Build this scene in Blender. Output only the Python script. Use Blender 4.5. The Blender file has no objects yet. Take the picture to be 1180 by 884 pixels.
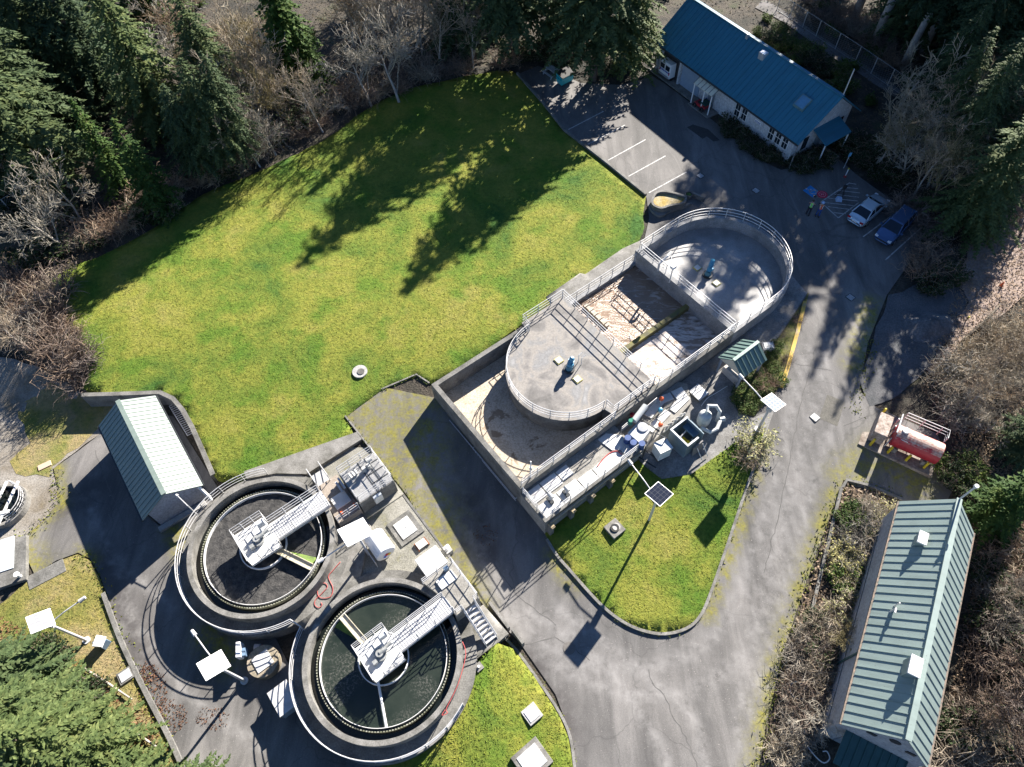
import bpy, bmesh, math, random
import numpy as np
from mathutils import Vector, Matrix
from mathutils.geometry import delaunay_2d_cdt
random.seed(7); rng = np.random.default_rng(7)
S = bpy.context.scene; COL = S.collection
PI = math.pi
# ------------------------------------------------------------------ camera model
# the drone hovers 50 m up and looks 32 degrees ahead of straight down
F = 808.0; H = 50.0
def cam_matrix():
    r = Vector((610-590, -(955-442), -F)); up = -r.normalized()
    x = Vector((1, 0, 0)); x = (x-up*x.dot(up)).normalized(); y = up.cross(x)
    return Matrix((x, y, up))
RC = cam_matrix(); RN = np.array(RC)
def at(u, v, z=0.0):
    "world point at height z seen at photo pixel u, v"
    d = RC @ Vector(((u-590)/F, -(v-442)/F, -1)); t = (H-z)/-d.z
    return Vector((d.x*t, d.y*t, z))
def ss(a, b, x):
    t = min(1, max(0, (x-a)/(b-a))); return t*t*(3-2*t)
def T0(x, y): return 2.0*ss(8, 40, y)
def on(u, v, fn, dz=0.0):
    z = 0.5
    for _ in range(12):
        p = at(u, v, z); z = fn(p.x, p.y)
    p = at(u, v, z+dz); return p
def dist_poly(x, y, pts):
    best = 1e9
    for (ax, ay), (bx, by) in zip(pts[:-1], pts[1:]):
        dx, dy = bx-ax, by-ay; L = dx*dx+dy*dy
        t = max(0, min(1, ((x-ax)*dx+(y-ay)*dy)/L)) if L else 0
        d = math.hypot(x-ax-t*dx, y-ay-t*dy)
        if d < best: best = d
    return best
WALLPX = [(95,456),(130,455),(160,454),(185,453),(200,460),(211,473),(222,493),(234,520),(246,548)]
WALLW = [on(u, v, T0) for u, v in WALLPX]
_wl = [(p.x, p.y) for p in WALLW]
_wl2 = [(_wl[0][0]-40, _wl[0][1]-4)] + _wl + [(_wl[-1][0]+2, _wl[-1][1]-5)]
def inside(x, y, poly):
    c = False; n = len(poly); j = n-1
    for i in range(n):
        xi, yi = poly[i]; xj, yj = poly[j]
        if (yi > y) != (yj > y) and x < (xj-xi)*(y-yi)/(yj-yi)+xi: c = not c
        j = i
    return c
_low = _wl2 + [(_wl2[-1][0], -60), (-140, -60), (-140, _wl2[0][1])]
def G(x, y):
    t = T0(x, y)
    if t <= 0 or x > -10: return t
    k = ss(-24, -12, x)
    if not inside(x, y, _low): k = max(k, ss(0, 4, dist_poly(x, y, _wl2)))
    return t*k
def gp(u, v, dz=0.0): return on(u, v, G, dz)
# the plant's own axes: the big tank's length (a) and width (b) from its west corner
_e = math.radians(37.8); EA = Vector((math.cos(_e), math.sin(_e), 0)); EB = Vector((math.sin(_e), -math.cos(_e), 0))
TA = at(497, 443, 3.5)
def L(a, b, z): return Vector((TA.x, TA.y, 0))+EA*a+EB*b+Vector((0, 0, z))
# ------------------------------------------------------------------ materials
MATS = {}
def nodes(name):
    m = bpy.data.materials.new(name); m.use_nodes = True
    nt = m.node_tree; return m, nt, nt.nodes['Principled BSDF']
def ramp(nt, fac, stops):
    r = nt.nodes.new('ShaderNodeValToRGB'); el = r.color_ramp.elements
    while len(el) < len(stops): el.new(0.5)
    for e, (p, c) in zip(el, stops): e.position = p; e.color = (*c, 1) if len(c) == 3 else c
    nt.links.new(fac, r.inputs[0]); return r.outputs[0]
def noise(nt, vec, scale, detail=4, rough=.6, dist=0):
    n = nt.nodes.new('ShaderNodeTexNoise'); n.inputs['Scale'].default_value = scale
    n.inputs['Detail'].default_value = detail; n.inputs['Roughness'].default_value = rough
    n.inputs['Distortion'].default_value = dist
    nt.links.new(vec, n.inputs['Vector']); return n.outputs['Fac']
def mixc(nt, fac, a, b, mode='MIX'):
    m = nt.nodes.new('ShaderNodeMix'); m.data_type = 'RGBA'; m.blend_type = mode
    for s, v in ((m.inputs['Factor'], fac), (m.inputs['A'], a), (m.inputs['B'], b)):
        pass
    ins = [i for i in m.inputs if i.enabled] if False else m.inputs
    f_, a_, b_ = m.inputs[0], m.inputs[6], m.inputs[7]
    for s, v in ((f_, fac), (a_, a), (b_, b)):
        if hasattr(v, 'links'): nt.links.new(v, s)
        elif isinstance(v, (int, float)): s.default_value = v
        else: s.default_value = (*v, 1)
    return m.outputs[2]
def math_(nt, op, a, b=0.0):
    m = nt.nodes.new('ShaderNodeMath'); m.operation = op; m.use_clamp = True
    for s, v in ((m.inputs[0], a), (m.inputs[1], b)):
        if hasattr(v, 'links'): nt.links.new(v, s)
        else: s.default_value = v
    return m.outputs[0]
def pos(nt): return nt.nodes.new('ShaderNodeNewGeometry').outputs['Position']
def attr(nt, name):
    a = nt.nodes.new('ShaderNodeAttribute'); a.attribute_name = name; return a.outputs['Fac']
def bump(nt, b, h, strength, distance=.05):
    n = nt.nodes.new('ShaderNodeBump'); n.inputs['Strength'].default_value = strength
    n.inputs['Distance'].default_value = distance
    nt.links.new(h, n.inputs['Height']); nt.links.new(n.outputs['Normal'], b.inputs['Normal'])
def mat(name, c, c2=None, scale=1.5, rough=.8, metal=0.0, bmp=0.0, bscale=8, lo=.35, hi=.65, c3=None, fine=None):
    if name in MATS: return MATS[name]
    m, nt, b = nodes(name); b.inputs['Roughness'].default_value = rough; b.inputs['Metallic'].default_value = metal
    if c2 is None: c2 = tuple(x*.8 for x in c)
    p = pos(nt); n = noise(nt, p, scale, 5)
    st = [(lo, c2), (hi, c)]
    if c3: st = [(lo-.12, c3), (lo+.05, c2), (hi, c)]
    col = ramp(nt, n, st)
    if fine:
        f = noise(nt, p, fine, 3); g = ramp(nt, f, [(.3, (.62,)*3), (.7, (1.15,)*3)])
        col = mixc(nt, 1.0, col, g, 'MULTIPLY')
    nt.links.new(col, b.inputs['Base Color'])
    if bmp: bump(nt, b, noise(nt, p, bscale, 4), bmp)
    MATS[name] = m; return m
# ------------------------------------------------------------------ mesh building
def wloc(o):
    v = Vector((0, 0, 0))
    while o is not None: v += o.location; o = o.parent
    return v
class MB:
    def __init__(s): s.v = []; s.f = []; s.m = []; s.mi = 0
    def add(s, vs, fs):
        k = len(s.v); s.v += [tuple(p) for p in vs]
        for f in fs: s.f.append(tuple(i+k for i in f)); s.m.append(s.mi)
        return s
    def quad(s, *p): return s.add(p, [tuple(range(len(p)))])
    def hexa(s, lo, hi):
        "solid between two loops of points of equal length"
        n = len(lo); fs = [tuple(range(n))[::-1], tuple(range(n, 2*n))]
        for i in range(n): j = (i+1) % n; fs.append((i, j, n+j, n+i))
        return s.add(list(lo)+list(hi), fs)
    def box(s, c, size, rz=0.0):
        hx, hy, hz = size[0]/2, size[1]/2, size[2]/2; cs, sn = math.cos(rz), math.sin(rz)
        def q(x, y, z): return (c[0]+x*cs-y*sn, c[1]+x*sn+y*cs, c[2]+z)
        ring = [(-hx,-hy),(hx,-hy),(hx,hy),(-hx,hy)]
        return s.hexa([q(x,y,-hz) for x,y in ring], [q(x,y,hz) for x,y in ring])
    def prism(s, pts, z0, z1):
        a = sum(p[0]*q[1]-q[0]*p[1] for p, q in zip(pts, list(pts[1:])+[pts[0]]))
        if a < 0: pts = list(pts)[::-1]
        g = (lambda z, p: z(p[0], p[1]) if callable(z) else z)
        return s.hexa([(p[0],p[1],g(z0,p)) for p in pts], [(p[0],p[1],g(z1,p)) for p in pts])
    def beam(s, p, q, w, h, up=Vector((0,0,1))):
        p = Vector(p); q = Vector(q); d = (q-p).normalized()
        r = d.cross(up)
        r = r.normalized() if r.length > 1e-4 else Vector((1,0,0))
        u = r.cross(d); r = r*(w/2); u = u*(h/2)
        return s.hexa([p-r-u, p-r+u, p+r+u, p+r-u][::-1], [q-r-u, q-r+u, q+r+u, q+r-u][::-1])
    def tube(s, pts, r, n=6, cap=True):
        pts = [Vector(p) for p in pts]; rs = r if isinstance(r, (list, tuple)) else [r]*len(pts)
        k = len(s.v); prev = None
        for i, p in enumerate(pts):
            d = (pts[min(i+1, len(pts)-1)]-pts[max(i-1, 0)])
            d = d.normalized() if d.length > 1e-6 else Vector((0,0,1))
            if prev is None:
                a = d.cross(Vector((0,0,1)));
                if a.length < .05: a = d.cross(Vector((1,0,0)))
            else: a = prev-d*prev.dot(d)
            a = a.normalized() if a.length > 1e-6 else Vector((1,0,0)); prev = a
            b = d.cross(a)
            for j in range(n):
                t = 2*PI*j/n; s.v.append(tuple(p+a*(math.cos(t)*rs[i])+b*(math.sin(t)*rs[i])))
        for i in range(len(pts)-1):
            for j in range(n):
                j2 = (j+1) % n; s.f.append((k+i*n+j, k+i*n+j2, k+(i+1)*n+j2, k+(i+1)*n+j)); s.m.append(s.mi)
        if cap:
            s.f.append(tuple(range(k, k+n))[::-1]); s.m.append(s.mi)
            e = k+(len(pts)-1)*n; s.f.append(tuple(range(e, e+n))); s.m.append(s.mi)
        return s
    def lathe(s, c, prof, n=32, a0=0.0, a1=2*PI):
        "profile of (radius, z) spun round a vertical axis through c"
        full = abs(a1-a0-2*PI) < 1e-6; m = n if full else n+1; k = len(s.v)
        for i in range(m):
            t = a0+(a1-a0)*i/n
            for r, z in prof: s.v.append((c[0]+r*math.cos(t), c[1]+r*math.sin(t), c[2]+z))
        q = len(prof)
        for i in range(n):
            i2 = (i+1) % m
            for j in range(q-1):
                s.f.append((k+i*q+j, k+i2*q+j, k+i2*q+j+1, k+i*q+j+1)); s.m.append(s.mi)
        return s
    def ring(s, c, r0, r1, z0, z1, n=64, a0=0.0, a1=2*PI):
        s.lathe(c, [(r0,z0),(r1,z0),(r1,z1),(r0,z1),(r0,z0)], n, a0, a1)
        if abs(a1-a0-2*PI) > 1e-6:
            for a in (a0, a1): s.quad(*[(c[0]+r*math.cos(a), c[1]+r*math.sin(a), c[2]+z) for r, z in ((r0,z0),(r1,z0),(r1,z1),(r0,z1))])
        return s
    def disc(s, c, r, n=48):
        return s.quad(*[(c[0]+r*math.cos(2*PI*i/n), c[1]+r*math.sin(2*PI*i/n), c[2]) for i in range(n)])
    def cyl(s, c, r, h, n=16, r2=None):
        r2 = r if r2 is None else r2
        return s.hexa([(c[0]+r*math.cos(2*PI*i/n), c[1]+r*math.sin(2*PI*i/n), c[2]) for i in range(n)],
                      [(c[0]+r2*math.cos(2*PI*i/n), c[1]+r2*math.sin(2*PI*i/n), c[2]+h) for i in range(n)])
    def mesh(s, name, mats, off=Vector((0,0,0)), smooth=False):
        me = bpy.data.meshes.new(name)
        me.from_pydata([(p[0]-off[0], p[1]-off[1], p[2]-off[2]) for p in s.v], [], s.f)
        for m in (mats if isinstance(mats, (list, tuple)) else [mats]): me.materials.append(m)
        if isinstance(mats, (list, tuple)): me.polygons.foreach_set('material_index', s.m)
        if smooth: me.polygons.foreach_set('use_smooth', [True]*len(me.polygons))
        me.update(); return me
    def build(s, name, mats, parent=None, smooth=False, bevel=0, local=False, label=None):
        off = Vector((0,0,0)) if (parent is None or local) else wloc(parent)
        ob = bpy.data.objects.new(name, s.mesh(name, mats, off, smooth)); COL.objects.link(ob)
        if parent is not None: ob.parent = parent
        if bevel:
            md = ob.modifiers.new('edge', 'BEVEL'); md.width = bevel; md.segments = 2; md.limit_method = 'ANGLE'
        if label: ob['label'] = label
        return ob
def tag(o, label=None, cat=None, group=None, kind=None):
    if label: o['label'] = label
    if cat: o['category'] = cat
    if group: o['group'] = group
    if kind: o['kind'] = kind
    return o
def thing(name, label, cat, loc=(0,0,0), rz=0.0, group=None):
    o = bpy.data.objects.new(name, None); COL.objects.link(o); o.location = loc; o.rotation_euler[2] = rz
    o.empty_display_size = .2
    return tag(o, label, cat, group)
def share(name, mesh, parent, loc=(0,0,0), rz=0.0):
    o = bpy.data.objects.new(name, mesh); COL.objects.link(o); o.parent = parent; o.location = loc; o.rotation_euler[2] = rz
    return o
def copy_tree(o, parent=None):
    c = o.copy(); COL.objects.link(c)
    if parent is not None: c.parent = parent
    for ch in o.children: copy_tree(ch, c)
    return c
# ---- common materials
CONC = mat('concrete', (.265,.257,.24), (.16,.155,.14), 1.2, .85, bmp=.25, c3=(.085,.083,.068), fine=14)
CONCD = mat('weathered_concrete', (.225,.22,.205), (.13,.128,.118), 1.0, .9, bmp=.3, c3=(.07,.07,.06), fine=10)
CONCW = mat('pale_concrete', (.46,.455,.44), (.34,.335,.32), 1.6, .8, bmp=.15, fine=16)
STEEL = mat('galvanised_steel', (.6,.6,.6), (.48,.48,.48), 3, .45, .15)
WHITE = mat('white_paint', (.78,.78,.77), (.7,.7,.69), 2, .5)
def frp():
    m, nt, b = nodes('white_cover_panel'); p = pos(nt); b.inputs['Roughness'].default_value = .5
    c = ramp(nt, noise(nt, p, .9, 5), [(.35,(.52,.52,.5)),(.6,(.66,.66,.65))])
    v = nt.nodes.new('ShaderNodeTexVoronoi'); v.inputs['Scale'].default_value = 1.6; nt.links.new(p, v.inputs['Vector'])
    c = mixc(nt, ramp(nt, v.outputs['Distance'], [(.07,(1,1,1)),(.085,(0,0,0))]), c, (.22,.22,.22))
    c = mixc(nt, ramp(nt, noise(nt, p, 3, 6, .7), [(.55,(0,0,0)),(.75,(.5,.5,.5))]), c, (.36,.34,.3)); nt.links.new(c, b.inputs['Base Color']); return m
FRP = frp()
BLACK = mat('black_rubber', (.02,.02,.02), None, 4, .7)
DARK = mat('dark_metal', (.05,.055,.06), None, 4, .5, .3)
BLUEM = mat('blue_motor_paint', (.05,.27,.42), (.04,.2,.33), 6, .4)
ORANGE = mat('orange_paint', (.75,.12,.03), None, 4, .5)
YELLOW = mat('yellow_paint', (.65,.5,.03), (.5,.38,.02), 6, .6)
RED = mat('red_paint', (.42,.02,.03), (.3,.015,.02), 5, .4)
GLASS = mat('dark_glass', (.02,.03,.04), None, 3, .06)
BARK = mat('bark', (.12,.095,.07), (.06,.048,.035), 6, .9, bmp=.5)
# ---- guard rails: three horizontal pipes and a post every couple of metres
POSTM = MB().tube([(0,0,0),(0,0,1.07)], .034, 6).mesh('post', STEEL)
def rail(label, pts, spacing=1.6, h=1.07, levels=(1.07,.72,.38), group='galvanised pipe guard rails', r=.032, close=False):
    pts = [Vector(p) for p in pts]
    t = thing('guard_rail', label, 'guard rail', pts[0], group=group)
    q = pts+[pts[0]] if close else pts
    for i, lv in enumerate(levels):
        m = MB(); m.tube([p+Vector((0,0,lv)) for p in q], r*(1.15 if i == 0 else .9), 6)
        m.build('handrail' if i == 0 else 'mid_rail', STEEL, t)
    acc = 0; nxt = 0; n = 0
    seg = [(a, b, (b-a).length) for a, b in zip(q[:-1], q[1:])]
    tot = sum(s[2] for s in seg); k = max(1, round(tot/spacing)); step = tot/k
    for i in range(k+(0 if close else 1)):
        d = min(i*step, tot-1e-4); acc = 0
        for a, b, l in seg:
            if d <= acc+l+1e-6:
                share('post', POSTM, t, a+(b-a)*((d-acc)/max(l, 1e-6))-pts[0]); break
            acc += l
    return t
def arc(c, r, a0, a1, z, n=24): return [Vector((c[0]+r*math.cos(a0+(a1-a0)*i/n), c[1]+r*math.sin(a0+(a1-a0)*i/n), z)) for i in range(n+1)]
# ------------------------------------------------------------------ the ground, roads, lawns
def densify(px, step=12, closed=True):
    out = []; q = px+[px[0]] if closed else px
    for p_, q_ in zip(q[:-1], q[1:]):
        if len(p_) == 3 or len(q_) == 3: out.append(p_); continue
        (a, b), (c, d) = p_, q_
        n = max(1, int(math.hypot(c-a, d-b)/step))
        out += [(a+(c-a)*i/n, b+(d-b)*i/n) for i in range(n)]
    if not closed: out.append(px[-1])
    return out
def smooth(px, n=5, closed=False):
    P_ = [np.array(p, float) for p in px]; m = len(P_); out = []
    for i in range(m if closed else m-1):
        g = (lambda k: P_[k % m]) if closed else (lambda k: P_[min(max(k, 0), m-1)])
        a, b, c, d = g(i-1), g(i), g(i+1), g(i+2)
        for j in range(n):
            t = j/n; out.append(tuple(.5*((2*b)+(c-a)*t+(2*a-5*b+4*c-d)*t*t+(3*b-a-3*c+d)*t**3)))
    if not closed: out.append(tuple(px[-1]))
    return out
def tank_in(x, y, m=.15):
    p = Vector((x-TA.x, y-TA.y, 0)); a, b = p.dot(EA), p.dot(EB)
    if m < a < 27 and m < b < 11.35-m: return True
    if m < a < 9.2 and m < b < 14.2-m: return True
    return a >= 27 and math.hypot(a-27, b-5.5) < 5.85-m
TE = [L(27+5.85*math.cos(x), 5.5+5.85*math.sin(x), 0) for x in np.linspace(-PI/2, PI/2, 22)]
def jitter(px, amp): return [(u+random.uniform(-amp, amp), v+random.uniform(-amp, amp)) for u, v in px]
def sheet(name, px, fn, dz, material, sp=1.0, skirt=0.0, attrs=None, kind='structure', world=False):
    w = [Vector(p) for p in px] if world else [Vector(p) if len(p) == 3 else on(*p, fn) for p in densify(px)]
    poly = [(p.x, p.y) for p in w]; n = len(poly)
    xs = [p.x for p in w]; ys = [p.y for p in w]; pts = [Vector(p) for p in poly]
    for gx_ in np.arange(math.floor(min(xs)/sp)*sp+sp*.37, max(xs), sp):
        for gy_ in np.arange(math.floor(min(ys)/sp)*sp+sp*.37, max(ys), sp):
            if inside(gx_, gy_, poly): pts.append(Vector((float(gx_), float(gy_))))
    cv, ce, cf, *_ = delaunay_2d_cdt(pts, [(i, (i+1) % n) for i in range(n)], [list(range(n))], 1, 1e-5)
    bm = bmesh.new(); vs = [bm.verts.new((v.x, v.y, 0)) for v in cv]
    for f in cf:
        if len(f) > 2:
            try: bm.faces.new([vs[i] for i in f])
            except ValueError: pass
    for v in bm.verts: v.co.z = fn(v.co.x, v.co.y)+dz
    bm.normal_update()
    for fc in bm.faces:
        if fc.normal.z < 0: fc.normal_flip()
    if skirt:
        be = [e for e in bm.edges if e.is_boundary]
        r = bmesh.ops.extrude_edge_only(bm, edges=be)
        for v in r['geom']:
            if isinstance(v, bmesh.types.BMVert): v.co.z -= skirt
    me = bpy.data.meshes.new(name); bm.to_mesh(me); bm.free(); me.materials.append(material)
    me.polygons.foreach_set('use_smooth', [True]*len(me.polygons))
    if attrs:
        for an, fn2 in attrs.items():
            A = me.attributes.new(an, 'FLOAT', 'POINT')
            A.data.foreach_set('value', [fn2(v.co.x, v.co.y) for v in me.vertices])
    o = bpy.data.objects.new(name, me); COL.objects.link(o)
    if kind: o['kind'] = kind
    return o
def strip(w, off0, off1, z0, z1, mb, closed=False):
    "a bar of rectangular section following a world polyline, between two sideways offsets"
    n = len(w); A = []; B = []
    for i in range(n):
        a = w[(i-1) % n] if (closed or i) else w[i]; b = w[(i+1) % n] if (closed or i < n-1) else w[i]
        d = Vector((b.x-a.x, b.y-a.y, 0)).normalized(); s = Vector((-d.y, d.x, 0))
        A.append(w[i]+s*off0); B.append(w[i]+s*off1)
    f0 = (lambda p: z0(p)) if callable(z0) else (lambda p: p.z+z0)
    f1 = (lambda p: z1(p)) if callable(z1) else (lambda p: p.z+z1)
    m = n if closed else n-1
    k = len(mb.v)
    for i in range(n):
        lo, hi = f0(w[i]), f1(w[i])
        mb.v += [(A[i].x,A[i].y,lo),(B[i].x,B[i].y,lo),(B[i].x,B[i].y,hi),(A[i].x,A[i].y,hi)]
    for i in range(m):
        p, q = k+4*i, k+4*((i+1) % n)
        for j in range(4):
            mb.f.append((p+j, p+(j+1) % 4, q+(j+1) % 4, q+j)); mb.m.append(mb.mi)
    if not closed:
        mb.f += [(k,k+1,k+2,k+3), tuple(k+4*(n-1)+j for j in (3,2,1,0))]; mb.m += [mb.mi]*2
    return mb
def kerb(px, fn=None, w=.16, h=.13, material=None, closed=False, name='kerb', dz=0.0):
    wp = [on(u, v, fn or G) for u, v in px]
    o = strip(wp, -w/2, w/2, -.2+dz, h+dz, MB(), closed).build(name, material or CONC)
    o['kind'] = 'structure'; return o

# forest floor: one sheet out to the horizon
def forest_mat():
    m, nt, b = nodes('leaf_litter_soil'); p = pos(nt)
    n = noise(nt, p, .35, 6, .65); c = ramp(nt, n, [(.3,(.02,.021,.015)),(.46,(.045,.04,.03)),(.56,(.085,.07,.053)),(.7,(.055,.065,.028))])
    f = noise(nt, p, 7, 4, .7); g = ramp(nt, f, [(.25,(.35,)*3),(.75,(1.5,)*3)])
    nt.links.new(mixc(nt, 1.0, c, g, 'MULTIPLY'), b.inputs['Base Color']); b.inputs['Roughness'].default_value = .95
    bump(nt, b, f, .8, .15); return m
FOREST = forest_mat()
def axis(lo, hi, st, far):
    a = list(np.arange(lo, hi+.01, st)); return [lo-far, lo-far*.4, lo-far*.12]+a+[hi+far*.12, hi+far*.4, hi+far]
gx = axis(-95, 95, 1.25, 500); gy = axis(-12, 135, 1.25, 500)
vs = [(x, y, -.6 if tank_in(x, y) else G(x, y)-.05) for y in gy for x in gx]; nx = len(gx)
fs = [(j*nx+i, j*nx+i+1, (j+1)*nx+i+1, (j+1)*nx+i) for j in range(len(gy)-1) for i in range(nx-1)]
gme = bpy.data.meshes.new('ground'); gme.from_pydata(vs, [], fs); gme.materials.append(FOREST)
gme.polygons.foreach_set('use_smooth', [True]*len(gme.polygons))
go = bpy.data.objects.new('ground', gme); COL.objects.link(go); go['kind'] = 'structure'

# asphalt, with moss creeping in from the edges
MOSSL = [([(398,480),(470,572),(503,634),(560,700)], .55), ([(440,452),(480,436),(500,452)], 1.6), ([(410,480),(440,520),(470,565),(490,600)], 2.4), ([(440,455),(462,485),(485,520)], 2.2), ([(510,625),(545,690)], 1.0),
         ([(875,890),(884,830),(905,745),(926,682),(950,612),(972,556)], .75), ([(815,712),(826,680),(846,625),(866,560),(884,500)], .35),
         ([(20,622),(66,582),(62,540)], .7), ([(640,640),(660,668)], .7), ([(92,640),(104,645)], .6), ([(200,610),(212,640)], .7),
         ([(975,548),(1010,520),(1060,560)], 1.1), ([(25,640),(40,668)], 1.2), ([(240,735),(262,760)], 1.0), ([(985,420),(1003,350)], .8)]
MOSSW = [([(gp(u, v).x, gp(u, v).y) for u, v in l], w) for l, w in MOSSL]
def moss(x, y): return max(math.exp(-(dist_poly(x, y, l)/w)**2) for l, w in MOSSW)
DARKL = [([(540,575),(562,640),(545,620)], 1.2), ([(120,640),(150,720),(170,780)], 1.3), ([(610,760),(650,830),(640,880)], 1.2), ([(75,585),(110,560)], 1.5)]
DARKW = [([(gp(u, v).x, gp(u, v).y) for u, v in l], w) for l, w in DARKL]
TRK = [[(560,690),(610,745),(690,790),(780,800),(850,760),(885,690),(905,600),(935,480),(960,380)],[(545,660),(600,720),(660,760),(730,770),(800,750),(845,700),(872,620),(905,500),(930,400)],[(600,700),(690,760),(760,860),(770,900)],[(640,700),(720,760),(800,830),(810,900)],[(930,500),(890,640),(860,760),(850,900)],[(960,480),(915,640),(880,760),(872,830)],[(130,650),(170,740),(230,810),(300,860)],[(105,590),(130,640),(200,700)],[(500,560),(560,650),(600,720)]]
TRKW = [[(gp(u, v).x, gp(u, v).y) for u, v in smooth(l, 4)] for l in TRK]
def track(x, y): return max(math.exp(-(dist_poly(x, y, l)/.38)**2) for l in TRKW)
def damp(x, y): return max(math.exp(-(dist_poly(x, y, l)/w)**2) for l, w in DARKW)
def asphalt():
    m, nt, b = nodes('asphalt'); p = pos(nt)
    mp = nt.nodes.new('ShaderNodeMapping'); mp.inputs['Rotation'].default_value[2] = math.radians(55); mp.inputs['Scale'].default_value = (1.0, .22, 1)
    nt.links.new(p, mp.inputs['Vector'])
    s1 = noise(nt, mp.outputs[0], .55, 6, .65, .8); big = noise(nt, p, .12, 4)
    c = ramp(nt, s1, [(.3,(.092,.09,.088)),(.5,(.145,.141,.137)),(.7,(.225,.218,.211))])
    c = mixc(nt, 1.0, c, ramp(nt, big, [(.3,(.72,.72,.72)),(.7,(1.12,1.1,1.08))]), 'MULTIPLY')
    fn_ = noise(nt, p, 22, 3, .75); c = mixc(nt, 1.0, c, ramp(nt, fn_, [(.3,(.72,)*3),(.7,(1.22,)*3)]), 'MULTIPLY')
    # pale specks of grit, thin cracks
    sp = noise(nt, p, 9, 2, .5); c = mixc(nt, ramp(nt, sp, [(.7,(0,0,0)),(.73,(.8,.8,.8))]), c, (.3,.28,.26))
    vo = nt.nodes.new('ShaderNodeTexVoronoi'); vo.feature = 'DISTANCE_TO_EDGE'; vo.inputs['Scale'].default_value = .13
    ad = nt.nodes.new('ShaderNodeMix'); ad.data_type = 'VECTOR'; ad.inputs[0].default_value = .06
    nz = nt.nodes.new('ShaderNodeTexNoise'); nz.inputs['Scale'].default_value = .8; nt.links.new(p, nz.inputs['Vector'])
    va = nt.nodes.new('ShaderNodeVectorMath'); va.operation = 'MULTIPLY_ADD'; va.inputs[1].default_value = (1.6,1.6,0); nt.links.new(nz.outputs['Color'], va.inputs[0]); nt.links.new(p, va.inputs[2])
    nt.links.new(va.outputs[0], vo.inputs['Vector'])
    c = mixc(nt, ramp(nt, vo.outputs['Distance'], [(.002,(.42,.42,.42)),(.006,(0,0,0))]), c, (.05,.05,.048))
    tk = math_(nt, 'MULTIPLY', attr(nt, 'track'), ramp(nt, noise(nt, p, 1.1, 5, .7), [(.35,(0,0,0)),(.6,(.5,.5,.5))]))
    c = mixc(nt, tk, c, (.34,.33,.32))
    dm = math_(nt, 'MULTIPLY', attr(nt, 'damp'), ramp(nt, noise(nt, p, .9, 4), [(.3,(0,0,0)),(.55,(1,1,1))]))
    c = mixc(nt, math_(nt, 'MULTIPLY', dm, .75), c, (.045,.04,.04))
    mn = ramp(nt, noise(nt, p, 1.3, 6, .7), [(.36,(0,0,0)),(.62,(1,1,1))])
    mf = math_(nt, 'MULTIPLY', math_(nt, 'MULTIPLY', attr(nt, 'moss'), 1.6), mn)
    c = mixc(nt, math_(nt, 'MULTIPLY', mf, .9), c, ramp(nt, noise(nt, p, 6, 3), [(.3,(.12,.11,.025)),(.7,(.26,.24,.02))]))
    nt.links.new(c, b.inputs['Base Color']); b.inputs['Roughness'].default_value = .82
    bump(nt, b, fn_, .35, .02); return m
ASPH = asphalt()
ROADPX = [(596,86),(650,150),(700,190),(745,228),(748,252)]+[L(23,-.3,0)]+TE+[L(9.2,11.3,0),L(9.2,14.25,0),L(0,14.25,0),L(0,.0,0)]+[(440,446),(398,480),(470,572),(500,632),(560,700),(600,742),(640,800),(655,840),(662,886),(662,900),
          (872,900),(874,886),(884,830),(905,742),(926,680),(950,612),(972,553),(1035,590),(1080,600),(1100,560),(1080,500),(1010,470),(990,450),(1000,395),(1022,340),(1050,300),(1072,268),(1050,248),(1030,232),(1004,214),(985,200),(970,186),(955,182),(930,190),(900,196),(870,182),(835,150),(800,122),(765,96),(752,88),(740,92),(715,98),(670,96),(620,76)]
at_ = dict(moss=moss, damp=damp, track=track)
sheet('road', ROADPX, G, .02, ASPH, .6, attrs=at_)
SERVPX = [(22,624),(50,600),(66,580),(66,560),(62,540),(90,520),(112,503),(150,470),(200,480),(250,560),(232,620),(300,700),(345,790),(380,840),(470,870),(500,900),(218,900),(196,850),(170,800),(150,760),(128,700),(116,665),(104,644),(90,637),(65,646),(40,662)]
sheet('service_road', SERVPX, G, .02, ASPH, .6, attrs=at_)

# grass
def grass_mat(name, stops, green):
    m, nt, b = nodes(name); p = pos(nt)
    n = noise(nt, p, .17, 6, .62, .4); c = ramp(nt, n, stops)
    n2 = noise(nt, p, .3, 5, .6); c = mixc(nt, ramp(nt, n2, [(.5,(0,0,0)),(.64,(.7,)*3)]), c, green)
    f = noise(nt, p, 3.6, 5, .85); c = mixc(nt, 1.0, c, ramp(nt, f, [(.3,(.5,.62,.55)),(.5,(.97,.97,.95)),(.7,(1.3,1.22,1.1))]), 'MULTIPLY')
    nt.links.new(c, b.inputs['Base Color']); b.inputs['Roughness'].default_value = .9; b.inputs['Specular IOR Level'].default_value = .2
    bump(nt, b, f, .9, .15); return m
GRASS = grass_mat('lawn_grass', [(.32,(.05,.125,.022)),(.43,(.13,.185,.028)),(.56,(.22,.235,.04)),(.7,(.265,.25,.065))], (.08,.175,.018))
GRASS2 = grass_mat('thin_grass', [(.3,(.13,.15,.03)),(.45,(.25,.22,.07)),(.58,(.3,.24,.13)),(.72,(.22,.21,.045))], (.12,.16,.03))
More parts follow.
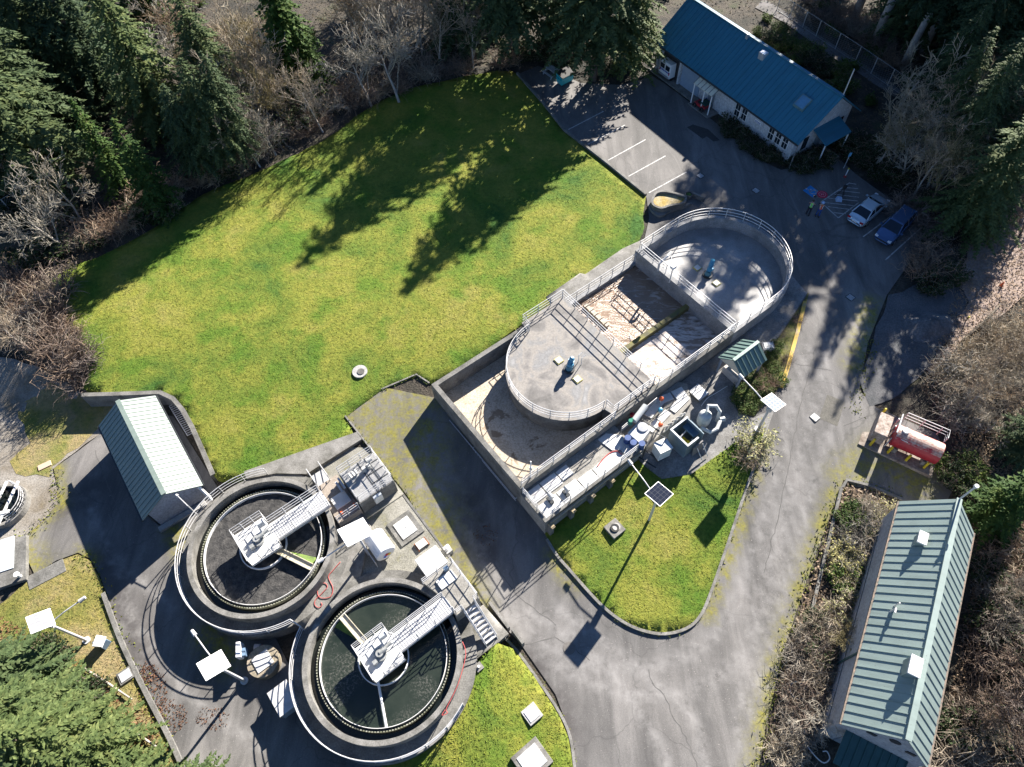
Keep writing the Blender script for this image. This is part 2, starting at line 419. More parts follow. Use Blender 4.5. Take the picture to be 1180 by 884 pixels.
LAWNPX = smooth([(96,448),(102,425),(86,398),(66,352),(58,328),(82,308),(120,294),(180,262),(235,224),(285,204),(330,184),(380,158),(420,128),(470,104),(520,92),(575,82),(600,87)], 4)[:-1] + \
   [(600,87),(625,118),(650,151),(700,191),(744,227)] + smooth([(741,250),(741,268),(730,286),(690,316),(655,336)], 3) + [(600,375),(550,411),(497,443),(480,432),(440,449),(398,480),(410,505),(370,536),(340,548),(300,552),(258,552),(246,548),(234,520),(222,493),(211,473),(200,460),(185,453),(160,454),(130,455)]
sheet('lawn', jitter(LAWNPX, .8), T0, .06, GRASS, 1.0, skirt=1.6)
ISLPX = [(642,641),(655,656),(672,676),(690,695),(703,707),(716,716)]+smooth([(716,716),(740,727),(765,731),(790,725),(806,711),(818,685)], 4)[1:]+[(840,622),(860,562),(872,530),(882,498),(845,512),(795,548),(762,553),(745,540)]+[L(9.25,14.22,0),L(0,14.22,0)]
sheet('island_lawn', ISLPX, G, .14, GRASS, 1.0, skirt=.2)
kerb(smooth([(630,622),(642,641),(655,656),(690,695),(716,716),(740,727),(765,731),(790,725),(806,711),(818,685),(840,622),(860,562),(872,530),(882,498)], 4), w=.2, h=.17)
C1 = at(301, 627, 2.4); C2 = at(440.5, 757, 2.4); CLR = 5.2
def hill2(x, y): return G(x, y)+.12+1.0*ss(4.5, 0, math.hypot(x-C2.x, y-C2.y)-6.0)*ss(-9, -5, x)
LAWN2PX = [(573,741),(592,748),(620,786),(643,822),(655,850),(660,880),(661,905),(440,905),(440,865),(500,845),(535,800),(550,765)]
sheet('lower_lawn', LAWN2PX, hill2, .02, GRASS, .8, skirt=.3)
kerb(smooth([(566,722),(592,746),(620,784),(645,822),(657,850),(662,884),(663,905)], 4), w=.18, h=.17)
kerb([(398,480),(434,526)], w=.12, h=.14); kerb([(440,449),(480,432),(495,442)], w=.12, h=.12)
# left: gravel, thin grass and the low kerbs
DIRT = mat('pale_gravel', (.3,.28,.25), (.2,.175,.14), .5, .95, bmp=.5, bscale=12, c3=(.15,.12,.07), fine=9)
DIRTPX = jitter(densify([(-40,400),(30,418),(70,435),(98,456),(135,464),(150,470),(112,503),(62,540),(66,560),(66,580),(50,600),(22,624),(-10,640),(-60,640)], 14), 1.5)
sheet('gravel_yard', DIRTPX, G, .035, DIRT, 1.0)
sheet('dry_grass', jitter(densify([(60,440),(98,458),(134,470),(110,500),(90,517),(62,536),(56,548),(20,548),(12,530),(35,510),(20,470)], 10), 2.5), G, .05, GRASS2, 1.0)
ISL3 = [(-30,720),(10,690),(38,664),(66,648),(90,639),(103,646),(115,666),(126,700),(136,730),(150,762),(170,800),(196,852),(218,905),(-60,905)]
sheet('verge', jitter(ISL3, .5), G, .05, GRASS2, 1.0)
kerb(smooth([(120,684),(136,728),(150,760),(170,800),(196,850),(214,890)], 4), w=.3, h=.2, material=CONCD)
# right: leaf litter bank and gravel patch
LITTER = mat('tan_leaf_litter', (.36,.28,.24), (.26,.2,.165), .5, .95, bmp=.8, bscale=6, c3=(.12,.1,.06), fine=5)
GRAV = mat('grey_gravel', (.13,.13,.135), (.08,.085,.09), .6, .95, bmp=.6, bscale=9, fine=8)
sheet('gravel_patch', jitter(densify([(1024,340),(1066,322),(1100,318),(1118,345),(1100,385),(1066,425),(1040,455),(1005,470),(992,440),(1005,390)], 12), 3), G, .03, GRAV, 1.0)
sheet('litter_bank', jitter(densify([(1100,318),(1130,260),(1165,190),(1260,150),(1260,330),(1175,345),(1120,385),(1075,440),(1064,425),(1100,385),(1118,345)], 12), 4), G, .06, LITTER, 1.0)
sheet('verge_litter', jitter(densify([(972,556),(1035,572),(1040,590),(1000,720),(965,800),(938,860),(925,905),(880,905),(884,850),(905,760),(926,690),(950,620)], 10), 2), G, .05, mat('brown_litter', (.13,.09,.06), (.06,.045,.03), .9, .95, bmp=.7, c3=(.09,.09,.02), fine=6), 1.0)
kerb([(905,900),(915,800),(938,690),(968,566),(975,554),(1000,560),(1040,577)], w=.22, h=.22, material=CONCD)
# planted bed beside the tank, with its yellow kerb
BEDPX = [(932,338),(927,360),(917,400),(905,440),(897,447),(868,480),(850,474),(846,452),(866,432),(890,400),(912,368)]
BEDM = mat('mossy_bed_soil', (.16,.17,.03), (.1,.085,.045), 1.2, .95, bmp=.8, c3=(.05,.04,.03), fine=6)
sheet('planting_bed', jitter(BEDPX, .6), G, .1, BEDM, .8, skirt=.2)
YK = mat('yellow_kerb_paint', (.62,.42,.07), (.45,.3,.08), 2.5, .75, c3=(.3,.27,.2), lo=.38, hi=.5)
kerb([(927,349),(918,385),(907,425),(900,447)], w=.3, h=.2, material=YK, name='yellow_kerb')
# concrete pad round the machinery and the tiled path
PADPX = [L(9.25,14.2,0),L(9.3,14.8,0)]+[(745,540),(762,554),(795,549),(845,522),(883,499),(893,470),(868,482),(850,476),(844,455),(866,430),(890,398),(912,366),(930,338)]+TE[14:][:0]+[L(32.6,7.0,0),L(31.5,9.1,0),L(29.9,10.6,0),L(27,11.36,0),L(9.25,11.36,0)]
sheet('concrete_pad', PADPX, G, .04, mat('pad_concrete', (.31,.305,.295), (.2,.195,.185), .8, .85, c3=(.13,.125,.115), fine=9), .8)
# concrete path between the lawn and the tank
pth = [L(13.2,-.5,0), L(13.4,-2.1,0), L(17.5,-2.3,0), L(17.8,-1.9,0), L(22.5,-2.1,0), L(25.2,-1.7,0), L(29,-1.9,0), L(31,-.6,0), L(27,.2,0)]
sheet('concrete_path', pth, G, .09, CONC, .8, skirt=.3, world=True)
# painted parking marks
PAINT = mat('road_paint', (.5,.5,.485), (.24,.24,.235), 3, .7, lo=.35, hi=.55)
def mark(p, q, w=.11, name='parking_line', m=None, dz=.028):
    a, b = gp(*p), gp(*q); d = (b-a); s = Vector((-d.y, d.x, 0)).normalized()*(w/2); n = max(1, int(d.length/.7)); mb = MB()
    for i in range(n):
        c, e = a+d*(i/n), a+d*((i+1)/n)
        g = lambda r: (r.x, r.y, G(r.x, r.y)+dz)
        mb.quad(g(c-s), g(e-s), g(e+s), g(c+s))
    o = mb.build(name, m or PAINT); o['kind'] = 'structure'; return o
k = lambda x, y: (590+x/3.93, y/3.93)
for a, b in (((255,588),(415,505)), ((343,655),(512,567)), ((435,727),(605,633)), ((527,800),(695,707)), ((620,874),(790,780))): mark(k(*a), k(*b))
k = lambda x, y: (920+x/12.63, 190+y/12.63)
mark(k(325,545), k(745,262)); mark(k(325,545), k(580,775)); mark(k(580,775), k(880,550))
for i in range(8):
    t = (i+.5)/8; a = k(345+390*(1-t)-40*t*0+0, 545-270*(1-t)) if False else None
for a, b in (((690,335),(870,350)),((590,375),(895,412)),((520,430),(880,475)),((420,485),(870,530)),((350,548),(830,600)),((430,612),(770,655)),((515,700),(690,715)),((735,268),(840,285))): mark(k(*a), k(*b), .09)
k = lambda x, y: (920+x/7.87, 190+y/7.87)
mark(k(585,655), k(842,465))
mark((1020,300),(1062,262))
# accessible parking symbol: blue square with a white wheelchair figure
k = lambda x, y: gp(920+x/12.63, 190+y/12.63)
q = [k(65,375), k(175,302), k(298,395), k(205,480)]
o = MB().quad(*[(p.x, p.y, p.z+.028) for p in q]).build('accessible_parking_mark', mat('blue_road_paint', (.02,.25,.6), (.02,.2,.5), 3, .6)); o['kind'] = 'structure'
ctr = (q[0]+q[1]+q[2]+q[3])/4; ux = (q[2]-q[3]).normalized(); uy = (q[0]-q[3]).normalized()
ux, uy = (q[1]-q[0]).normalized(), (q[3]-q[0]).normalized()
wc = MB()
def flat(pts, w):
    for a, b in zip(pts[:-1], pts[1:]):
        A = ctr+ux*a[0]+uy*a[1]; B = ctr+ux*b[0]+uy*b[1]; d = (B-A).normalized(); s = Vector((-d.y, d.x, 0))*(w/2); zz = Vector((0,0,.034))
        wc.quad(A-s+zz, B-s+zz, B+s+zz, A+s+zz)
flat([(.1+.34*math.cos(t), .12+.34*math.sin(t)) for t in np.linspace(-.5, 3.9, 16)], .09)
flat([(-.1,-.35),(-.06,.02),(.28,.05),(.42,.42),(.55,.4)], .1); flat([(-.09,-.18),(.22,-.18)], .08)
wc.disc(ctr+ux*-.12+uy*-.52+Vector((0,0,.034)), .1, 14)
o = wc.build('wheelchair_symbol', PAINT); o['kind'] = 'structure'
# asphalt patch in the road
p4 = [gp(880+x/3.93, 430+y/3.93, .0) for x, y in ((288,98),(368,130),(333,243),(250,205))]
o = MB().quad(*[(p.x,p.y,p.z+.026) for p in p4]).build('asphalt_patch', mat('patch_asphalt', (.16,.152,.13), (.12,.115,.1), 3, .9, fine=16)); o['kind'] = 'structure'
p4 = [gp(740+x/6.317, 40+y/6.317, .0) for x, y in ((325,675),(370,655),(480,690),(565,770),(520,780),(470,742),(440,760))]
o = MB().quad(*[(p.x,p.y,p.z+.026) for p in p4]).build('asphalt_patch', mat('fresh_asphalt', (.05,.05,.05), (.04,.04,.04), 3, .85, fine=16)); o['kind'] = 'structure'
# retaining wall round the shed
rw = strip(WALLW, -.18, .18, lambda p: -.1, lambda p: T0(p.x, p.y)+.16, MB()).build('retaining_wall', CONCD)
tag(rw, 'low weathered concrete retaining wall curving round the green roofed shed below the lawn', 'wall')
lw = [on(u, v, G) for u, v in ((596,86),(625,119),(650,151),(700,190),(744,226))]
tag(strip(lw, -.12, .12, -.3, .3, MB()).build('lawn_edge_wall', CONCD), 'low dark concrete edging wall between the lawn and the car park', 'wall')

CRK = mat('crack_grey', (.09,.087,.083), (.13,.126,.12), 3, .9)  # the cracks' own dark grey
def crack(px):
    w = [gp(u+random.uniform(-1.2,1.2), v+random.uniform(-1.2,1.2), .024) for u, v in densify(px, 6, False)]
    o = strip([Vector((p.x,p.y,G(p.x,p.y))) for p in w], -.028, .028, .0, .0245, MB()).build('crack', CRK); o['kind'] = 'structure'
for c_ in ([(752,788),(768,806),(776,826),(790,850),(804,884)], [(748,772),(752,788)], [(940,400),(926,450),(912,520),(898,590),(880,660)], [(600,745),(640,735),(680,760)], [(1018,470),(1000,480),(972,490)], [(110,520),(140,600),(150,640)], [(560,640),(600,690),(640,720)], [(890,410),(925,420),(958,428)]): crack(c_)
# ------------------------------------------------------------------ the two round clarifiers
def CL(C, a, b, z): return Vector((C.x, C.y, 0))+EA*a+EB*b+Vector((0,0,z))
RZ = _e
def railmb(mb, pts, h=1.07, sp=1.3, r=.03, levels=(1.07,.72,.38)):
    pts = [Vector(p) for p in pts]
    for lv in levels: mb.tube([p+Vector((0,0,lv*h/1.07)) for p in pts], r, 6)
    for a, b in zip(pts[:-1], pts[1:]):
        n = max(1, round((b-a).length/sp))
        for i in range(n+1):
            p = a+(b-a)*(i/n); mb.tube([p, p+Vector((0,0,h))], r, 6)
    return mb
SCUM = mat('charcoal_scum_crust', (.075,.072,.068), (.03,.03,.03), 2.2, .85, bmp=1.0, bscale=9, c3=(.015,.015,.015), fine=7)
def water(name, c, rough=.08, foam=None):
    m, nt, b = nodes(name); p = pos(nt); b.inputs['Base Color'].default_value = (*c, 1); b.inputs['Roughness'].default_value = rough
    if foam:
        n = noise(nt, p, foam[0], 7, .7, 1.2); f = ramp(nt, n, [(foam[1],(0,0,0)),(foam[2],(1,1,1))])
        nt.links.new(mixc(nt, f, c, foam[3]), b.inputs['Base Color'])
        nt.links.new(math_(nt, 'ADD', math_(nt, 'MULTIPLY', f, .6), rough), b.inputs['Roughness'])
    bump(nt, b, noise(nt, p, 2.5, 3), .06, .05); return m
def clarified():
    m, nt, b = nodes('dark_olive_water'); p = pos(nt); b.inputs['Roughness'].default_value = .16
    n = noise(nt, p, .22, 3, .5, .8); sp = ramp(nt, noise(nt, p, 7, 5, .85), [(.5,(0,0,0)),(.62,(1,1,1))])
    f = math_(nt, 'MULTIPLY', ramp(nt, n, [(.47,(0,0,0)),(.56,(1,1,1))]), sp)
    c = mixc(nt, f, ramp(nt, noise(nt, p, .5, 4), [(.3,(.014,.021,.016)),(.7,(.028,.036,.028))]), (.13,.13,.115)); nt.links.new(c, b.inputs['Base Color'])
    bump(nt, b, noise(nt, p, 4, 3), .12, .04); return m
GREENW = clarified()
DARKW_ = water('black_channel_water', (.008,.011,.01), .08)
ALGAE = mat('green_algae', (.12,.19,.02), (.05,.09,.012), 3, .7, bmp=.4)
TROUGH = mat('cream_fibreglass', (.62,.58,.46), (.45,.4,.28), 2.5, .5)
INNER = mat('stained_channel_wall', (.16,.165,.13), (.07,.085,.04), 1.5, .8, bmp=.2, c3=(.09,.11,.02))
def clarifier(C, label, surf, surflabel, dz=0.0, trough=None, arms=(), pw=(2.25, 2.6), bw=.6):
    o = Vector((C.x, C.y, 0)); t = thing('clarifier', label, 'clarifier', o, group='round clarifier tanks')
    MB().ring(o, 4.84, 5.17, -.4, 2.4, 96).build('tank_wall', CONC, t)
    MB().ring(o, 5.173, 6.05, -.6, 1.3+dz, 96).build('walkway', CONCD, t)
    ch = MB().ring(o, 4.36, 4.837, .3, 1.2, 96).build('effluent_channel', INNER, t)
    MB().ring(o, 4.37, 4.83, 1.21, 1.5, 96).build('channel_water', DARKW_, ch)
    wm = MB().ring(o, 4.32, 4.355, .3, 1.86, 120)
    for i in range(150):
        a = 2*PI*i/150; wm.box((o.x+4.337*math.cos(a), o.y+4.337*math.sin(a), 1.915), (.07, .09, .11), a)
    wm.build('weir_plate', mat('weir_metal', (.36,.36,.3), (.16,.17,.1), 4, .6), t)
    MB().ring(o, 4.12, 4.15, 1.4, 2.02, 96).build('scum_baffle', WHITE, t)
    sm = MB(); k = 30
    rr = [4.33*i/k for i in range(k+1)]; n = 110; sm.v.append((o.x, o.y, 1.72))
    for r in rr[1:]:
        for j in range(n):
            a = 2*PI*j/n; z = 1.72+(random.uniform(-.02,.035) if surf is SCUM and r < 4.2 else 0)
            sm.v.append((o.x+r*math.cos(a), o.y+r*math.sin(a), z))
    for j in range(n): sm.f.append((0, 1+j, 1+(j+1) % n)); sm.m.append(0)
    for i in range(k-1):
        for j in range(n):
            p = 1+i*n; q = p+n; j2 = (j+1) % n; sm.f.append((p+j, q+j, q+j2, p+j2)); sm.m.append(0)
    sm.build('liquid_surface', surf, t, smooth=True, label=surflabel)
    MB().ring(o, 1.6, 1.66, 1.2, 2.0, 64).build('feed_well', WHITE, t)
    MB().cyl((o.x, o.y, 0), .35, 2.7, 20).build('centre_column', STEEL, t)
    # bridge and platform
    br = MB().prism([CL(C,1.1,-bw,0), CL(C,5.35,-bw,0), CL(C,5.35,bw,0), CL(C,1.1,bw,0)], 2.82, 2.93)
    for s in (-bw, bw): br.beam(CL(C,1.1,s,2.72), CL(C,5.35,s,2.72), .1, .32)
    for i in range(22): br.beam(CL(C,1.25+.185*i,-bw+.06,2.94), CL(C,1.25+.185*i,bw-.06,2.94), .05, .02)
    b = br.build('bridge', STEEL, t)
    rm = MB()
    for s in (-bw, bw): railmb(rm, [CL(C,1.15,s,2.93), CL(C,5.25,s,2.93)])
    rm.build('bridge_rail', STEEL, b)
    px, py = pw[0]/2, pw[1]/2; oy = -.06
    pl = MB().prism([CL(C,-px,-py+oy,0), CL(C,px,-py+oy,0), CL(C,px,py+oy,0), CL(C,-px,py+oy,0)], 2.8, 2.95).build('platform', FRP, t)
    rm = railmb(MB(), [CL(C,px,-bw,2.95), CL(C,px,-py+oy,2.95), CL(C,-px,-py+oy,2.95), CL(C,-px,py+oy,2.95), CL(C,px,py+oy,2.95), CL(C,px,bw,2.95)], sp=.9)
    for q in ((CL(C,-px,-py+oy,3.0), CL(C,-px,py+oy,3.0)), (CL(C,-px,py+oy,3.0), CL(C,px,py+oy,3.0))): rm.beam(q[0], q[1], .03, .14)
    rm.build('platform_rail', STEEL, pl)
    d = MB().cyl(tuple(o+Vector((0,0,2.95))), .42, .28, 20).cyl(tuple(o+Vector((0,0,3.23))), .24, .3, 16)
    d.tube([o+Vector((0,0,3.45)), o+EA*.55+Vector((0,0,3.45))], .15, 12); d.tube([o+EA*.5+EB*-.1+Vector((0,0,3.4)), o+EA*.95+EB*-.15+Vector((0,0,3.4))], .11, 10)
    d.box(tuple(o-EA*.5+EB*.25+Vector((0,0,3.2))), (.3,.25,.5), RZ)
    d.build('drive_unit', mat('grey_gearbox', (.42,.43,.42), (.25,.26,.25), 5, .5, .3), t)
    cb = MB().box(tuple(CL(C,.75,-.7,3.6)), (.5,.2,.65), RZ)
    cb.build('control_panel', mat('panel_grey', (.42,.45,.48), None, 4, .5), t)
    if trough:
        (a0, b0), (a1, b1), al = trough
        P0, P1 = CL(C,a0,b0,2.02), CL(C,a1,b1,2.02)
        tm = MB().beam(P0, P1, .42, .06); s = (P1-P0).cross(Vector((0,0,1))).normalized()
        for k_ in (-.22,.22): tm.beam(P0+s*k_+Vector((0,0,.05)), P1+s*k_+Vector((0,0,.05)), .05, .2)
        sc = tm.build('scum_trough', TROUGH, t)
        q0, q1 = P0+(P1-P0)*.25+s*al*.24, P1-(P1-P0)*.05+s*al*.24
        MB().hexa([q0-Vector((0,0,.26)), q1-Vector((0,0,.26)), q1+s*al*.5-Vector((0,0,.28))], [q0-Vector((0,0,.02)), q1-Vector((0,0,.04)), q1+s*al*.55-Vector((0,0,.26))]).build('algae', ALGAE, sc)
    for a0, b0, a1, b1 in arms:
        MB().tube([CL(C,a0,b0,1.95), CL(C,a1,b1,1.95)], .085, 8).build('skimmer_arm', WHITE, t)
    return t
clarifier(C1, 'round clarifier nearest the green roofed shed, surface under charcoal scum crust', SCUM, 'surface caked in charcoal scum', trough=((.6,.8),(2.0,3.55),-1), pw=(2.3,2.8), bw=.68)
clarifier(C2, 'round clarifier at the lower lawn, open dark green water and a white skimmer arm', GREENW, 'dark open water', dz=-.004, trough=((-.4,-1.3),(-.75,-4.0),-1), arms=((-1.0,.9,-2.05,3.6),))
def rots(C, p): return math.atan2(p.y-C.y, p.x-C.x)
wz = 1.31
a0 = rots(C1, at(309,540,wz)); a1 = rots(C1, at(337,712,wz))
rail('galvanised guard rail round the outer edge of the scum covered clarifier', arc((C1.x,C1.y), 5.98, a0, a1+2*PI if a1 < a0 else a1, wz, 40), 1.7)
a0 = rots(C2, at(345,724,wz)); a1 = rots(C2, at(532,812,wz))
rail('galvanised guard rail round the outer edge of the open water clarifier', arc((C2.x,C2.y), 5.98, a0, a1+2*PI if a1 < a0 else a1, wz, 36), 1.7)
pA = Vector((C1.x,C1.y,wz))+Vector((math.cos(rots(C1, at(337,712,wz))), math.sin(rots(C1, at(337,712,wz))), 0))*5.98
pB = Vector((C2.x,C2.y,wz))+Vector((math.cos(rots(C2, at(345,724,wz))), math.sin(rots(C2, at(345,724,wz))), 0))*5.98
rail('short guard rail closing the gap between the two round clarifiers', [pA, pB], 1.4)
# walkway slab joining the tanks, and the gravel yard north-east of them
YZ = .95
slab = [at(u, v, 1.28) for u, v in ((338,712),(347,722),(352,715),(365,690),(385,668),(400,660),(397,640),(392,625),(390,605),(384,640),(372,668),(356,692))]
slab = [CL(C1, 4.9, 1.2, 0), CL(C1, 6.9, 1.2, 0), CL(C1, 6.9, 3.2, 0), CL(C2, 1.0, -5.2, 0), CL(C2, -1.5, -5.4, 0), pB, pA]
sheet('walkway_slab', [(p.x, p.y, 0) for p in slab], lambda x, y: 1.285, 0, CONC, 1.2, skirt=1.2, world=True)
YARD = mat('yard_gravel', (.34,.33,.29), (.22,.215,.18), .7, .95, bmp=.7, bscale=14, c3=(.2,.19,.05), fine=12)
yd = [CL(C2,2.0,-10.2,0), CL(C2,7.35,-10.0,0), CL(C2,7.35,-2.0,0), CL(C2,4.5,-2.0,0), CL(C2,1.5,-5.0,0), CL(C2,0,-6.0,0), CL(C1,5.0,3.0,0)]
sheet('gravel_strip', [(p.x, p.y, 0) for p in yd], lambda x, y: YZ, 0, YARD, 1.0, skirt=1.2, world=True)
yd2 = [CL(C1,4.6,-3.9,0), CL(C1,10.2,-3.9,0), CL(C1,10.2,2.4,0), CL(C1,4.0,2.4,0), CL(C1,4.0,-4.6,0)]
sheet('gravel_strip', [(p.x, p.y, 0) for p in yd2], lambda x, y: YZ+.12, 0, YARD, 1.0, skirt=1.3, world=True)
kb = MB().prism([CL(C1,1.5,-6.6,0), CL(C1,10.1,-4.15,0), CL(C1,10.1,-3.35,0), CL(C1,5.2,-3.4,0), CL(C1,3.4,-4.9,0), CL(C1,1.4,-5.9,0)], -.2, 1.42).build('concrete_path', CONC); kb['kind'] = 'structure'
eg = strip([CL(C2,7.42,-9.9,YZ), CL(C2,7.42,-2.1,YZ)], -.08, .08, -1, .03, MB()).build('kerb', CONCD); eg['kind'] = 'structure'
ap = [CL(C2,5.0,1.0,0), CL(C2,7.3,1.0,0), CL(C2,7.5,3.6,0), at(549,758,1.0), at(543,780,1.0), at(537,800,1.0), at(529,812,1.0), at(515,800,1.0)]
sheet('concrete_apron', [(p.x, p.y, 0) for p in ap], lambda x, y: 1.0, 0, CONC, 1.2, skirt=1.3, world=True)
for q0, q1 in (((7.75,1.1),(7.75,3.3)), ((7.9,3.5),(7.9,4.7))):
    w_ = strip([CL(C2,*q0,.3), CL(C2,*q1,.3)], -.1, .1, -.5, .65, MB()).build('kerb', CONC); w_['kind'] = 'structure'
# raised platform with stairs beside the open clarifier
t = thing('access_platform', 'concrete platform with galvanised rails and a stair at the open water clarifier', 'platform', CL(C2,5.9,-.6,0))
MB().prism([CL(C2,4.75,-2.2,0), CL(C2,7.15,-2.2,0), CL(C2,7.15,.95,0), CL(C2,5.2,.95,0), CL(C2,5.36,0,0)], -.2, 2.9).build('deck', mat('deck_concrete', (.33,.32,.29), (.22,.21,.19), 1.3, .85, fine=12), t)
railmb(MB(), [CL(C2,4.7,-2.12,2.9), CL(C2,7.08,-2.12,2.9), CL(C2,7.08,.88,2.9), CL(C2,6.75,.88,2.9)], sp=1.2).build('guard_rail', STEEL, t)
railmb(MB(), [CL(C2,5.8,.88,2.9), CL(C2,5.3,.88,2.9), CL(C2,5.3,.62,2.9)], sp=.8).build('guard_rail', STEEL, t)
MB().prism([CL(C2,5.45,-1.75,0), CL(C2,6.75,-1.75,0), CL(C2,6.75,-1.0,0), CL(C2,5.45,-1.0,0)], 2.9, 3.02).build('cover_panel', FRP, t)
MB().box(tuple(CL(C2,6.5,-1.95,3.15)), (.35,.2,.5), RZ).build('control_box', mat('panel_blue_grey', (.16,.25,.36), None, 3, .5), t)
st = MB(); n = 8
for i in range(n):
    b_ = 1.0+2.3*(i+.5)/n; z = 2.9-(i+1)*1.9/(n+1)
    st.prism([CL(C2,5.84,b_-.13,0), CL(C2,6.7,b_-.13,0), CL(C2,6.7,b_+.13,0), CL(C2,5.84,b_+.13,0)], z-.05, z)
for a_ in (5.82, 6.72): st.beam(CL(C2,a_,.95,2.8), CL(C2,a_,3.35,.95), .06, .24)
st.build('stairs', STEEL, t)
rm = MB()
for a_ in (5.82, 6.72):
    for lv in (1.0,.6): rm.tube([CL(C2,a_,.95,2.9+lv), CL(C2,a_,3.35,1.0+lv)], .03, 6)
    for f in (.05,.35,.68,1.0): b_ = .95+2.4*f; rm.tube([CL(C2,a_,b_,2.85-1.9*f), CL(C2,a_,b_,3.9-1.9*f)], .03, 6)
rm.build('stair_rail', STEEL, t)
# concrete sampling/generator platform beside clarifier one
t = thing('equipment_platform', 'square concrete platform covered in steel grating with rails and pipework, beside the alley', 'platform', CL(C1,8.5,.5,0))
MB().prism([CL(C1,7.05,-1.05,0), CL(C1,10,-1.05,0), CL(C1,10,1.95,0), CL(C1,7.05,1.95,0)], .2, 2.86).build('base', CONCD, t)
GRATE = mat('steel_grating', (.46,.46,.45), (.36,.36,.36), 6, .6, 0)
gm = MB().prism([CL(C1,7.1,-.98,0), CL(C1,9.95,-.98,0), CL(C1,9.95,1.88,0), CL(C1,7.1,1.88,0)], 2.864, 2.9)
for i in range(34): a_ = 7.16+.083*i; gm.beam(CL(C1,a_,-.95,2.91), CL(C1,a_,1.85,2.91), .03, .02)
gr = gm.build('grating', GRATE, t)
fm = MB()
for b_ in (-.3,.45,1.2): fm.beam(CL(C1,8.6,b_,2.925), CL(C1,9.95,b_,2.925), .07, .03)
for a_ in (8.6,9.2): fm.beam(CL(C1,a_,-.95,2.932), CL(C1,a_,1.85,2.932), .07, .03)
fm.build('grating_frame', DARK, gr)
railmb(MB(), [CL(C1,7.1,-1.0,2.9), CL(C1,9.95,-1.0,2.9), CL(C1,9.95,1.9,2.9), CL(C1,7.1,1.9,2.9), CL(C1,7.1,1.2,2.9)], sp=1.1).build('guard_rail', STEEL, t)
pm = MB()
for a_, b_ in ((7.6,-.1),(7.85,-.12),(8.1,-.14)):
    pm.tube([CL(C1,a_,b_,2.9), CL(C1,a_,b_,3.35)], .08, 8); pm.tube([CL(C1,a_,b_-.2,3.35), CL(C1,a_,b_+.2,3.35)], .1, 8)
pm.tube([CL(C1,7.5,.2,3.15), CL(C1,9.3,-.1,3.15)], .06, 8)
for a_ in (8.7,9.1): pm.cyl(tuple(CL(C1,a_,-.05,2.9)), .16, .5, 12)
pm.tube([CL(C1,9.3,-.1,2.9), CL(C1,9.3,-.1,3.9)], .05, 8); pm.tube([CL(C1,9.1,-.1,3.9), CL(C1,9.5,-.1,3.9)], .16, 10)
pm.build('pipework', mat('pale_pipe', (.5,.5,.48), (.36,.36,.34), 5, .5), t)
MB().box(tuple(CL(C1,8.4,2.12,2.3)), (.65,.28,.9), RZ).build('electrical_box', mat('box_steel', (.55,.6,.66), (.45,.48,.5), 3, .4, .4), t)
sm = MB()
for i in range(2): sm.prism([CL(C1,6.5+.28*i,-.95,0), CL(C1,6.66+.28*i,-.95,0), CL(C1,6.66+.28*i,.1,0), CL(C1,6.5+.28*i,.1,0)], 2.28+.3*i, 2.34+.3*i)
sm.build('steps', STEEL, t)
t = thing('pump_platform', 'small low concrete platform with a white hatch cover and two orange valve handles', 'platform', CL(C1,5.9,.5,0))
MB().prism([CL(C1,5.25,-1.6,0), CL(C1,6.98,-1.6,0), CL(C1,6.98,1.9,0), CL(C1,5.1,1.9,0)], 0, 2.0).build('base', mat('tan_concrete', (.36,.31,.26), (.27,.23,.19), 1.4, .85, fine=12), t)
MB().prism([CL(C1,5.55,-.1,0), CL(C1,6.75,-.1,0), CL(C1,6.75,.95,0), CL(C1,5.55,.95,0)], 2.0, 2.12).build('hatch_cover', FRP, t)
railmb(MB(), [CL(C1,5.15,1.85,2.0), CL(C1,6.93,1.85,2.0)], sp=.9).build('guard_rail', STEEL, t)
for a_ in (5.7,6.75): MB().cyl(tuple(CL(C1,a_,1.45,2.0)), .08, .45, 10).build('valve_handle', ORANGE, t)
t = thing('stile', 'short steel grated steps with white handrails at the corner of the lawn', 'steps', CL(C1,5.9,-2.2,0))
MB().prism([CL(C1,5.35,-2.75,0), CL(C1,6.35,-2.75,0), CL(C1,6.35,-1.5,0), CL(C1,5.35,-1.5,0)], 1.75, 1.85).build('grating', GRATE, t)
railmb(MB(), [CL(C1,5.35,-3.1,1.5), CL(C1,5.35,-1.5,1.85)], sp=1.2).build('handrail', STEEL, t)
railmb(MB(), [CL(C1,6.35,-3.1,1.5), CL(C1,6.35,-1.5,1.85)], sp=1.2).build('handrail', STEEL, t)
# yard items
def hatch(label, C, a, b, z, w, d, frame=.35, rz=None, name='hatch_slab'):
    c = CL(C, a, b, z); t = thing(name, label, 'hatch', c)
    MB().box((c.x, c.y, z+.05), (w+2*frame, d+2*frame, .14), RZ if rz is None else rz).build('slab', CONCD, t)
    m = MB(); r_ = RZ if rz is None else rz; ux = Vector((math.cos(r_), math.sin(r_), 0))
    for s in (-.25, .25): m.box(tuple(c+ux*(w*s)+Vector((0,0,.15))), (w/2-.02, d, .08), r_)
    lid = m.build('cover', FRP, t)
    MB().box(tuple(c+ux*.12+Vector((0,0,.205))), (.12,.05,.03), r_).build('handle', STEEL, lid)
    return t
hatch('white double hatch cover set in a square concrete slab in the gravel yard', C2, 6.1, -6.98, YZ, 1.25, 1.4)
t = thing('cover_board', 'small white board on two rusty timbers lying on the gravel yard', 'board', CL(C2,6.35,-5.2,YZ))
c = CL(C2,6.35,-5.2,YZ); MB().box((c.x,c.y,YZ+.2), (.75,.55,.06), RZ).build('board', FRP, t)
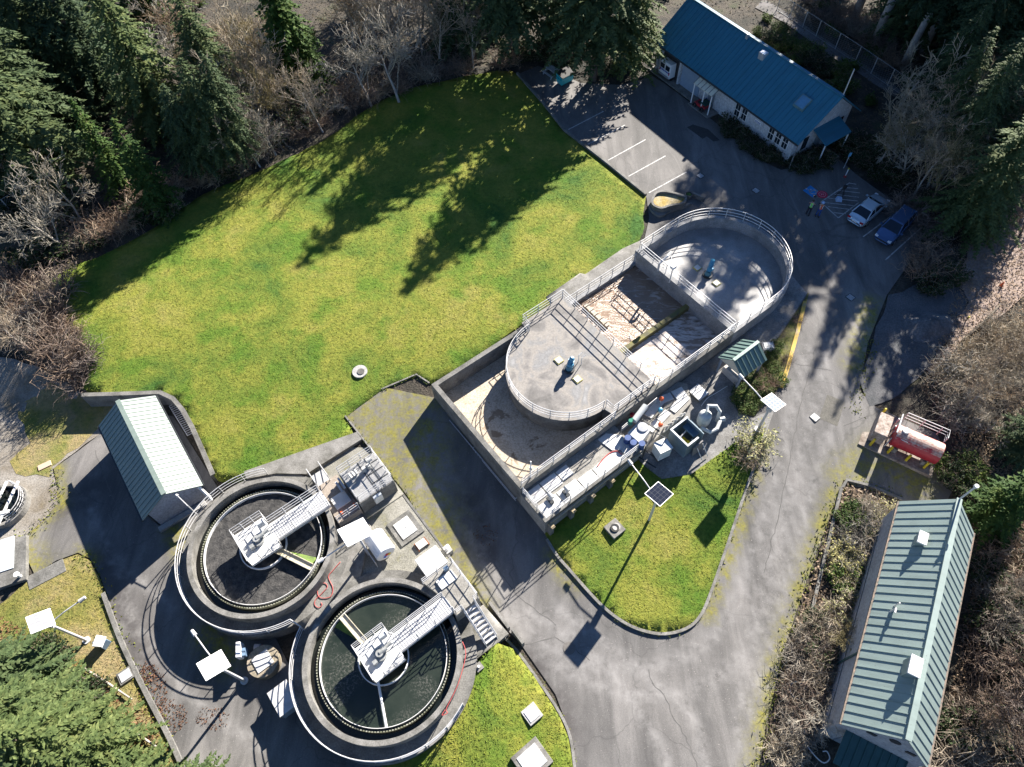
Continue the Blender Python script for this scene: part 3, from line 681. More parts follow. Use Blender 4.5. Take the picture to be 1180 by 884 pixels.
for s in (-.42,.42): q = c+EA*s; MB().box((q.x,q.y,YZ+.085), (.1,.68,.17), RZ).build('timber', mat('rusty_timber', (.28,.11,.05), (.16,.07,.04), 4, .9), t)
t = thing('equipment_box', 'big white fibreglass box beside the access platform rails in the gravel yard', 'box', CL(C2,6.1,-3.5,YZ))
c = CL(C2,6.1,-3.4,YZ); MB().box((c.x,c.y,YZ+.5), (1.7,1.5,1.0), RZ).build('body', WHITE, t, bevel=.03)
MB().box((c.x,c.y,YZ+1.04), (1.78,1.58,.08), RZ).build('lid', FRP, t, bevel=.03)
t = thing('pump', 'small white valve pump standing on the alley edge beside the big white box', 'pump', CL(C2,7.62,-3.75,.6))
c = CL(C2,7.62,-3.75,.9); MB().box((c.x,c.y,.75), (.5,.6,.7), RZ).build('base', CONCW, t); MB().cyl((c.x,c.y,1.1), .13, .4, 12).cyl((c.x,c.y,1.35), .2, .06, 14).build('valve', WHITE, t)
# chemical tank lying on saddles
c = CL(C2,3.9,-6.7,YZ); t = thing('storage_tank', 'white horizontal storage tank with a hazard diamond on its end, in the gravel yard', 'tank', c)
ax = EB
tm = MB()
prof = []
def capsule(m, c, ax, L_, r, n=26):
    sx = ax.cross(Vector((0,0,1))).normalized(); rows = []
    ks = [(-L_/2-.14, .0), (-L_/2-.12, r*.55), (-L_/2-.05, r*.9), (-L_/2, r), (L_/2, r), (L_/2+.05, r*.9), (L_/2+.12, r*.55), (L_/2+.14, 0)]
    k0 = len(m.v)
    for d, rr in ks:
        for j in range(n):
            a = 2*PI*j/n; m.v.append(tuple(c+ax*d+sx*(rr*math.cos(a))+Vector((0,0,rr*math.sin(a)))))
    for i in range(len(ks)-1):
        for j in range(n):
            j2 = (j+1) % n; m.f.append((k0+i*n+j, k0+i*n+j2, k0+(i+1)*n+j2, k0+(i+1)*n+j)); m.m.append(m.mi)
    return m
ct = c+Vector((0,0,1.0))
capsule(tm, ct, ax, 1.7, .75).build('body', WHITE, t, smooth=False)
for s in (-.5,.5): MB().box(tuple(c+ax*s+Vector((0,0,.18))), (1.2,.2,.36), RZ).build('saddle', CONCW, t)
bm_ = MB()
for s in (-.55,.55): bm_.lathe((0,0,0), [(.76,-.03),(.77,-.03),(.77,.03),(.76,.03)], 24)
dm = MB(); dm.v = []
ctr_ = ct+ax*(.85+.152)+Vector((0,0,.0)); sx = EA; up = Vector((0,0,1)); s_ = .17
DIAM = [mat('hazard_blue', (.02,.1,.6)), mat('hazard_red', (.7,.03,.03)), mat('hazard_yellow', (.75,.6,.02)), mat('hazard_white', (.8,.8,.8))]
for i, (ox, oz) in enumerate(((-1,0),(0,1),(1,0),(0,-1))):
    dm.mi = i; q = ctr_+sx*(ox*s_)+up*(oz*s_); z = s_*.97
    dm.hexa([q-sx*z, q-up*z, q+sx*z, q+up*z], [p+ax*.01 for p in (q-sx*z, q-up*z, q+sx*z, q+up*z)])
dm.build('hazard_diamond', DIAM, t)
rm = MB()
railmb(rm, [c+ax*-.9-EA*.95, c+ax*.9-EA*.95], h=1.0, sp=.9).build('guard_rail', STEEL, t)
# red hoses
HOSE = mat('red_hose', (.5,.09,.08), (.4,.06,.06), 3, .5)
def hose(label, px, z, r=.024, m=None):
    w = [at(u, v, z) for u, v in smooth(px, 6)]
    return tag(MB().tube(w, r, 6).build('hose', m or HOSE, smooth=True), label, 'hose')
k = lambda x, y: (330+x/4.017, 650+y/4.017)
hose('red hose lying in loops on the walkway between the two clarifiers', [k(*q) for q in ((250,-10),(215,30),(195,60),(215,110),(205,150),(165,158),(145,140),(150,105),(175,88),(190,105),(165,135),(135,165),(132,190),(150,202),(165,190),(160,178))], 1.35)
hose('red hose running along the rim of the open water clarifier to a loop', [k(*q) for q in ((815,360),(830,420),(800,540),(770,610),(740,670),(745,690),(720,700),(735,675))], 2.45)
hose('pink hose coiled over the wall beside the small concrete block on the lower lawn', [k(*q) for q in ((820,365),(835,395),(825,430),(838,478),(860,492),(880,490))], 1.1)
t = thing('valve_block', 'small square concrete valve block at the edge of the lower lawn by the clarifier', 'block', at(552,769,1.05)); c = at(552,769,1.05)
MB().box((c.x,c.y,1.1), (.5,.5,.3), RZ).build('base', CONC, t); MB().cyl((c.x,c.y,1.25), .09, .14, 10).build('pipe_cap', WHITE, t)
# low brick round hatch and box west of the clarifiers
c = at(303,762,.75); t = thing('round_manhole', 'round concrete manhole with a steel hatch on top, between the two clarifiers', 'manhole', (c.x,c.y,0))
MB().cyl((c.x,c.y,0), 1.05, .8, 36).build('ring', mat('mossy_concrete', (.34,.29,.22), (.24,.21,.15), 1.3, .9, fine=9), t)
MB().box((c.x,c.y,.83), (1.15,1.1,.08), RZ).build('hatch', STEEL, t)
c = at(280,752,.6); t = thing('control_cabinet', 'narrow white control cabinet on a post beside the round manhole', 'cabinet', (c.x,c.y,0))
MB().tube([(c.x-.2,c.y,0),(c.x-.2,c.y,.9)], .05).tube([(c.x+.2,c.y,0),(c.x+.2,c.y,.9)], .05).build('post', STEEL, t)
MB().box((c.x,c.y,1.2), (.3,1.0,.8), .2).build('body', WHITE, t, bevel=.02); MB().box((c.x+.3,c.y-.1,1.1), (.25,.5,.5), .2).build('meter_box', mat('panel_blue_grey', (.16,.25,.36)), t)
c = at(329,806,.6); t = thing('equipment_cabinet', 'grey metal cabinet standing against the open water clarifier walkway', 'cabinet', (c.x,c.y,0))
MB().box((c.x,c.y,.55), (1.3,1.7,1.1), RZ).build('body', mat('box_steel', (.55,.6,.66), (.45,.48,.5), 3, .4, .4), t, bevel=.03); MB().box((c.x,c.y,1.13), (1.4,1.8,.06), RZ).build('lid', STEEL, t)
c = at(297,746,.3); t = thing('hose_reel', 'small red and white hose reel in the shade behind the round manhole', 'hose reel', (c.x,c.y,0))
MB().tube([(c.x-.2,c.y,.35),(c.x+.2,c.y,.35)], .22, 12).build('drum', mat('hose_white', (.6,.55,.55)), t); MB().box((c.x,c.y,.1), (.5,.4,.2)).build('frame', RED, t)

# ------------------------------------------------------------------ the long treatment tank
t = TK = thing('treatment_tank', 'long concrete treatment tank with a squared west end and a rounded east end', 'tank', L(13,5.5,0))
def lp(ab, z): return [L(a, b, z) for a, b in ab]
def wall(mb, a0, b0, a1, b1, z0, z1): mb.prism([L(a0,b0,0), L(a1,b0,0), L(a1,b1,0), L(a0,b1,0)], z0, z1)
WT = 3.5
w = MB()
wall(w, 0,0,.38,11.35, -.3,WT); wall(w, .383,0,13.5,.38, -.3,WT); wall(w, .383,10.95,22.2,11.35, -.3,WT)
w.build('outer_wall', CONCD, t)
RC0 = L(27,5.5,0); RR = 5.85
w = MB(); wall(w, 22.2,-.35,22.6,11.35, -.3,WT)
wall(w, 22.603,-.35,27,.0, 0,WT); wall(w, 22.603,10.997,27,11.35, 0,WT); wall(w, 13.5,-.35,22.197,.0, -.3,2.15)
w.ring(RC0, RR-.35, RR, 0, WT, 56, RZ-PI/2, RZ+PI/2).build('round_end_wall', mat('grey_tank_wall', (.33,.335,.34), (.2,.205,.21), 1.0, .85, bmp=.2, fine=10), t)
# west digester: D shaped concrete cover
DC = (9.1, 5.45); DR = 4.6
dcurve = [(DC[0]+DR*math.cos(x), DC[1]+DR*math.sin(x)) for x in np.linspace(PI*.5-.05, PI*1.5, 40)]
def dshape(off=0):
    r = DR+off
    c_ = [(DC[0]+r*math.cos(x), DC[1]+r*math.sin(x)) for x in np.linspace(PI*.5+.0, PI*1.5, 44)]
    return [(9.3, 10.9)]+c_+[(9.3,-.3),(13.75,-.3),(13.75,10.9)]
m = MB(); m.prism([L(a,b,0) for a,b in dshape()], -.3, 3.48); m.build('digester_wall', CONCD, t)
def stained():
    m, nt, b = nodes('stained_deck_concrete'); p = pos(nt)
    n = noise(nt, p, .38, 5, .55, 1.2); c = ramp(nt, n, [(.32,(.12,.115,.11)),(.45,(.2,.19,.18)),(.53,(.27,.25,.225)),(.62,(.2,.2,.2)),(.75,(.3,.3,.3))])
    f = noise(nt, p, 8, 4, .7); c = mixc(nt, 1.0, c, ramp(nt, f, [(.3,(.75,)*3),(.7,(1.15,)*3)]), 'MULTIPLY')
    nt.links.new(c, b.inputs['Base Color']); b.inputs['Roughness'].default_value = .8; bump(nt, b, f, .15, .02); return m
DECK = stained()
o = MB().prism([L(a,b,0) for a,b in dshape(.1)], 3.483, 3.56).build('digester_deck', DECK, t)
# east digester deck, sunk below the wall top
dr = [(22.6,0)]+[(27+(RR-.36)*math.cos(x), 5.5+(RR-.36)*math.sin(x)) for x in np.linspace(-PI/2, PI/2, 40)]+[(22.6,11)]
def sunk():
    m, nt, b = nodes('pale_deck_concrete'); p = pos(nt)
    n = noise(nt, p, .6, 5, .6); c = ramp(nt, n, [(.3,(.19,.188,.185)),(.5,(.27,.266,.262)),(.7,(.34,.336,.33))])
    f = noise(nt, p, 9, 4, .7); c = mixc(nt, 1.0, c, ramp(nt, f, [(.3,(.8,)*3),(.7,(1.1,)*3)]), 'MULTIPLY')
    nt.links.new(c, b.inputs['Base Color']); b.inputs['Roughness'].default_value = .42; return m
MB().prism([L(a,b,0) for a,b in dr], 1.8, 2.3).build('sunken_deck', sunk(), t)
# liquids
FOAM = mat('beige_scum_beads', (.5,.43,.35), (.3,.25,.2), 3.2, .8, bmp=1.0, bscale=8, lo=.4, hi=.55, fine=6)
def beads():
    m, nt, b = nodes('floating_scum'); p = pos(nt)
    vo = nt.nodes.new('ShaderNodeTexVoronoi'); vo.inputs['Scale'].default_value = 7.5; vo.inputs['Randomness'].default_value = 1; nt.links.new(p, vo.inputs['Vector'])
    f = noise(nt, p, 9, 6, .8); c = ramp(nt, f, [(.3,(.34,.28,.21)),(.5,(.5,.43,.335)),(.68,(.62,.55,.45))])
    c = mixc(nt, ramp(nt, vo.outputs['Distance'], [(.5,(0,0,0)),(.8,(.5,.5,.5))]), c, (.27,.215,.16))
    big = noise(nt, p, .8, 4, .6); c = mixc(nt, 1.0, c, ramp(nt, big, [(.3,(.8,.78,.75)),(.7,(1.1,1.1,1.1))]), 'MULTIPLY')
    n = noise(nt, p, .33, 5, .65, .8); cov = ramp(nt, n, [(.38,(0,0,0)),(.41,(1,1,1))])
    c = mixc(nt, cov, ramp(nt, noise(nt, p, 1.5, 4), [(.3,(.19,.14,.09)),(.7,(.25,.19,.13))]), c)
    n2 = noise(nt, p, .45, 6, .7, 2.0); c = mixc(nt, ramp(nt, n2, [(.68,(0,0,0)),(.7,(1,1,1))]), c, (.07,.058,.045))
    nt.links.new(c, b.inputs['Base Color']); b.inputs['Roughness'].default_value = .6
    bump(nt, b, f, .5, .06); return m
def streaky(name, base, foam, lo, hi, ang):
    m, nt, b = nodes(name); p = pos(nt)
    mp = nt.nodes.new('ShaderNodeMapping'); mp.inputs['Rotation'].default_value[2] = ang; mp.inputs['Scale'].default_value = (.45,1.5,1); nt.links.new(p, mp.inputs['Vector'])
    n = noise(nt, mp.outputs[0], 1.1, 9, .72, 1.6); f = ramp(nt, n, [(lo,(0,0,0)),(hi,(1,1,1))])
    c = mixc(nt, f, ramp(nt, noise(nt, p, .7, 4), [(.3,tuple(x*.8 for x in base)),(.7,tuple(x*1.15 for x in base))]), foam)
    nt.links.new(c, b.inputs['Base Color']); nt.links.new(math_(nt, 'ADD', math_(nt, 'MULTIPLY', f, .5), .22), b.inputs['Roughness']); bump(nt, b, n, .5, .12); return m
LZ = 1.75
MB().prism([L(.38,.38,0), L(9.3,.38,0), L(9.3,10.95,0), L(.38,10.95,0)], .4, LZ).build('scum_surface', beads(), t, label='beige floating scum')
BROWN = streaky('churning_brown_liquid', (.24,.17,.12), (.62,.56,.5), .52, .68, .9)
BROWN2 = streaky('foaming_brown_liquid', (.26,.2,.155), (.68,.62,.58), .43, .58, .3)
MB().prism([L(13.75,0,0), L(22.2,0,0), L(22.2,6.2,0), L(13.75,6.2,0)], -.2, 1.75).build('aeration_surface', BROWN, t, label='churning brown liquid')
MB().prism([L(13.75,6.6,0), L(22.2,6.6,0), L(22.2,10.95,0), L(13.75,10.95,0)], -.2, 1.75).build('aeration_surface', BROWN2, t, label='brown liquid under white foam')
w = MB(); wall(w, 13.75,6.2,22.2,6.6, -.2,2.3); w.build('divider_wall', mat('algae_stained_wall', (.2,.185,.05), (.09,.085,.05), 1.2, .85, bmp=.3, c3=(.05,.05,.03)), t)
bf = MB(); bf.prism([L(15.4,.6,0), L(15.75,.6,0), L(15.75,3.6,0), L(15.4,3.6,0)], .3, 2.0)
for i in range(5): bf.prism([L(15.3,.8+.6*i,0), L(15.85,.8+.6*i,0), L(15.85,.9+.6*i,0), L(15.3,.9+.6*i,0)], 2.0, 2.08)
bf.build('weir_box', mat('pale_weir', (.5,.45,.38), (.36,.31,.25), 3, .8), t)
# south service deck with its white covers, kerb rail and buttresses
SD = 2.55
w = MB(); wall(w, 0,11.353,9.2,14.2, -.3,SD); w.build('service_deck', mat('deck_concrete', (.33,.32,.29), (.22,.21,.19), 1.3, .85, fine=12), t)
w = MB(); wall(w, -.02,14.0,9.2,14.22, SD+.002,SD+.25); wall(w, -.02,11.4,.2,13.998, SD+.002,SD+.25); w.build('deck_kerb', CONCD, t)
def cov(pts, z0, z1): return MB().prism([L(a,b,0) for a,b in pts], z0, z1)
for pts in ([(.3,12.9),(2.0,12.9),(2.0,13.95),(.3,13.95)], [(2.1,12.9),(3.9,12.9),(3.9,13.95),(2.1,13.95)], [(.3,11.55),(1.5,11.55),(1.5,12.6),(.3,12.6)], [(1.6,11.55),(3.0,11.55),(3.0,12.6),(1.6,12.6)], [(3.1,11.6),(4.1,11.6),(4.1,12.5),(3.1,12.5)],
            [(4.0,13.05),(5.3,13.05),(5.3,13.95),(4.0,13.95)], [(5.4,13.1),(6.6,12.95),(7.5,12.95),(8.0,13.3),(8.0,13.95),(5.4,13.95)], [(7.35,11.5),(8.2,11.5),(9.0,12.3),(9.0,13.9),(8.1,13.9),(8.1,13.2),(7.6,12.85)]):
    cov(pts, SD+.003, SD+.09).build('cover_panel', FRP, t)
bt = MB()
for a in (.35, 2.3, 4.2, 6.1):
    b_ = MB().prism([L(a-.17,14.223,0), L(a+.17,14.223,0), L(a+.17,14.6,0), L(a-.17,14.6,0)], -.3, 2.1)
    o = b_.build('buttress', CONCD, t)
    MB().prism([L(a-.15,14.24,0), L(a+.15,14.24,0), L(a+.15,14.75,0), L(a-.15,14.75,0)], 2.103, 2.3).build('bracket', mat('tan_bracket', (.4,.31,.16), (.3,.25,.18), 5, .8), o)
w = MB(); wall(w, .35,14.27,9.2,14.4, 2.35,2.5); w.build('cable_duct', mat('tan_duct', (.36,.32,.26), (.27,.24,.2), 3, .7), t)
ct_ = MB()
for s in (0,.32): ct_.beam(L(-.2,.6,1.0+s), L(-.2,11.0,1.0+s-.9*0), .05, .05)
for i in range(36): ct_.beam(L(-.2,.7+.29*i,1.0), L(-.2,.7+.29*i,1.32), .04, .04, Vector((1,0,0)))
for b_ in (.62,5.5,10.9): ct_.beam(L(-.02,b_,1.16), L(-.2,b_,1.16), .06, .06)
CT = tag(ct_.build('cable_ladder', STEEL), 'long steel cable ladder fixed along the west wall of the treatment tank', 'cable ladder')
# channels at lower level east of the deck
CH = 2.0
t2 = thing('inlet_channel', 'concrete inlet channel with white covers along the south wall of the treatment tank', 'channel', L(12.5,12.8,0))
MB().prism([L(9.203,11.36,0), L(16.2,11.36,0), L(16.6,12.0,0), L(15.6,13.4,0), L(12.6,13.9,0), L(9.203,14.1,0)], .3, CH).build('base', mat('deck_concrete', (.33,.32,.29), (.22,.21,.19), 1.3, .85, fine=12), t2)
for pts in ([(11.9,11.9),(14.0,11.45),(14.9,11.7),(14.7,12.3),(13.9,12.1),(12.1,12.5)], [(15.0,11.7),(16.0,11.9),(15.7,13.1),(13.9,13.3),(13.8,12.75),(14.9,12.5)], [(11.2,12.9),(12.3,12.75),(12.4,13.3),(11.3,13.45)], [(12.4,12.75),(13.5,12.6),(13.6,13.15),(12.5,13.3)]):
    cov(pts, CH+.003, CH+.1).build('cover_panel', FRP, t2)
MB().prism([L(12.2,12.45,0), L(13.8,12.2,0), L(13.9,12.6,0), L(12.25,12.72,0)], CH+.003, CH+.03).build('grit_slot', CONC, t2)
c = L(16.9,13.0,0); z = G(c.x,c.y); t3 = thing('cover_slab', 'single white square cover on the tiled path west of the little green kiosk', 'cover', (c.x,c.y,z))
MB().box((c.x,c.y,z+.12), (1.15,1.25,.2), RZ).build('plinth', CONC, t3); MB().box((c.x,c.y,z+.25), (1.1,1.2,.06), RZ).build('lid', FRP, t3)
# railings on the tank
dc = [L(a,b,3.565) for a,b in dshape(0)[1:45]]
rail('guard rail following the curved west side of the round concrete digester cover', dc, 1.5)
rail('guard rail along the straight east edge of the round digester cover above the brown liquid', [L(13.65,-.2,3.565), L(13.65,10.8,3.565)], 1.5)
rail('guard rail along the lawn side of the round digester cover', [L(9.3,.75,3.565), L(9.35,-.22,3.565), L(13.65,-.22,3.565)], 1.4)
rail('guard rail with a notch at the south side of the round digester cover', [L(9.3,10.1,3.565), L(9.35,10.82,3.565), L(13.65,10.82,3.565)], 1.4)
rail('guard rail along the inner edge of the white covered service deck', [L(.2,11.2,3.5), L(9.2,11.2,3.5)], 1.5)
rail('guard rail along the outer edge of the white covered service deck', [L(.1,11.5,SD+.26), L(.1,14.1,SD+.26), L(8.9,14.1,SD+.26)], 1.6)
rail('guard rail between the foaming brown liquid and the tiled path', [L(13.8,11.15,3.5), L(22.3,11.15,3.5)], 1.5)
rail('guard rail along the wall between the brown liquid and the sunken round deck', [L(22.4,.1,3.5), L(22.4,11.0,3.5)], 1.5)
rail('guard rail along the concrete path between the lawn and the brown liquid', [L(13.9,-.18,2.16), L(22.2,-.18,2.16)], 1.5)
ce = [L(22.5,-.18,3.5)]+[L(27+(RR-.17)*math.cos(x), 5.5+(RR-.17)*math.sin(x), 3.5) for x in np.linspace(-PI/2, PI/2, 30)]+[L(22.5,11.18,3.5)]
rail('long guard rail curving round the rounded east end of the treatment tank', ce, 1.6)
rail('low guard rail along the inlet channel beside the blue shaded strip', [L(9.3,12.0,CH), L(13.2,11.75,CH)], 1.3)
# mixers on the decks
def mixer(c, label, lean):
    t = thing('deck_mixer', label, 'mixer', c, group='blue mixers on the digester decks'); z = c.z
    MB().cyl(tuple(c), .45, .16, 20).build('base_plate', DARK, t)
    MB().cyl((c.x,c.y,z+.16), .3, .35, 18, .22).build('gearbox', mat('blue_gearbox', (.06,.2,.28), None, 4, .5), t)
    q = c+Vector((0,0,.5)); e = q+lean*.9+Vector((0,0,.75))
    m = MB().tube([q, e], [.22,.2], 14).tube([e, e+(e-q).normalized()*.12], [.2,.12], 14)
    for f in (.25,.4,.55,.7): m.tube([q+(e-q)*f, q+(e-q)*(f+.05)], .245, 14)
    m.build('motor', BLUEM, t); MB().box(tuple(q+lean*.3+EB*.25+Vector((0,0,.3))), (.2,.2,.25), RZ).build('terminal_box', BLUEM, t)
    for s in (-1,1):
        h_ = c+EA*(-.1)+EB*(s*1.15)
        o = MB().box((h_.x,h_.y,z+.04), (.6,.6,.08), RZ).build('access_hatch', mat('hatch_frame_yellow', (.5,.45,.12), (.35,.32,.12), 5, .7), t)
        MB().box((h_.x,h_.y,z+.095), (.48,.48,.03), RZ).build('lid', FRP, o)
mixer(L(9.35,5.7,3.56), 'small pale blue mixer drive standing on the stained round digester cover', EA*.3+EB*-.05)
mixer(L(26.0,5.1,2.3), 'bright blue mixer drive standing on the sunken deck at the rounded end', (EA*.9-EB*.45).normalized()*.75)
hl = MB()
for s in (0,.35): hl.tube([L(10.4,5.6+s,3.56), L(10.4,5.6+s,4.5), L(10.75,5.6+s,4.55)], .03, 6)
tag(hl.build('ladder_rail', STEEL), 'pair of hooped ladder handles next to the pale blue mixer', 'ladder')
# lamp post on the tank, small fittings
c = L(1.15,11.1,3.5); t = thing('antenna_post', 'thin white sensor post at the west end of the service deck rail', 'post', c)
MB().tube([c, c+Vector((0,0,2.6))], .05, 8).build('pole', WHITE, t); MB().box(tuple(c+Vector((0,0,1.5))), (.2,.15,.3)).build('sensor_box', STEEL, t)
for (a,b), lab in (((1.35,13.1),'grey motor valve standing on the service deck covers nearest its west end'), ((2.6,13.4),'grey motor valve standing on the service deck covers near the outer rail')):
    c = L(a,b,SD+.09); t = thing('motor_valve', lab, 'valve', c, group='motor valves on the service deck')
    MB().box((c.x,c.y,c.z+.1), (.3,.6,.2), RZ).build('base', DARK, t); MB().tube([c+Vector((0,0,.2)), c+Vector((0,0,.9))], .08, 10).build('stem', STEEL, t)
    MB().tube([c+EB*-.2+Vector((0,0,.95)), c+EB*.25+Vector((0,0,.95))], .16, 12).build('actuator', mat('grey_actuator', (.45,.45,.44), None, 4, .5), t)
c = L(21.9,4.2,3.5); t = thing('floodlight', 'white floodlight and camera on the wall rail beside the brown liquid', 'floodlight', c)
MB().tube([c, c+Vector((0,0,1.9))], .05, 8).tube([c+Vector((0,0,1.8)), c+EA*.9-EB*1.2+Vector((0,0,1.9))], .03, 6).build('pole', STEEL, t)
MB().box(tuple(c+Vector((0,0,2.0))), (.4,.35,.3), RZ).build('lamp_head', WHITE, t)
c = L(22.1,2.6,3.5); t = thing('gas_vent', 'grey curved vent pipe crossing the wall walkway beside the sunken deck', 'pipe', c)
MB().tube([c, c+Vector((0,0,.9)), c+EA*.9+Vector((0,0,1.2)), c+EA*1.5+EB*-.2+Vector((0,0,1.1))], .1, 10).build('pipe', STEEL, t)
# machinery pad: screening unit, skid, container, pressure vessel
def z_(a,b): p = L(a,b,0); return G(p.x,p.y)+.05
z = z_(12.9,15.2)
t = thing('open_skip', 'open topped blue grey steel container with a yellow pump inside, on the concrete pad', 'container', L(12.9,15.2,z))
ST = mat('blue_grey_steel', (.2,.26,.3), (.14,.19,.22), 1.6, .5, .2)
a0,a1,b0,b1 = 12.0,13.75,14.45,16.25; zt = z+1.95
w = MB(); wall(w, a0,b0,a0+.07,b1,z,zt); wall(w, a1-.07,b0,a1,b1,z,zt-.0); wall(w, a0+.072,b0,a1-.072,b0+.07,z,zt); wall(w, a0+.072,b1-.07,a0+1.1,b1,z,zt); wall(w, a0+.072,b0+.072,a1-.072,b1-.072,z+.02,z+.1)
w.build('body', ST, t)
w = MB(); wall(w, a0-.04,b0-.04,a0+.1,b1+.04,zt+.002,zt+.06); wall(w, a0+.102,b0-.04,a1+.04,b0+.1,zt+.002,zt+.06); wall(w, a0+.102,b1-.1,a0+1.15,b1+.04,zt+.002,zt+.06); w.build('rim', mat('pale_rim', (.55,.58,.6), None, 3, .5), t)
MB().box(tuple(L(12.75,15.5,z+.5)), (.5,.7,.5), RZ).tube([L(12.5,15.75,z+.85), L(12.95,15.75,z+.85)], .14, 10).build('yellow_pump', YELLOW, t)
lm = MB().prism([L(13.1,14.7,0), L(14.0,14.7,0), L(14.0,15.9,0), L(13.1,15.9,0)], zt-.45, zt-.38)
for i in range(7): lm.beam(L(13.15+.13*i,14.75,zt-.36), L(13.15+.13*i,15.85,zt-.36), .04, .05)
lm.build('louvre_lid', mat('blue_louvre', (.12,.2,.26), (.09,.15,.2), 4, .5), t)
pm = MB().tube([L(12.4,15.2,z+.1), L(12.4,15.2,z+1.3), L(13.2,15.1,z+1.5)], .05, 8).tube([L(13.0,15.9,z+.1), L(13.0,15.9,z+1.4)], .05, 8); pm.build('pipework', STEEL, t)
t = thing('cabinet_door', 'dark grey panel board leaning at the south side of the blue grey container', 'panel', L(13.3,16.9,z))
MB().hexa([L(12.7,16.5,z+.0), L(13.7,16.5,z), L(13.7,16.6,z), L(12.7,16.6,z)], [L(12.7,16.35,z+1.1), L(13.7,16.35,z+1.1), L(13.7,16.45,z+1.1), L(12.7,16.45,z+1.1)]).build('sheet', mat('grey_panel', (.23,.22,.22), None, 2, .7), t)
fr = MB()
for a in (13.0,13.6): fr.tube([L(a,16.55,z+.9), L(a,17.3,z)], .04, 6)
fr.build('prop', STEEL, t)
PALEP = mat('pale_grey_paint', (.55,.57,.56), (.42,.44,.43), 3, .45)
z = z_(15.3,15.2)
t = thing('pressure_vessel', 'white upright pressure vessel with looping white pipes beside the blue grey container', 'tank', L(15.2,15.1,z))
c = L(15.2,15.1,z)
MB().lathe(tuple(c), [(0,.2),(.3,.22),(.48,.35),(.52,.55),(.52,1.25),(.48,1.5),(.3,1.66),(0,1.72)], 24).build('vessel', PALEP, t, smooth=True)
lg = MB()
for i in range(3): q = c+Vector((.4*math.cos(2.1*i), .4*math.sin(2.1*i), 0)); lg.tube([q, q+Vector((0,0,.45))], .04, 6)
lg.build('legs', STEEL, t)
pp = MB().tube([c+Vector((0,0,1.7)), c+Vector((0,0,2.0)), c+EA*.35-EB*.3+Vector((0,0,2.1)), c+EA*.9+EB*.1+Vector((0,0,2.0)), c+EA*1.0+EB*.5+Vector((0,0,1.6)), c+EA*.95+EB*.6+Vector((0,0,.3))], .14, 10)
pp.tube([c+EA*1.1+EB*.8+Vector((0,0,.7)), c+EA*.2+EB*1.2+Vector((0,0,.7)), c-EA*.4+EB*1.1+Vector((0,0,.7)), c-EA*.7+EB*.4+Vector((0,0,.8))], .15, 10).tube([c+EA*1.0+EB*.75+Vector((0,0,.7)), c+EA*1.35+EB*.95+Vector((0,0,.7))], .2, 10)
pp.build('pipes', PALEP, t)
z = z_(10,13.9)
t = thing('screening_unit', 'grey screening machine with blue guards and green motor at the service deck end', 'machine', L(9.9,13.2,z))
MB().prism([L(9.3,12.6,0), L(10.7,12.4,0), L(10.9,13.5,0), L(9.4,13.9,0)], CH+.01, CH+1.1).build('hopper', STEEL, t, bevel=.05)
MB().tube([L(10.2,12.3,CH+1.5), L(11.7,11.95,CH+1.7)], .24, 14).build('drum', PALEP, t)
MB().tube([L(9.9,12.2,CH+1.2), L(9.9,12.2,CH+1.75)], .16, 12).tube([L(9.7,12.2,CH+1.6), L(10.2,12.15,CH+1.6)], .11, 10).build('green_motor', mat('green_motor_paint', (.01,.2,.13), None, 4, .4), t)
cb = MB()
for a,b in ((8.95,13.0),(9.0,13.55),(9.45,14.0)): cb.cyl(tuple(L(a,b,SD)), .25, .75, 16)
cb.build('blue_guard', mat('blue_guard_paint', (.03,.08,.25), (.02,.05,.16), 3, .5), t)
sk = MB()
for a,b in ((9.6,14.3),(10.9,13.8),(11.3,14.7)): sk.tube([L(a,b,z), L(a,b,z+1.9)], .05, 6)
sk.tube([L(9.6,14.3,z+1.9), L(10.9,13.8,z+1.9), L(11.3,14.7,z+1.9)], .05, 6); sk.beam(L(11.2,12.3,z+1.5), L(11.5,13.9,z+1.5), .1, .1); sk.beam(L(9.4,14.1,z+.1), L(9.8,15.6,z+.1), .08, .08); sk.beam(L(9.9,13.9,z+.6), L(10.4,15.2,z+.1), .06, .06)
sk.build('frame', DARK, t)
MB().lathe(tuple(L(10.5,13.0,CH+1.11)), [(0,.12),(.4,.1),(.45,0)], 20).build('round_lid', mat('grey_lid', (.36,.38,.42), None, 4, .5), t)
t = thing('electrical_cabinet', 'white slope topped electrical cabinet on the pad between screening machine and container', 'cabinet', L(10.9,15.0,z))
c = L(10.85,14.95,0); MB().box((c.x,c.y,z+.85), (1.05,.95,1.3), RZ-.2).build('body', WHITE, t, bevel=.03)
MB().box((c.x,c.y,z+1.54), (1.12,1.02,.07), RZ-.2).build('lid', FRP, t); MB().box((c.x,c.y,z+.1), (1.0,.9,.2), RZ-.2).build('plinth', DARK, t)
for (a,b,zz,mm,lab,nm) in ((11.9,13.55,z+1.2,ORANGE,'round orange beacon on a post beside the blue grey container','beacon'), (13.7,11.85,CH+.1,ORANGE,'orange valve cap on the white channel covers','valve'), (12.9,12.55,CH+.1,BLUEM,'blue valve cap on the white channel covers','valve'), (10.9,11.55,CH+.1,RED,'red valve cap in the blue shaded strip beside the digester wall','valve')):
    c = L(a,b,zz); t = thing('valve' if nm == 'valve' else 'beacon', lab, nm, c)
    MB().tube([c-Vector((0,0,1.2 if nm == 'beacon' else 0)), c+Vector((0,0,.4))], .07, 8).build('stem', STEEL, t)
    MB().lathe(tuple(c+Vector((0,0,.4))), [(0,.3),(.13,.27),(.19,.14),(.19,0),(0,0)], 16).build('cap', mm, t)
pr = MB()
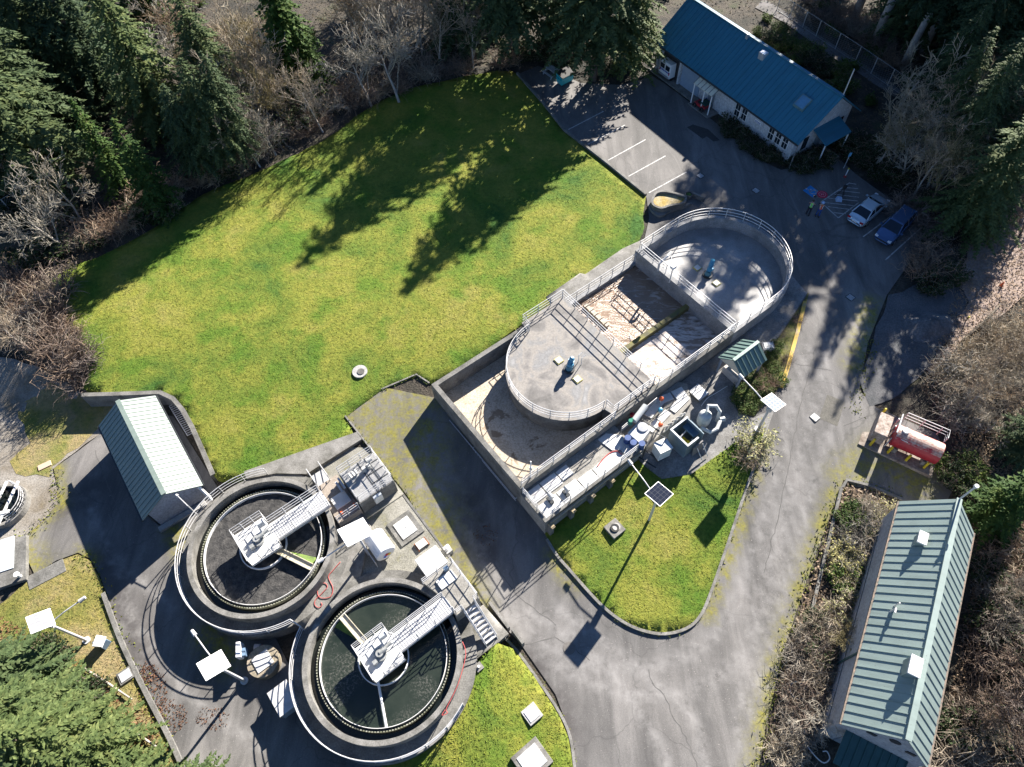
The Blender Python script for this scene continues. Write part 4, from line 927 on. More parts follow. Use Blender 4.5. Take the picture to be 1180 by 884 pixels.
for i in range(5): pr.tube([L(12.2+.45*i,13.7+.04*i,z), L(12.25+.45*i,13.75,z+1.2-.1*(i % 2)), L(12.5+.45*i,13.9,z+1.25)], .07, 8)
pr.tube([L(12.0,13.9,z+.8), L(14.6,13.75,z+.8)], .09, 8)
tag(pr.build('pipe_manifold', mat('pale_pipe', (.5,.5,.48))), 'grey pipe manifold between the channel covers and the blue grey container', 'pipes')
hose('red hose curving round the white covers on the service deck', [(688,538),(695,529),(703,522),(711,520),(717,524)], SD+.12, .04)
hose('white hose trailing from the tiled path cover to the little green kiosk', [(808,468),(815,459),(825,453),(838,445)], 1.6, .03, WHITE)
# ------------------------------------------------------------------ buildings
def roofmat(n, c, c2): return mat(n, c, c2, .6, .42, .15, fine=None)
def gable(name, label, el, er, ze, w, zr, wl, wr, wf, wb, zg, spc, rm, wm, x0=0.0, x1=None, ov=0.0, trim=None):
    "a gabled building: roof, walls; returns its Empty and its local frame q(x along the eave, n across, z)"
    a, b = at(*el, ze), at(*er, ze); d = (b-a).normalized(); n = Vector((-d.y, d.x, 0)); ln = (b-a).length
    q = lambda x, y, z: Vector((a.x, a.y, 0))+d*x+n*y+Vector((0,0,z))
    t = thing(name, label, 'building', q(ln/2, w/2, zg))
    W_ = MB(); h = zr-ze; sl = h/(w/2)
    zt = lambda y: ze+sl*min(y, w-y)-.14
    prof = [(wf, zg-.3), (wf, zt(wf)), (w/2, zt(w/2)), (w-wb, zt(w-wb)), (w-wb, zg-.3)]
    W_.hexa([q(wl,y,z) for y, z in prof], [q(ln-wr,y,z) for y, z in prof])
    walls = W_.build('wall', wm, t)
    R_ = MB(); th = .1
    for s in (0, 1):
        y0, y1 = (0, w/2) if s == 0 else (w, w/2)
        R_.hexa([q(-ov,y0,ze-th), q(ln+ov,y0,ze-th), q(ln+ov,y1,zr-th), q(-ov,y1,zr-th)], [q(-ov,y0,ze), q(ln+ov,y0,ze), q(ln+ov,y1,zr), q(-ov,y1,zr)])
        k = int(ln/spc)
        for i in range(k+1):
            x = (i+.5)*ln/(k+1); R_.beam(q(x,y0,ze+.02), q(x,y1,zr+.02), .05, .06, n*(1 if s else -1)*h+Vector((0,0,w/2)))
    R_.beam(q(-ov,w/2,zr+.02), q(ln+ov,w/2,zr+.02), .34, .1)
    roof = R_.build('roof', rm, t)
    G_ = MB()
    for y in (-.05, w+.05): G_.beam(q(-ov,y,ze-.1), q(ln+ov,y,ze-.1), .12, .14)
    g_ = G_.build('gutter', trim or DARK, roof)
    return t, q, d, n, ln, walls, roof, sl
def plane_hit(u, v, p0, nrm):
    dr = RC @ Vector(((u-590)/F, -(v-442)/F, -1)); o = Vector((0,0,H)); tt = (p0-o).dot(nrm)/dr.dot(nrm); return o+dr*tt
def roof_metal(name, c, ang, dirt=(.1,.1,.08)):
    m, nt, b = nodes(name); p = pos(nt); b.inputs['Roughness'].default_value = .48
    mp = nt.nodes.new('ShaderNodeMapping'); mp.vector_type = 'TEXTURE'; mp.inputs['Rotation'].default_value[2] = math.radians(ang); mp.inputs['Scale'].default_value = (5,.45,3); nt.links.new(p, mp.inputs['Vector'])
    k_ = ramp(nt, noise(nt, mp.outputs[0], 1.0, 5, .65), [(.3,tuple(x*.84 for x in c)),(.5,c),(.72,tuple(x*1.1 for x in c))])
    k_ = mixc(nt, ramp(nt, noise(nt, p, 7, 3, .6), [(.66,(0,0,0)),(.72,(.7,.7,.7))]), k_, dirt)
    k_ = mixc(nt, ramp(nt, noise(nt, p, .45, 5, .7), [(.5,(0,0,0)),(.75,(.35,.35,.35))]), k_, tuple(x*.6 for x in c)); nt.links.new(k_, b.inputs['Base Color']); return m
PAINTW = mat('cream_wall_paint', (.58,.59,.6), (.5,.51,.53), .8, .75, fine=5)
TEAL = roof_metal('teal_roof_metal', (.022,.145,.225), 34)
SAGE = roof_metal('sage_roof_metal', (.24,.305,.285), -28)
PALEG = roof_metal('pale_green_roof_metal', (.19,.24,.215), 36)
# -- the long office and garage
t, q, d, n, ln, walls, roof, sl = gable('office_building', 'long white building with a teal metal roof beside the car park', (753,47), (919.5,166.7), 5.1, 8.79, 8.53, .3, .75, .6, .5, 2.0, .56, TEAL, PAINTW, ov=.05)
def lf(u, v, y=.6):
    h = plane_hit(u, v, q(0,y,0), n); r = h-q(0,0,0); return r.dot(d), h.z
k6 = lambda x, y: (740+x/6.317, 40+y/6.317)
def window(u, v, w_=.62, h_=1.3):
    x, z = lf(u, v); f = MB()
    f.hexa([q(x-w_/2-.06,.54,z-h_/2-.06), q(x+w_/2+.06,.54,z-h_/2-.06), q(x+w_/2+.06,.597,z-h_/2-.06), q(x-w_/2-.06,.597,z-h_/2-.06)], [q(x-w_/2-.06,.54,z+h_/2+.06), q(x+w_/2+.06,.54,z+h_/2+.06), q(x+w_/2+.06,.597,z+h_/2+.06), q(x-w_/2-.06,.597,z+h_/2+.06)])
    fr = f.build('window', WHITE, t); g = MB()
    for z0 in (z-h_/2, z+.04): 
        for x0 in (x-w_/2, x+.02):
            g.hexa([q(x0,.51,z0), q(x0+w_/2-.03,.51,z0), q(x0+w_/2-.03,.537,z0), q(x0,.537,z0)], [q(x0,.51,z0+h_/2-.05), q(x0+w_/2-.03,.51,z0+h_/2-.05), q(x0+w_/2-.03,.537,z0+h_/2-.05), q(x0,.537,z0+h_/2-.05)])
    g.build('pane', GLASS, fr)
for u, v in ((698,548),(747,577),(943,717),(994,749),(1044,784)): window(*k6(u, v))
def front(x0, x1, z0, z1, y0, y1, mm, nm, par=None):
    return MB().hexa([q(x0,y0,z0), q(x1,y0,z0), q(x1,y1,z0), q(x0,y1,z0)], [q(x0,y0,z1), q(x1,y0,z1), q(x1,y1,z1), q(x0,y1,z1)]).build(nm, mm, par or t)
# open garage bay: its inner shade painted as a flat dark panel, pillars, floor
front(1.3,4.2,2.02,4.7,.57,.597, mat('garage_shadow', (.03,.032,.035), None, 3, .9), 'garage_shade_panel')
for x in (.75, 1.25, 4.3): front(x-.12,x+.12,2.0,4.85,.25,.56, PAINTW, 'pillar')
front(4.5,7.3,2.05,4.6,.5,.597, mat('blue_grey_door', (.28,.36,.45), (.24,.31,.4), 2, .5), 'garage_door')
front(.3,7.6,1.9,2.12,-.4,.55, CONC, 'garage_step')
x, z = lf(*k6(845,635)); front(x-.42,x+.42,z-.16,z+.16,.55,.597, WHITE, 'wall_sign')
sg = MB()
for i in range(4):
    for j in range(2): sg.hexa([q(x-.34+.18*i,.53,z-.1+.1*j), q(x-.22+.18*i,.53,z-.1+.1*j), q(x-.22+.18*i,.549,z-.1+.1*j), q(x-.34+.18*i,.549,z-.1+.1*j)], [q(x-.34+.18*i,.53,z-.05+.1*j), q(x-.22+.18*i,.53,z-.05+.1*j), q(x-.22+.18*i,.549,z-.05+.1*j), q(x-.34+.18*i,.549,z-.05+.1*j)])
sg.build('sign_lettering', mat('sign_blue', (.02,.08,.4)), t)
# porch with a cream canopy
pc = MB().hexa([q(7.5,-.75,4.35), q(10.3,-.75,4.35), q(10.3,.55,5.0), q(7.5,.55,5.0)], [q(7.5,-.75,4.42), q(10.3,-.75,4.42), q(10.3,.55,5.07), q(7.5,.55,5.07)])
cp = pc.build('porch_canopy', mat('cream_canopy', (.68,.64,.5), (.6,.56,.44), 2, .5), t)
sm_ = MB()
for i in range(6): sm_.beam(q(7.5+.56*i,-.76,4.44), q(7.5+.56*i,.54,5.09), .05, .05)
sm_.build('canopy_bar', mat('canopy_bar', (.2,.2,.2)), cp)
for x in (7.6, 9.1, 10.2): MB().tube([q(x,-.65,2.05), q(x,-.65,4.36)], .07, 8).build('porch_post', WHITE, t)
front(8.7,9.6,2.1,4.1,.54,.597, mat('door_grey', (.2,.23,.26)), 'door'); front(7.5,10.6,1.9,2.1,-1.0,.55, CONC, 'porch_step')
def onroof(x, y, nm, mm, sx, sy, h, par=None):
    z = 5.1+sl*y
    return MB().hexa([q(x-sx,y-sy,z-.25), q(x+sx,y-sy,z-.25), q(x+sx,y+sy,z-.1), q(x-sx,y+sy,z-.1)], [q(x-sx,y-sy,z+h), q(x+sx,y-sy,z+h), q(x+sx,y+sy,z+h), q(x-sx,y+sy,z+h)]).build(nm, mm, par or roof)
def rooflf(u, v):
    nr = (n*(-sl)+Vector((0,0,1))).normalized(); h = plane_hit(u, v, q(0,0,5.1), nr)-q(0,0,0); return h.dot(d), h.dot(n)
SHINY = mat('shiny_vent', (.75,.75,.74), (.6,.6,.6), 5, .3, .6)
for (u, v), s in (((879,65),.32),((861,43.5),.14)):
    x, y = rooflf(u, v); onroof(x, y, 'roof_vent', SHINY, s, s, .45)
x, y = rooflf(924.5,119.6); fr = MB(); z = 5.1+sl*y
fr.hexa([q(x-.62,y-.5,z-.5*sl+.02), q(x+.62,y-.5,z-.5*sl+.02), q(x+.62,y+.5,z+.5*sl+.02), q(x-.62,y+.5,z+.5*sl+.02)], [q(x-.6,y-.56,z-.5*sl+.22), q(x+.6,y-.56,z-.5*sl+.22), q(x+.6,y+.44,z+.5*sl+.22), q(x-.6,y+.44,z+.5*sl+.22)])
sk_ = fr.build('skylight', mat('skylight_frame', (.1,.2,.22)), roof)
MB().quad(q(x-.5,y-.48,z-.42*sl+.235), q(x+.5,y-.48,z-.42*sl+.235), q(x+.5,y+.36,z+.42*sl+.235), q(x-.5,y+.36,z+.42*sl+.235)).build('skylight_glass', mat('skylight_glass', (.1,.26,.42), None, 3, .1), sk_)
# gable end: round vent, windows, porch roof
xe = ln-.75
def gf(y0, y1, z0, z1, o0, o1, mm, nm): return MB().hexa([q(xe+o0,y0,z0), q(xe+o1,y0,z0), q(xe+o1,y1,z0), q(xe+o0,y1,z0)], [q(xe+o0,y0,z1), q(xe+o1,y0,z1), q(xe+o1,y1,z1), q(xe+o0,y1,z1)]).build(nm, mm, t)
rv = MB(); c = q(xe+.02, 4.4, 7.2); r_ = [n*(.4*math.cos(2*PI*i/20))+Vector((0,0,.4*math.sin(2*PI*i/20))) for i in range(20)]
rv.hexa([c+p for p in r_], [c+d*.05+p for p in r_]); rv.build('round_vent', DARK, t)
gf(2.0,2.7,3.0,4.4,.003,.05,GLASS,'window'); gf(7.0,7.5,3.6,4.6,.003,.05,GLASS,'window')
gf(3.9,4.9,2.05,4.1,.003,.05,mat('door_grey',(.2,.23,.26)),'door')
MB().hexa([q(xe+.01,3.0,4.9), q(xe+1.9,3.0,4.2), q(xe+1.9,6.6,4.2), q(xe+.01,6.6,4.9)], [q(xe+.01,3.0,5.0), q(xe+1.9,3.0,4.3), q(xe+1.9,6.6,4.3), q(xe+.01,6.6,5.0)]).build('porch_roof', TEAL, t)
for y in (3.15,6.45): MB().tube([q(xe+1.75,y,2.0), q(xe+1.75,y,4.25)], .07, 8).build('porch_post', WHITE, t)
MB().hexa([q(xe+.05,2.6,1.9), q(xe+2.3,2.6,1.9), q(xe+2.3,5.6,1.9), q(xe+.05,5.6,1.9)], [q(xe+.05,2.6,2.08), q(xe+2.3,2.6,2.08), q(xe+2.3,5.6,2.08), q(xe+.05,5.6,2.08)]).build('porch_slab', CONC, t)
MB().tube([q(ln-.05,.15,2.0), q(ln-.05,.15,4.95)], .05, 6).build('downpipe', mat('canopy_bar',(.2,.2,.2)), t)
MB().tube([q(ln-.1,4.5,8.4), q(ln-.1,4.5,11.2)], .05, 6).build('mast', STEEL, t)
OQ, OD, ON = q, d, n
# -- lower right building
SIDING = mat('grey_block_wall', (.42,.42,.43), (.34,.34,.35), .7, .8, fine=6)
t, q, d, n, ln, walls, roof, sl = gable('pump_house', 'tall narrow grey building with a steep sage green metal roof at the lower right', (1036.5,577.6), (969.7,834.8), 4.3, 4.846, 7.35, .2, .12, .03, .1, 0.1, .58, SAGE, SIDING, ov=.0, trim=mat('leaf_filled_gutter', (.26,.19,.15), (.1,.1,.085), 6, .9))
xe = ln-.12
def gf2(y0, y1, z0, z1, mm, nm, o1=.05): return MB().hexa([q(xe+.003,y0,z0), q(xe+o1,y0,z0), q(xe+o1,y1,z0), q(xe+.003,y1,z0)], [q(xe+.003,y0,z1), q(xe+o1,y0,z1), q(xe+o1,y1,z1), q(xe+.003,y1,z1)]).build(nm, mm, t)
gf2(1.15,1.65,4.9,5.25,DARK,'vent'); gf2(3.3,3.8,4.9,5.25,DARK,'vent'); gf2(1.0,3.6,.1,2.7,mat('door_grey',(.2,.23,.26)),'door')
rv = MB(); c = q(xe+.003, 2.42, 5.75); r_ = [n*(.3*math.cos(2*PI*i/20))+Vector((0,0,.3*math.sin(2*PI*i/20))) for i in range(20)]
rv.hexa([c+p for p in r_], [c+d*.05+p for p in r_]); rv.build('round_vent', DARK, t)
ca = MB().hexa([q(xe+.01,.6,3.3), q(xe+1.9,.6,2.5), q(xe+1.9,4.1,2.5), q(xe+.01,4.1,3.3)], [q(xe+.01,.6,3.38), q(xe+1.9,.6,2.58), q(xe+1.9,4.1,2.58), q(xe+.01,4.1,3.38)])
for i in range(9): ca.beam(q(xe+.02,.6+.44*i,3.42), q(xe+1.9,.6+.44*i,2.62), .05, .06)
ca.build('door_canopy', mat('dark_green_metal', (.03,.09,.09), (.02,.07,.07), 2, .5), t)
def wallband(z0, z1, mm, nm, y=.03): return MB().hexa([q(.3,y-.04,z0), q(ln-.3,y-.04,z0), q(ln-.3,y-.003,z0), q(.3,y-.003,z0)], [q(.3,y-.04,z1), q(ln-.3,y-.04,z1), q(ln-.3,y-.003,z1), q(.3,y-.003,z1)]).build(nm, mm, t)
wallband(1.6,1.66,CONCD,'wall_band'); 
MB().beam(q(11.2,-.03,.1), q(11.2,-.03,4.1), .12, .1).build('downpipe', mat('dark_green_metal',(.03,.09,.09)), t)
def rl2(u, v):
    nr = (n*(-sl)+Vector((0,0,1))).normalized(); h = plane_hit(u, v, q(0,0,4.3), nr)-q(0,0,0); return h.dot(d), h.dot(n)
def vent2(u, v, sx, sy, h):
    x, y = rl2(u, v); z = 4.3+sl*y
    o = MB().hexa([q(x-sx,y-sy,z-.6), q(x+sx,y-sy,z-.6), q(x+sx,y+sy,z-.1), q(x-sx,y+sy,z-.1)], [q(x-sx,y-sy,z+h), q(x+sx,y-sy,z+h), q(x+sx,y+sy,z+h), q(x-sx,y+sy,z+h)]).build('roof_vent', SAGE, roof)
    c = MB()
    for i in range(3): c.hexa([q(x-sx-.08+i*(2*sx+.16)/3,y-sy-.08,z+h+.003), q(x-sx-.1+(i+1)*(2*sx+.16)/3,y-sy-.08,z+h+.003), q(x-sx-.1+(i+1)*(2*sx+.16)/3,y+sy+.08,z+h+.003), q(x-sx-.08+i*(2*sx+.16)/3,y+sy+.08,z+h+.003)], [q(x-sx-.08+i*(2*sx+.16)/3,y-sy-.08,z+h+.16), q(x-sx-.1+(i+1)*(2*sx+.16)/3,y-sy-.08,z+h+.16), q(x-sx-.1+(i+1)*(2*sx+.16)/3,y+sy+.08,z+h+.16), q(x-sx-.08+i*(2*sx+.16)/3,y+sy+.08,z+h+.16)])
    c.build('vent_cap', WHITE, t)
vent2(1047,771,.5,.25,.75); vent2(1058,624,.36,.2,.55)
x, y = rl2(1026,705); z = 4.3+sl*y
MB().tube([q(x,y,z-.1), q(x,y,z+.8), q(x+.3,y,z+.8)], .06, 6).tube([q(x-.4,y+.1,z), q(x-.4,y+.1,z+.9)], .05, 6).build('vent_pipe', STEEL, roof)
MB().tube([q(.05,2.42,7.2), q(.05,2.42,9.4)], .06, 8).cyl(tuple(q(.05,2.42,9.3)), .14, .18, 12).build('mast', STEEL, roof)
PQ = q
# -- green roofed shed
t, q, d, n, ln, walls, roof, sl = gable('storage_shed', 'small open shed with a pale green ribbed metal roof by the curved retaining wall', (113.6,490.6), (164.3,599.7), 2.5, 4.62, 4.02, .4, .35, .45, .45, 0.0, .44, PALEG, mat('shed_wall_panel', (.42,.44,.5), (.36,.38,.44), 1.2, .7, fine=7), ov=.0)
for i in range(4): MB().beam(q(.5+2.9*i,.35,0.0), q(.5+2.9*i,.35,2.4), .15, .15).build('post', DARK, t)
MB().prism([q(9.45,.2,0), q(9.9,.2,0), q(9.9,3.9,0), q(9.45,3.9,0)], 0, .25).build('ramp', CONCW, t)
MB().tube([q(9.6,4.3,2.45), q(10.3,4.5,1.6), q(10.5,4.5,1.3)], .12, 8).build('downpipe', WHITE, t)
SQ = q
c = on(202,541,G); lt = thing('timber_stack', 'two short rust brown timbers lying in the strip behind the green roofed shed', 'timber', c)
for i in range(3): MB().box((c.x+.35*i,c.y-.3*i,c.z+.12), (.9,.2,.2), RZ+.3).build('timber', mat('weathered_timber', (.42,.33,.3), (.28,.2,.17), 3, .9), lt)
lad = MB(); p0, p1 = on(195,468,G,.5), on(216,502,G,.5)
for s in (0,.45): lad.beam(p0+Vector((s,s*.6,0)), p1+Vector((s,s*.6,0)), .06, .06)
for i in range(17): f = i/16; lad.beam(p0+(p1-p0)*f, p0+(p1-p0)*f+Vector((.45,.27,0)), .05, .05)
tag(lad.build('ladder', STEEL), 'grey ladder lying along the curved retaining wall behind the shed', 'ladder')
# -- little kiosk on posts by the tank
kq = lambda x, y, z: at(740+x/4.9125, 370+y/4.9125, z)
t = thing('kiosk', 'little green roofed kiosk on posts beside the foaming brown tank', 'kiosk', on(852,432,G))
E0, E1 = kq(430,205,3.7), kq(575,320,3.7); dx = (kq(545,105,3.7)-E0); 
dxn = EA.copy(); L_ = 2.85; acr = EB; w2 = (E1-E0).dot(EB)
E0 = E0+Vector((0,0,0)); mid = w2/2
def kk(x, y, z): return Vector((E0.x,E0.y,0))+EA*x+EB*y+Vector((0,0,z))
ze, zr = 3.7, 4.75; rm = MB()
for y0 in (0, w2):
    rm.hexa([kk(0,y0,ze-.08), kk(L_,y0,ze-.08), kk(L_,mid,zr-.08), kk(0,mid,zr-.08)], [kk(0,y0,ze), kk(L_,y0,ze), kk(L_,mid,zr), kk(0,mid,zr)])
    for i in range(6): x = L_*(i+.5)/6; rm.beam(kk(x,y0,ze+.03), kk(x,mid,zr+.03), .06, .1)
rm.beam(kk(0,mid,zr+.02), kk(L_,mid,zr+.02), .25, .08)
rm.build('roof', mat('grey_green_roof_metal', (.14,.21,.19), (.11,.17,.155), .8, .45, .15), t)
gb = MB()
for x in (.05, L_-.05): gb.hexa([kk(x-.03,.1,ze-.02), kk(x-.03,w2-.1,ze-.02), kk(x-.03,mid,zr-.12)], [kk(x+.03,.1,ze-.02), kk(x+.03,w2-.1,ze-.02), kk(x+.03,mid,zr-.12)])
gb.build('gable_panel', mat('cream_panel', (.55,.5,.4)), t)
for x in (.2, L_-.2):
    for y in (.25, w2-.25): MB().beam(kk(x,y,1.2), kk(x,y,ze), .16, .16).build('post', mat('post_blue_grey', (.25,.28,.33)), t)
MB().prism([kk(.5,.5,0), kk(1.9,.5,0), kk(1.9,w2-.5,0), kk(.5,w2-.5,0)], 1.2, 2.5).build('equipment', mat('pale_equipment', (.5,.47,.43), (.38,.35,.32), 3, .7), t)

# ------------------------------------------------------------------ solar street lamps
def cells(name, c, line, sc):
    m, nt, b = nodes(name); tc = nt.nodes.new('ShaderNodeTexCoord')
    br = nt.nodes.new('ShaderNodeTexBrick'); br.offset = 0; br.inputs['Scale'].default_value = 1.0; br.inputs['Mortar Size'].default_value = .009
    br.inputs['Brick Width'].default_value = .2; br.inputs['Row Height'].default_value = .25
    br.inputs['Color1'].default_value = (*c, 1); br.inputs['Color2'].default_value = (*[x*.9 for x in c], 1); br.inputs['Mortar'].default_value = (*line, 1)
    uv = nt.nodes.new('ShaderNodeUVMap'); nt.links.new(uv.outputs[0], br.inputs['Vector'])
    nt.links.new(br.outputs[0], b.inputs['Base Color']); b.inputs['Roughness'].default_value = .9; b.inputs['Specular IOR Level'].default_value = .05; return m
PAN = {'dark': cells('dark_solar_cells', (.012,.016,.03), (.05,.055,.065), 1), 'grey': cells('silver_solar_cells', (.2,.23,.28), (.62,.64,.66), 1), 'pale': cells('pale_solar_cells', (.24,.245,.26), (.72,.72,.72), 1), 'white': mat('panel_glare_white', (.8,.8,.8), (.78,.78,.78))}  # the plain white one paints sun glare on the panel as colour
def solar_lamp(label, up, right, left, down, head, kind, zl=5.2, zh=5.75, zhead=4.9):
    A, B, C_, D_ = at(*up, zl), at(*right, zl), at(*down, zh), at(*left, zh); ctr = (A+B+C_+D_)/4
    # square the panel up: horizontal edges along one direction, true rectangle
    g = G(ctr.x, ctr.y); t = thing('solar_street_lamp', label, 'street lamp', (ctr.x, ctr.y, g), group='solar street lamps')
    hx = ((B-A)+(C_-D_))/4; hx.z = 0; sl_ = ((D_-A)+(C_-B))/4; sl_ = sl_-hx.normalized()*sl_.dot(hx.normalized())
    nn = hx.cross(sl_).normalized(); nn = nn if nn.z > 0 else -nn
    q4 = [ctr-hx-sl_, ctr+hx-sl_, ctr+hx+sl_, ctr-hx+sl_]
    MB().hexa([p-nn*.05 for p in q4], q4).build('panel_frame', WHITE, t)
    i4 = [ctr+(p-ctr)*.95+nn*.006 for p in q4]; o = MB().quad(*i4).build('solar_panel', PAN[kind], t)
    uvl = o.data.uv_layers.new(name='UVMap')
    for lp_, uv_ in zip(uvl.data, ((0,0),(1,0),(1,1),(0,1))): lp_.uv = uv_
    b = Vector((ctr.x, ctr.y, g)); top = Vector((ctr.x, ctr.y, ctr.z-.1))
    MB().tube([b, top], [.11,.08], 10).cyl((b.x,b.y,g), .26, .12, 14).build('pole', STEEL, t)
    MB().box((b.x,b.y,zl-.75), (.35,.3,.5)).build('battery_box', STEEL, t)
    if head:
        h = at(*head, zhead); s = Vector((b.x, b.y, zhead-.35))
        MB().tube([s, s+(h-s)*.5+Vector((0,0,.1)), h], .045, 8).build('arm', STEEL, t)
        dd = (h-s).normalized(); MB().tube([h-dd*.1, h+dd*.32], [.14,.11], 10).build('lamp_head', mat('lamp_grey', (.55,.55,.55)), t)
    return t
solar_lamp('solar lamp with pale grid panel in the thin grass at the left edge', (58.5,703), (65.3,722), (28.3,709), (34.7,728), (93,692), 'pale')
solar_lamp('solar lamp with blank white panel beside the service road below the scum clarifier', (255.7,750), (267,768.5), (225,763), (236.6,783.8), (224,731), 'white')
solar_lamp('solar street lamp with a dark panel standing in the lawn island', (754.7,552), (774,567), (746.6,571.5), (763,586), (727,534), 'dark')
solar_lamp('solar lamp with silver blue panel at the road edge by the yellow kerb', (889.6,453), (906.2,466), (876.3,460), (893.2,474.9), (855,435), 'grey')
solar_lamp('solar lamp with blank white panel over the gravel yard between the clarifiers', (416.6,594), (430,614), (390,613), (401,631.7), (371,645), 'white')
b = at(228,594,1.3); t = thing('walkway_lamp', 'thin lamp post on the clarifier walkway beside the open shed', 'street lamp', b)
MB().tube([b, b+Vector((0,0,1.9))], .045, 8).build('pole', STEEL, t); h = at(205,572,3.3); MB().tube([b+Vector((0,0,1.85)), h], .035, 6).build('arm', STEEL, t)
MB().tube([h, h+Vector((-.3,.2,0))], [.12,.09], 10).build('lamp_head', mat('lamp_grey',(.55,.55,.55)), t)

# ------------------------------------------------------------------ vehicles
def loft(mb, secs):
    k = len(mb.v); m = len(secs[0])
    for s in secs: mb.v += [tuple(p) for p in s]
    for i in range(len(secs)-1):
        for j in range(m):
            j2 = (j+1) % m; mb.f.append((k+i*m+j, k+i*m+j2, k+(i+1)*m+j2, k+(i+1)*m+j)); mb.m.append(mb.mi)
    mb.f.append(tuple(range(k, k+m))); mb.f.append(tuple(range(k+(len(secs)-1)*m, k+len(secs)*m))[::-1]); mb.m += [mb.mi]*2
    return mb
TYRE = MB(); TYRE.lathe((0,0,0), [(.2,-.1),(.3,-.11),(.325,-.07),(.325,.07),(.3,.11),(.2,.1)], 24); TYREM = TYRE.mesh('tyre', BLACK)
RIM = MB().lathe((0,0,0), [(0,.06),(.06,.09),(.2,.1),(.2,-.1),(0,-.08)], 20).mesh('rim', mat('alloy_rim', (.5,.5,.52), None, 4, .35, .7))
def car(label, rear, front_, c1, c2, suv=False, name='parked_car'):
    r, f = rear, front_; ln = 4.72; ctr = (r+f)/2; dd = (f-r); rz = math.atan2(dd.y, dd.x); g = G(ctr.x, ctr.y)+.03
    t = thing(name, label, 'car', (ctr.x, ctr.y, g), rz)
    paint = mat(c1, c2, tuple(x*.94 for x in c2), 1, .25, .5)
    st = [(-2.36,.66,.62,.4),(-2.3,.78,.84,.3),(-2.1,.86,.93,.24),(-1.4,.9,.97,.22),(0,.91,.95,.2),(1.0,.91,.93,.21),(1.6,.89,.87,.22),(2.05,.85,.78,.25),(2.28,.76,.68,.3),(2.36,.62,.55,.38)]
    if suv: st = [(x, w, zt+.13, zb+.06) for x, w, zt, zb in st]
    secs = [[(x,-w*.9,zb),(x,-w,zb+.16),(x,-w*1.0,zt-.2),(x,-w*.94,zt-.05),(x,-w*.78,zt),(x,0,zt+.03),(x,w*.78,zt),(x,w*.94,zt-.05),(x,w,zt-.2),(x,w,zb+.16),(x,w*.9,zb)] for x, w, zt, zb in st]
    bd = loft(MB(), secs).build('body', paint, t, smooth=True, local=True)
    md = bd.modifiers.new('s', 'SUBSURF'); md.levels = 1; md.render_levels = 1
    if suv: b0, b1, r0, r1, zb, zr_ = -2.2, 1.25, -1.95, .45, 1.02, 1.66
    else: b0, b1, r0, r1, zb, zr_ = -1.75, 1.25, -.95, .35, .92, 1.42
    wb, wt = .8, .6
    ca = MB(); ca.hexa([(b0,-wb,zb),(b1,-wb,zb),(b1,wb,zb),(b0,wb,zb)], [(r0,-wt,zr_-.02),(r1,-wt,zr_-.02),(r1,wt,zr_-.02),(r0,wt,zr_-.02)])
    ca.build('windows', mat('car_glass', (.01,.02,.035), None, 2, .05), t, local=True, bevel=.05)
    rf = MB(); rf.hexa([(r0-.06,-wt-.03,zr_-.04),(r1+.06,-wt-.03,zr_-.04),(r1+.06,wt+.03,zr_-.04),(r0-.06,wt+.03,zr_-.04)], [(r0+.04,-wt+.05,zr_+.035),(r1-.06,-wt+.05,zr_+.035),(r1-.06,wt-.05,zr_+.035),(r0+.04,wt-.05,zr_+.035)])
    for s in (-1,1):
        for (xa, xb) in ((b0,r0),(b1,r1)): rf.beam((xa*.985,s*(wb+.0),zb), (xb,s*(wt+.02),zr_-.02), .09, .06)
        xm = (b0+b1)/2-.1; rf.beam((xm,s*(wb+.015),zb), (xm-.05,s*(wt+.03),zr_-.02), .09, .04)
    rf.build('roof', paint, t, local=True)
    for s in (-1,1):
        for x in (-1.42, 1.42):
            w = thing('wheel', None, None); w.parent = t; w.location = (x, s*.82, .325); w.rotation_euler = (PI/2*-s, 0, 0)
            share('tyre', TYREM, w); share('rim', RIM, w)
        MB().box((1.0,s*1.0,zb+.1), (.16,.2,.13)).build('mirror', paint, t, local=True)
        MB().box((2.2,s*.62,.66+(.13 if suv else 0)), (.22,.3,.12)).build('headlight', mat('headlight_lens', (.8,.82,.85), None, 2, .1), t, local=True)
        MB().box((-2.27,s*.64,.78+(.13 if suv else 0)), (.14,.32,.14)).build('tail_light', mat('tail_light_lens', (.4,.01,.02), None, 2, .15), t, local=True)
    MB().box((-2.36,0,.68), (.05,.5,.12)).build('number_plate', WHITE, t, local=True)
    if suv: MB().box((2.33,0,.62), (.08,.9,.16)).build('grille', DARK, t, local=True)
    return t
car('silver blue saloon car parked beside the hatched bay, its tail lights towards the road', at(985.4,254.8,2.6), at(1015.9,228.8,2.6), 'silver_blue_car_paint', (.5,.6,.68))
car('dark blue car parked nose out nearest the woods', at(1045.8,246.5,2.7), at(1016.6,276.4,2.7), 'dark_blue_car_paint', (.07,.13,.26), suv=True)
# white van in the garage mouth: parked half inside, only the back shows
x0 = 2.6
car('white car standing in the mouth of the open garage of the long teal roofed building', OQ(x0,2.2,2.0)+ON*0, OQ(x0,2.2,2.0)-ON*4.7+OD*0 if False else OQ(x0,2.3,2.0)+ON*-.01, 'white_car_paint', (.7,.72,.75), suv=True) if False else None
